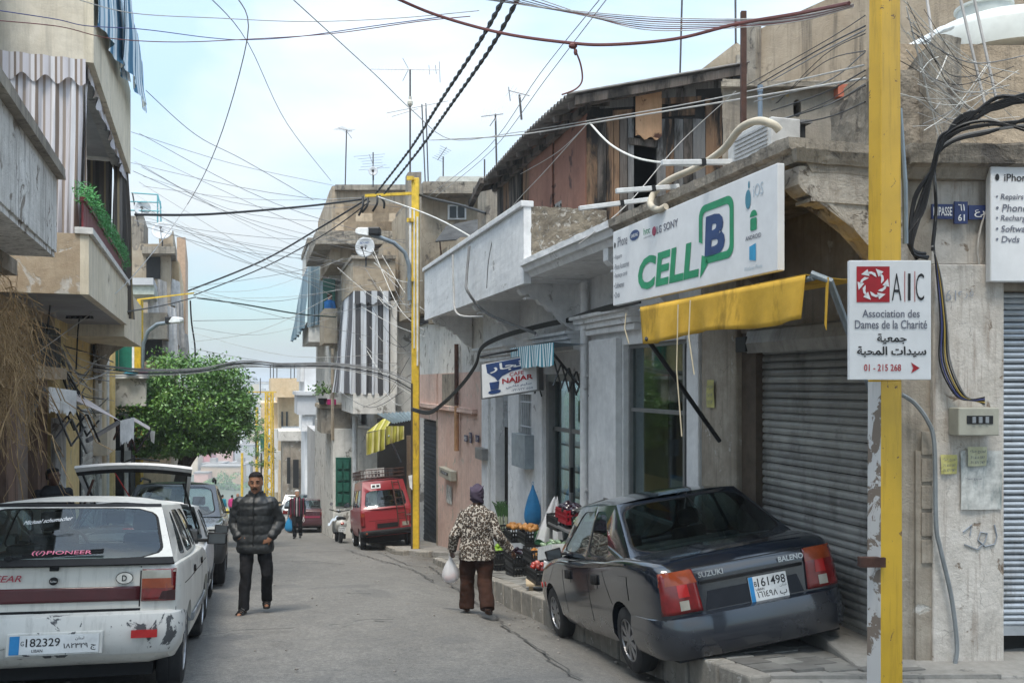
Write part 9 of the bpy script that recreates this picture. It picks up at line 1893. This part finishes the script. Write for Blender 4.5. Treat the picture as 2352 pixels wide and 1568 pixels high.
c1_ = crate(1147, .62, 0, CRB_, 'black crate at the bottom left of the stack by the walking woman'); c2_ = crate(1190, .62, 0, CRB_, 'black crate at the bottom right of the stack, tags on its side'); c3_ = crate(1147, .62, 1, CRB_, 'second tier black crate on the left, holding green vegetables'); c4_ = crate(1188, .60, 1, CRB_, 'second tier black crate on the right with dark aubergines'); c6_ = crate(1185, .28, 2, CRB_, 'black crate heaped with oranges against the white wall', dz=.12); c7_ = crate(1217, .28, 2, CRB_, 'right hand black crate under the heap of oranges', dz=.12); c5_ = crate(1232, .60, 1, CRB_, 'black crate with a few oranges next to the foam box', dz=.12); c8_ = crate(1151, .08, 3, CRB_, 'black crate of leeks in the narrow doorway'); c9_ = crate(1244, .95, 0, CRB_, 'black crate of tomatoes on a small wooden stand', dz=.12); c10_ = crate(1257, .15, 2, CRG, 'green crate of artichokes against the white wall', dz=.1)
c11_ = crate(1312, .60, 4, CRR, 'red crate of aubergines tilted on top of the display table', tilt=.0, dz=.15); c12_ = crate(1352, .62, 4, CRB_, 'black crate of green peppers beside the red one on the display table', dz=.02); c13_ = crate(1290, .62, 4, CRB_, 'black crate at the left end of the display table', dz=.05); c14_ = crate(1310, .5, 2, CRB_, 'black crate on the lower shelf of the display table')
tb = thing('display_table', 'grey metal display table carrying the red crate beside the shop door', 'table', tuple(V((c13_.x, c13_.y, slope(c13_.y)+.135)))); zt_ = c12_.z-.02
ta, tb_ = hR(1275, .6), hR(1385, .6); b = B(RF.pt); b.box((tb_, .35, zt_-.03), (ta-.2, .78, zt_)); b.build('top', ALU, tb)
for u_ in (tb_+.05, ta-.25):
 for v_ in (.38, .75): b = B(RF.pt); b.box((u_-.02, v_-.02, slope(14)-.1), (u_+.02, v_+.02, zt_-.04)); b.build('leg', ALU, tb)
sd2 = thing('crate_stand', 'small pale wooden stand under the tomatoes', 'stand', (c9_.x, c9_.y, c9_.z-.12)); PINE = plain('pale_pine', (.45, .36, .24), .8)
for dx in (-.15, .15): b = B(); b.box((c9_.x+dx-.03, c9_.y-.14, c9_.z-.12), (c9_.x+dx+.03, c9_.y+.14, c9_.z-.03)); b.build('block', PINE, sd2)
b = B(); b.box((c9_.x-.22, c9_.y-.18, c9_.z-.03), (c9_.x+.22, c9_.y+.18, c9_.z)); b.build('board', PINE, sd2)
def fruit(c, n, r, mat, name, label, grp, spread=(.18, .11), h=.14, seed=0, sq=1.0, cat='fruit'):
 rnd = random.Random(seed); b = B(); b.sphere((0, 0, 0), (r, r*sq, r*.95), 10, k=6); me = None; a0 = math.atan2(tR.y, tR.x)
 for i in range(n):
  x, y = rnd.uniform(-1, 1)*spread[0], rnd.uniform(-1, 1)*spread[1]; k = 1-(abs(x)/spread[0])**2*.5-(abs(y)/spread[1])**2*.5; p = c+V((x*math.cos(a0)-y*math.sin(a0), x*math.sin(a0)+y*math.cos(a0), h+.09*k*rnd.uniform(.3, 1)))
  if me is None: o = b.build(name, mat, org=(0, 0, 0), smooth=True); me = o.data
  else: o = bpy.data.objects.new(name, me); COL.objects.link(o)
  o.location = p; o.rotation_euler = (rnd.uniform(-1, 1), rnd.uniform(-1, 1), rnd.uniform(0, 6)); tag(o, label, cat, grp)
ORG = plain('orange_peel', (.62, .24, .015), .45, orand=.35, kind='obj', bump=.2); TOM = plain('tomato_skin', (.50, .035, .02), .25, orand=.4, kind='obj', bump=0, coat=.4); AUB = plain('aubergine_skin', (.02, .008, .015), .2, kind='obj', bump=0, coat=.5); PEP = plain('green_pepper', (.03, .14, .02), .25, orand=.5, kind='obj', bump=0, coat=.4); ART = plain('artichoke', (.10, .16, .05), .6, kind='obj', var=.5, bump=.3); LIM = plain('lime_green', (.20, .34, .03), .4, kind='obj', bump=0)
fruit(c6_+V((0, 0, .03)), 36, .042, ORG, 'orange', 'orange in the heap in the crates against the white wall', 'oranges', h=.2, seed=1); fruit(c7_+V((0, 0, .03)), 36, .042, ORG, 'orange', 'orange in the heap in the crates against the white wall', 'oranges', h=.2, seed=2); fruit(c5_, 8, .042, ORG, 'orange', 'orange showing in the nearer black crate', 'few oranges', h=.08, seed=3); fruit(c9_, 14, .045, TOM, 'tomato', 'red tomato in the crate on the small wooden stand', 'tomatoes', h=.17, seed=4, cat='vegetable'); fruit(c11_, 9, .06, AUB, 'aubergine', 'glossy dark aubergine in the red crate', 'aubergines', h=.16, seed=5, sq=1.5, cat='vegetable'); fruit(c12_, 26, .034, PEP, 'green_pepper', 'green pepper in the crate on the display table', 'table peppers', h=.15, seed=6, sq=2.2, cat='vegetable'); fruit(c10_, 12, .055, ART, 'artichoke', 'artichoke in the green crate', 'artichokes', h=.17, seed=7, cat='vegetable'); fruit(c3_, 8, .05, LIM, 'lettuce', 'bright green vegetable in the left black crate', 'green vegetables', h=.15, seed=8, cat='vegetable'); fruit(c4_, 8, .05, AUB, 'aubergine', 'dark aubergine in the second tier black crate', 'lower aubergines', h=.14, seed=9, sq=1.5, cat='vegetable')
LEEKW = plain('leek_white', (.55, .58, .42), .5, kind='obj', bump=0); LEEKG = plain('leek_green', (.07, .15, .05), .5, kind='obj', bump=0); rnd = random.Random(9)
for i in range(9):
 rt = thing('leek', 'leek standing in the crate in the narrow doorway', 'vegetable', tuple(c8_), 'leeks'); q = c8_+V((rnd.uniform(-.12, .12), rnd.uniform(-.06, .06), .05)); b = B(); e = q+V((rnd.uniform(-.05, .05), 0, .3)); b.tube([tuple(q), tuple(e)], .018, 6); b.build('stalk', LEEKW, rt); b = B()
 for k in range(3): b.tube([tuple(e-V((0, 0, .03))), tuple(e+V((rnd.uniform(-.06, .06), 0, .15))), tuple(e+V((rnd.uniform(-.14, .14), -.03, .28)))], [.018, .02, .004], 5)
 b.build('leaves', LEEKG, rt)
fb = V(RF.pt(hR(1283, .85), .85, 0)); fb.z = slope(fb.y)+.6; fx = thing('foam_box', 'white foam box of green peppers in front of the shop door', 'box', tuple(fb)); a0 = math.atan2(tR.y, tR.x); FB = lambda x, y, z: (fb.x+x*math.cos(a0)-y*math.sin(a0), fb.y+x*math.sin(a0)+y*math.cos(a0), fb.z+z+.25*x*-1); FOAM = plain('white_foam', (.66, .67, .67), .7, kind='obj', bump=.1)
b = B(FB); b.box((-.3, -.2, 0), (.3, .2, .02)); b.box((-.3, -.2, .02), (.3, -.17, .18)); b.box((-.3, .17, .02), (.3, .2, .18)); b.box((-.3, -.17, .02), (-.27, .17, .18)); b.box((.27, -.17, .02), (.3, .17, .18)); b.build('box', FOAM, fx)
b = B(); b.box((fb.x-.2, fb.y-.14, slope(fb.y)+.12), (fb.x+.2, fb.y+.14, fb.z-.02)); b.build('plinth', WHITE, fx)
fruit(fb, 26, .036, PEP, 'green_pepper', 'green pepper in the white foam box', 'foam box peppers', (.22, .12), .14, 11, 2.2, 'vegetable')
b = B(); q = V(RF.pt(hR(1277, .45), .45, 0)); q.z = slope(q.y)+1.42; b.grid(lambda a, c: (q.x+(a-.5)*(.05+.38*c)-.12*c, q.y-.2*c+.05*math.sin(a*14)*c, q.z-.62*c**1.3+.03*math.sin(a*9)), 22, 12); tag(b.build('plastic_sheet', poly_m('white_film', (.70, .70, .72), .25), smooth=True), 'white plastic sheet hung from a hook over the vegetables', 'plastic sheet')
q = V(RF.pt(hR(1224, .18), .18, 0)); q.z = zR(1224, 1112, .18); bag((q.x, q.y, q.z), .32, .72, plain('blue_bag_cloth', (.02, .16, .36), .5, kind='obj', bump=.2), 'blue bag hanging on the white wall beside the door', 9, .08)
b = B(RF.pt)
for k in range(5): b.bar((hR(1390, .3)-.0-k*.12, .3, -1.55), (hR(1390, .3)-k*.12, .75, -1.68), .018, .018)
b.bar((hR(1390, .3)+.05, .3, -1.54), (hR(1390, .3)-.55, .3, -1.54), .018, .018); tag(b.build('wire_rack', ALU), 'grey wire rack under the shop window behind the dark car', 'rack')
# litter and grit along the kerbs
rnd = random.Random(13); b = B()
for i in range(260):
 Y = rnd.uniform(6.5, 26); X = (KX(Y)-abs(rnd.gauss(0, .25))-.03) if i % 3 else rnd.uniform(-5, KX(Y)); z = slope(Y)+gut(X, Y)+.014; s = rnd.uniform(.006, .022); b.sphere((X, Y, z), (s, s*rnd.uniform(.6, 1.4), s*.5), 5, k=3)
o = b.build('grit', plain('grit_grey', (.24, .22, .20), .9, var=.6, scale=20)); tag(o, 'grit and small stones scattered along the kerb', 'grit'); o['kind'] = 'stuff'
# ================================================================== hazy air
hm = bpy.data.materials.new('thin_haze'); hm.use_nodes = True; nt = hm.node_tree; nt.nodes.clear(); vp = nt.nodes.new('ShaderNodeVolumePrincipled'); vp.inputs['Color'].default_value = (.90, .95, 1, 1); vp.inputs['Density'].default_value = .0011; vp.inputs['Anisotropy'].default_value = .2
mo_ = nt.nodes.new('ShaderNodeOutputMaterial'); nt.links.new(vp.outputs[0], mo_.inputs['Volume'])
b = B(); b.box((-1500, -30, -62), (1500, 2400, 13)); hz_o = b.build('haze', hm); hz_o['kind'] = 'stuff'; hz_o['label'] = 'thin milky haze hanging over the valley and far town'; hz_o['category'] = 'haze'
sc.cycles.volume_bounces = 0; sc.cycles.volume_max_steps = 64
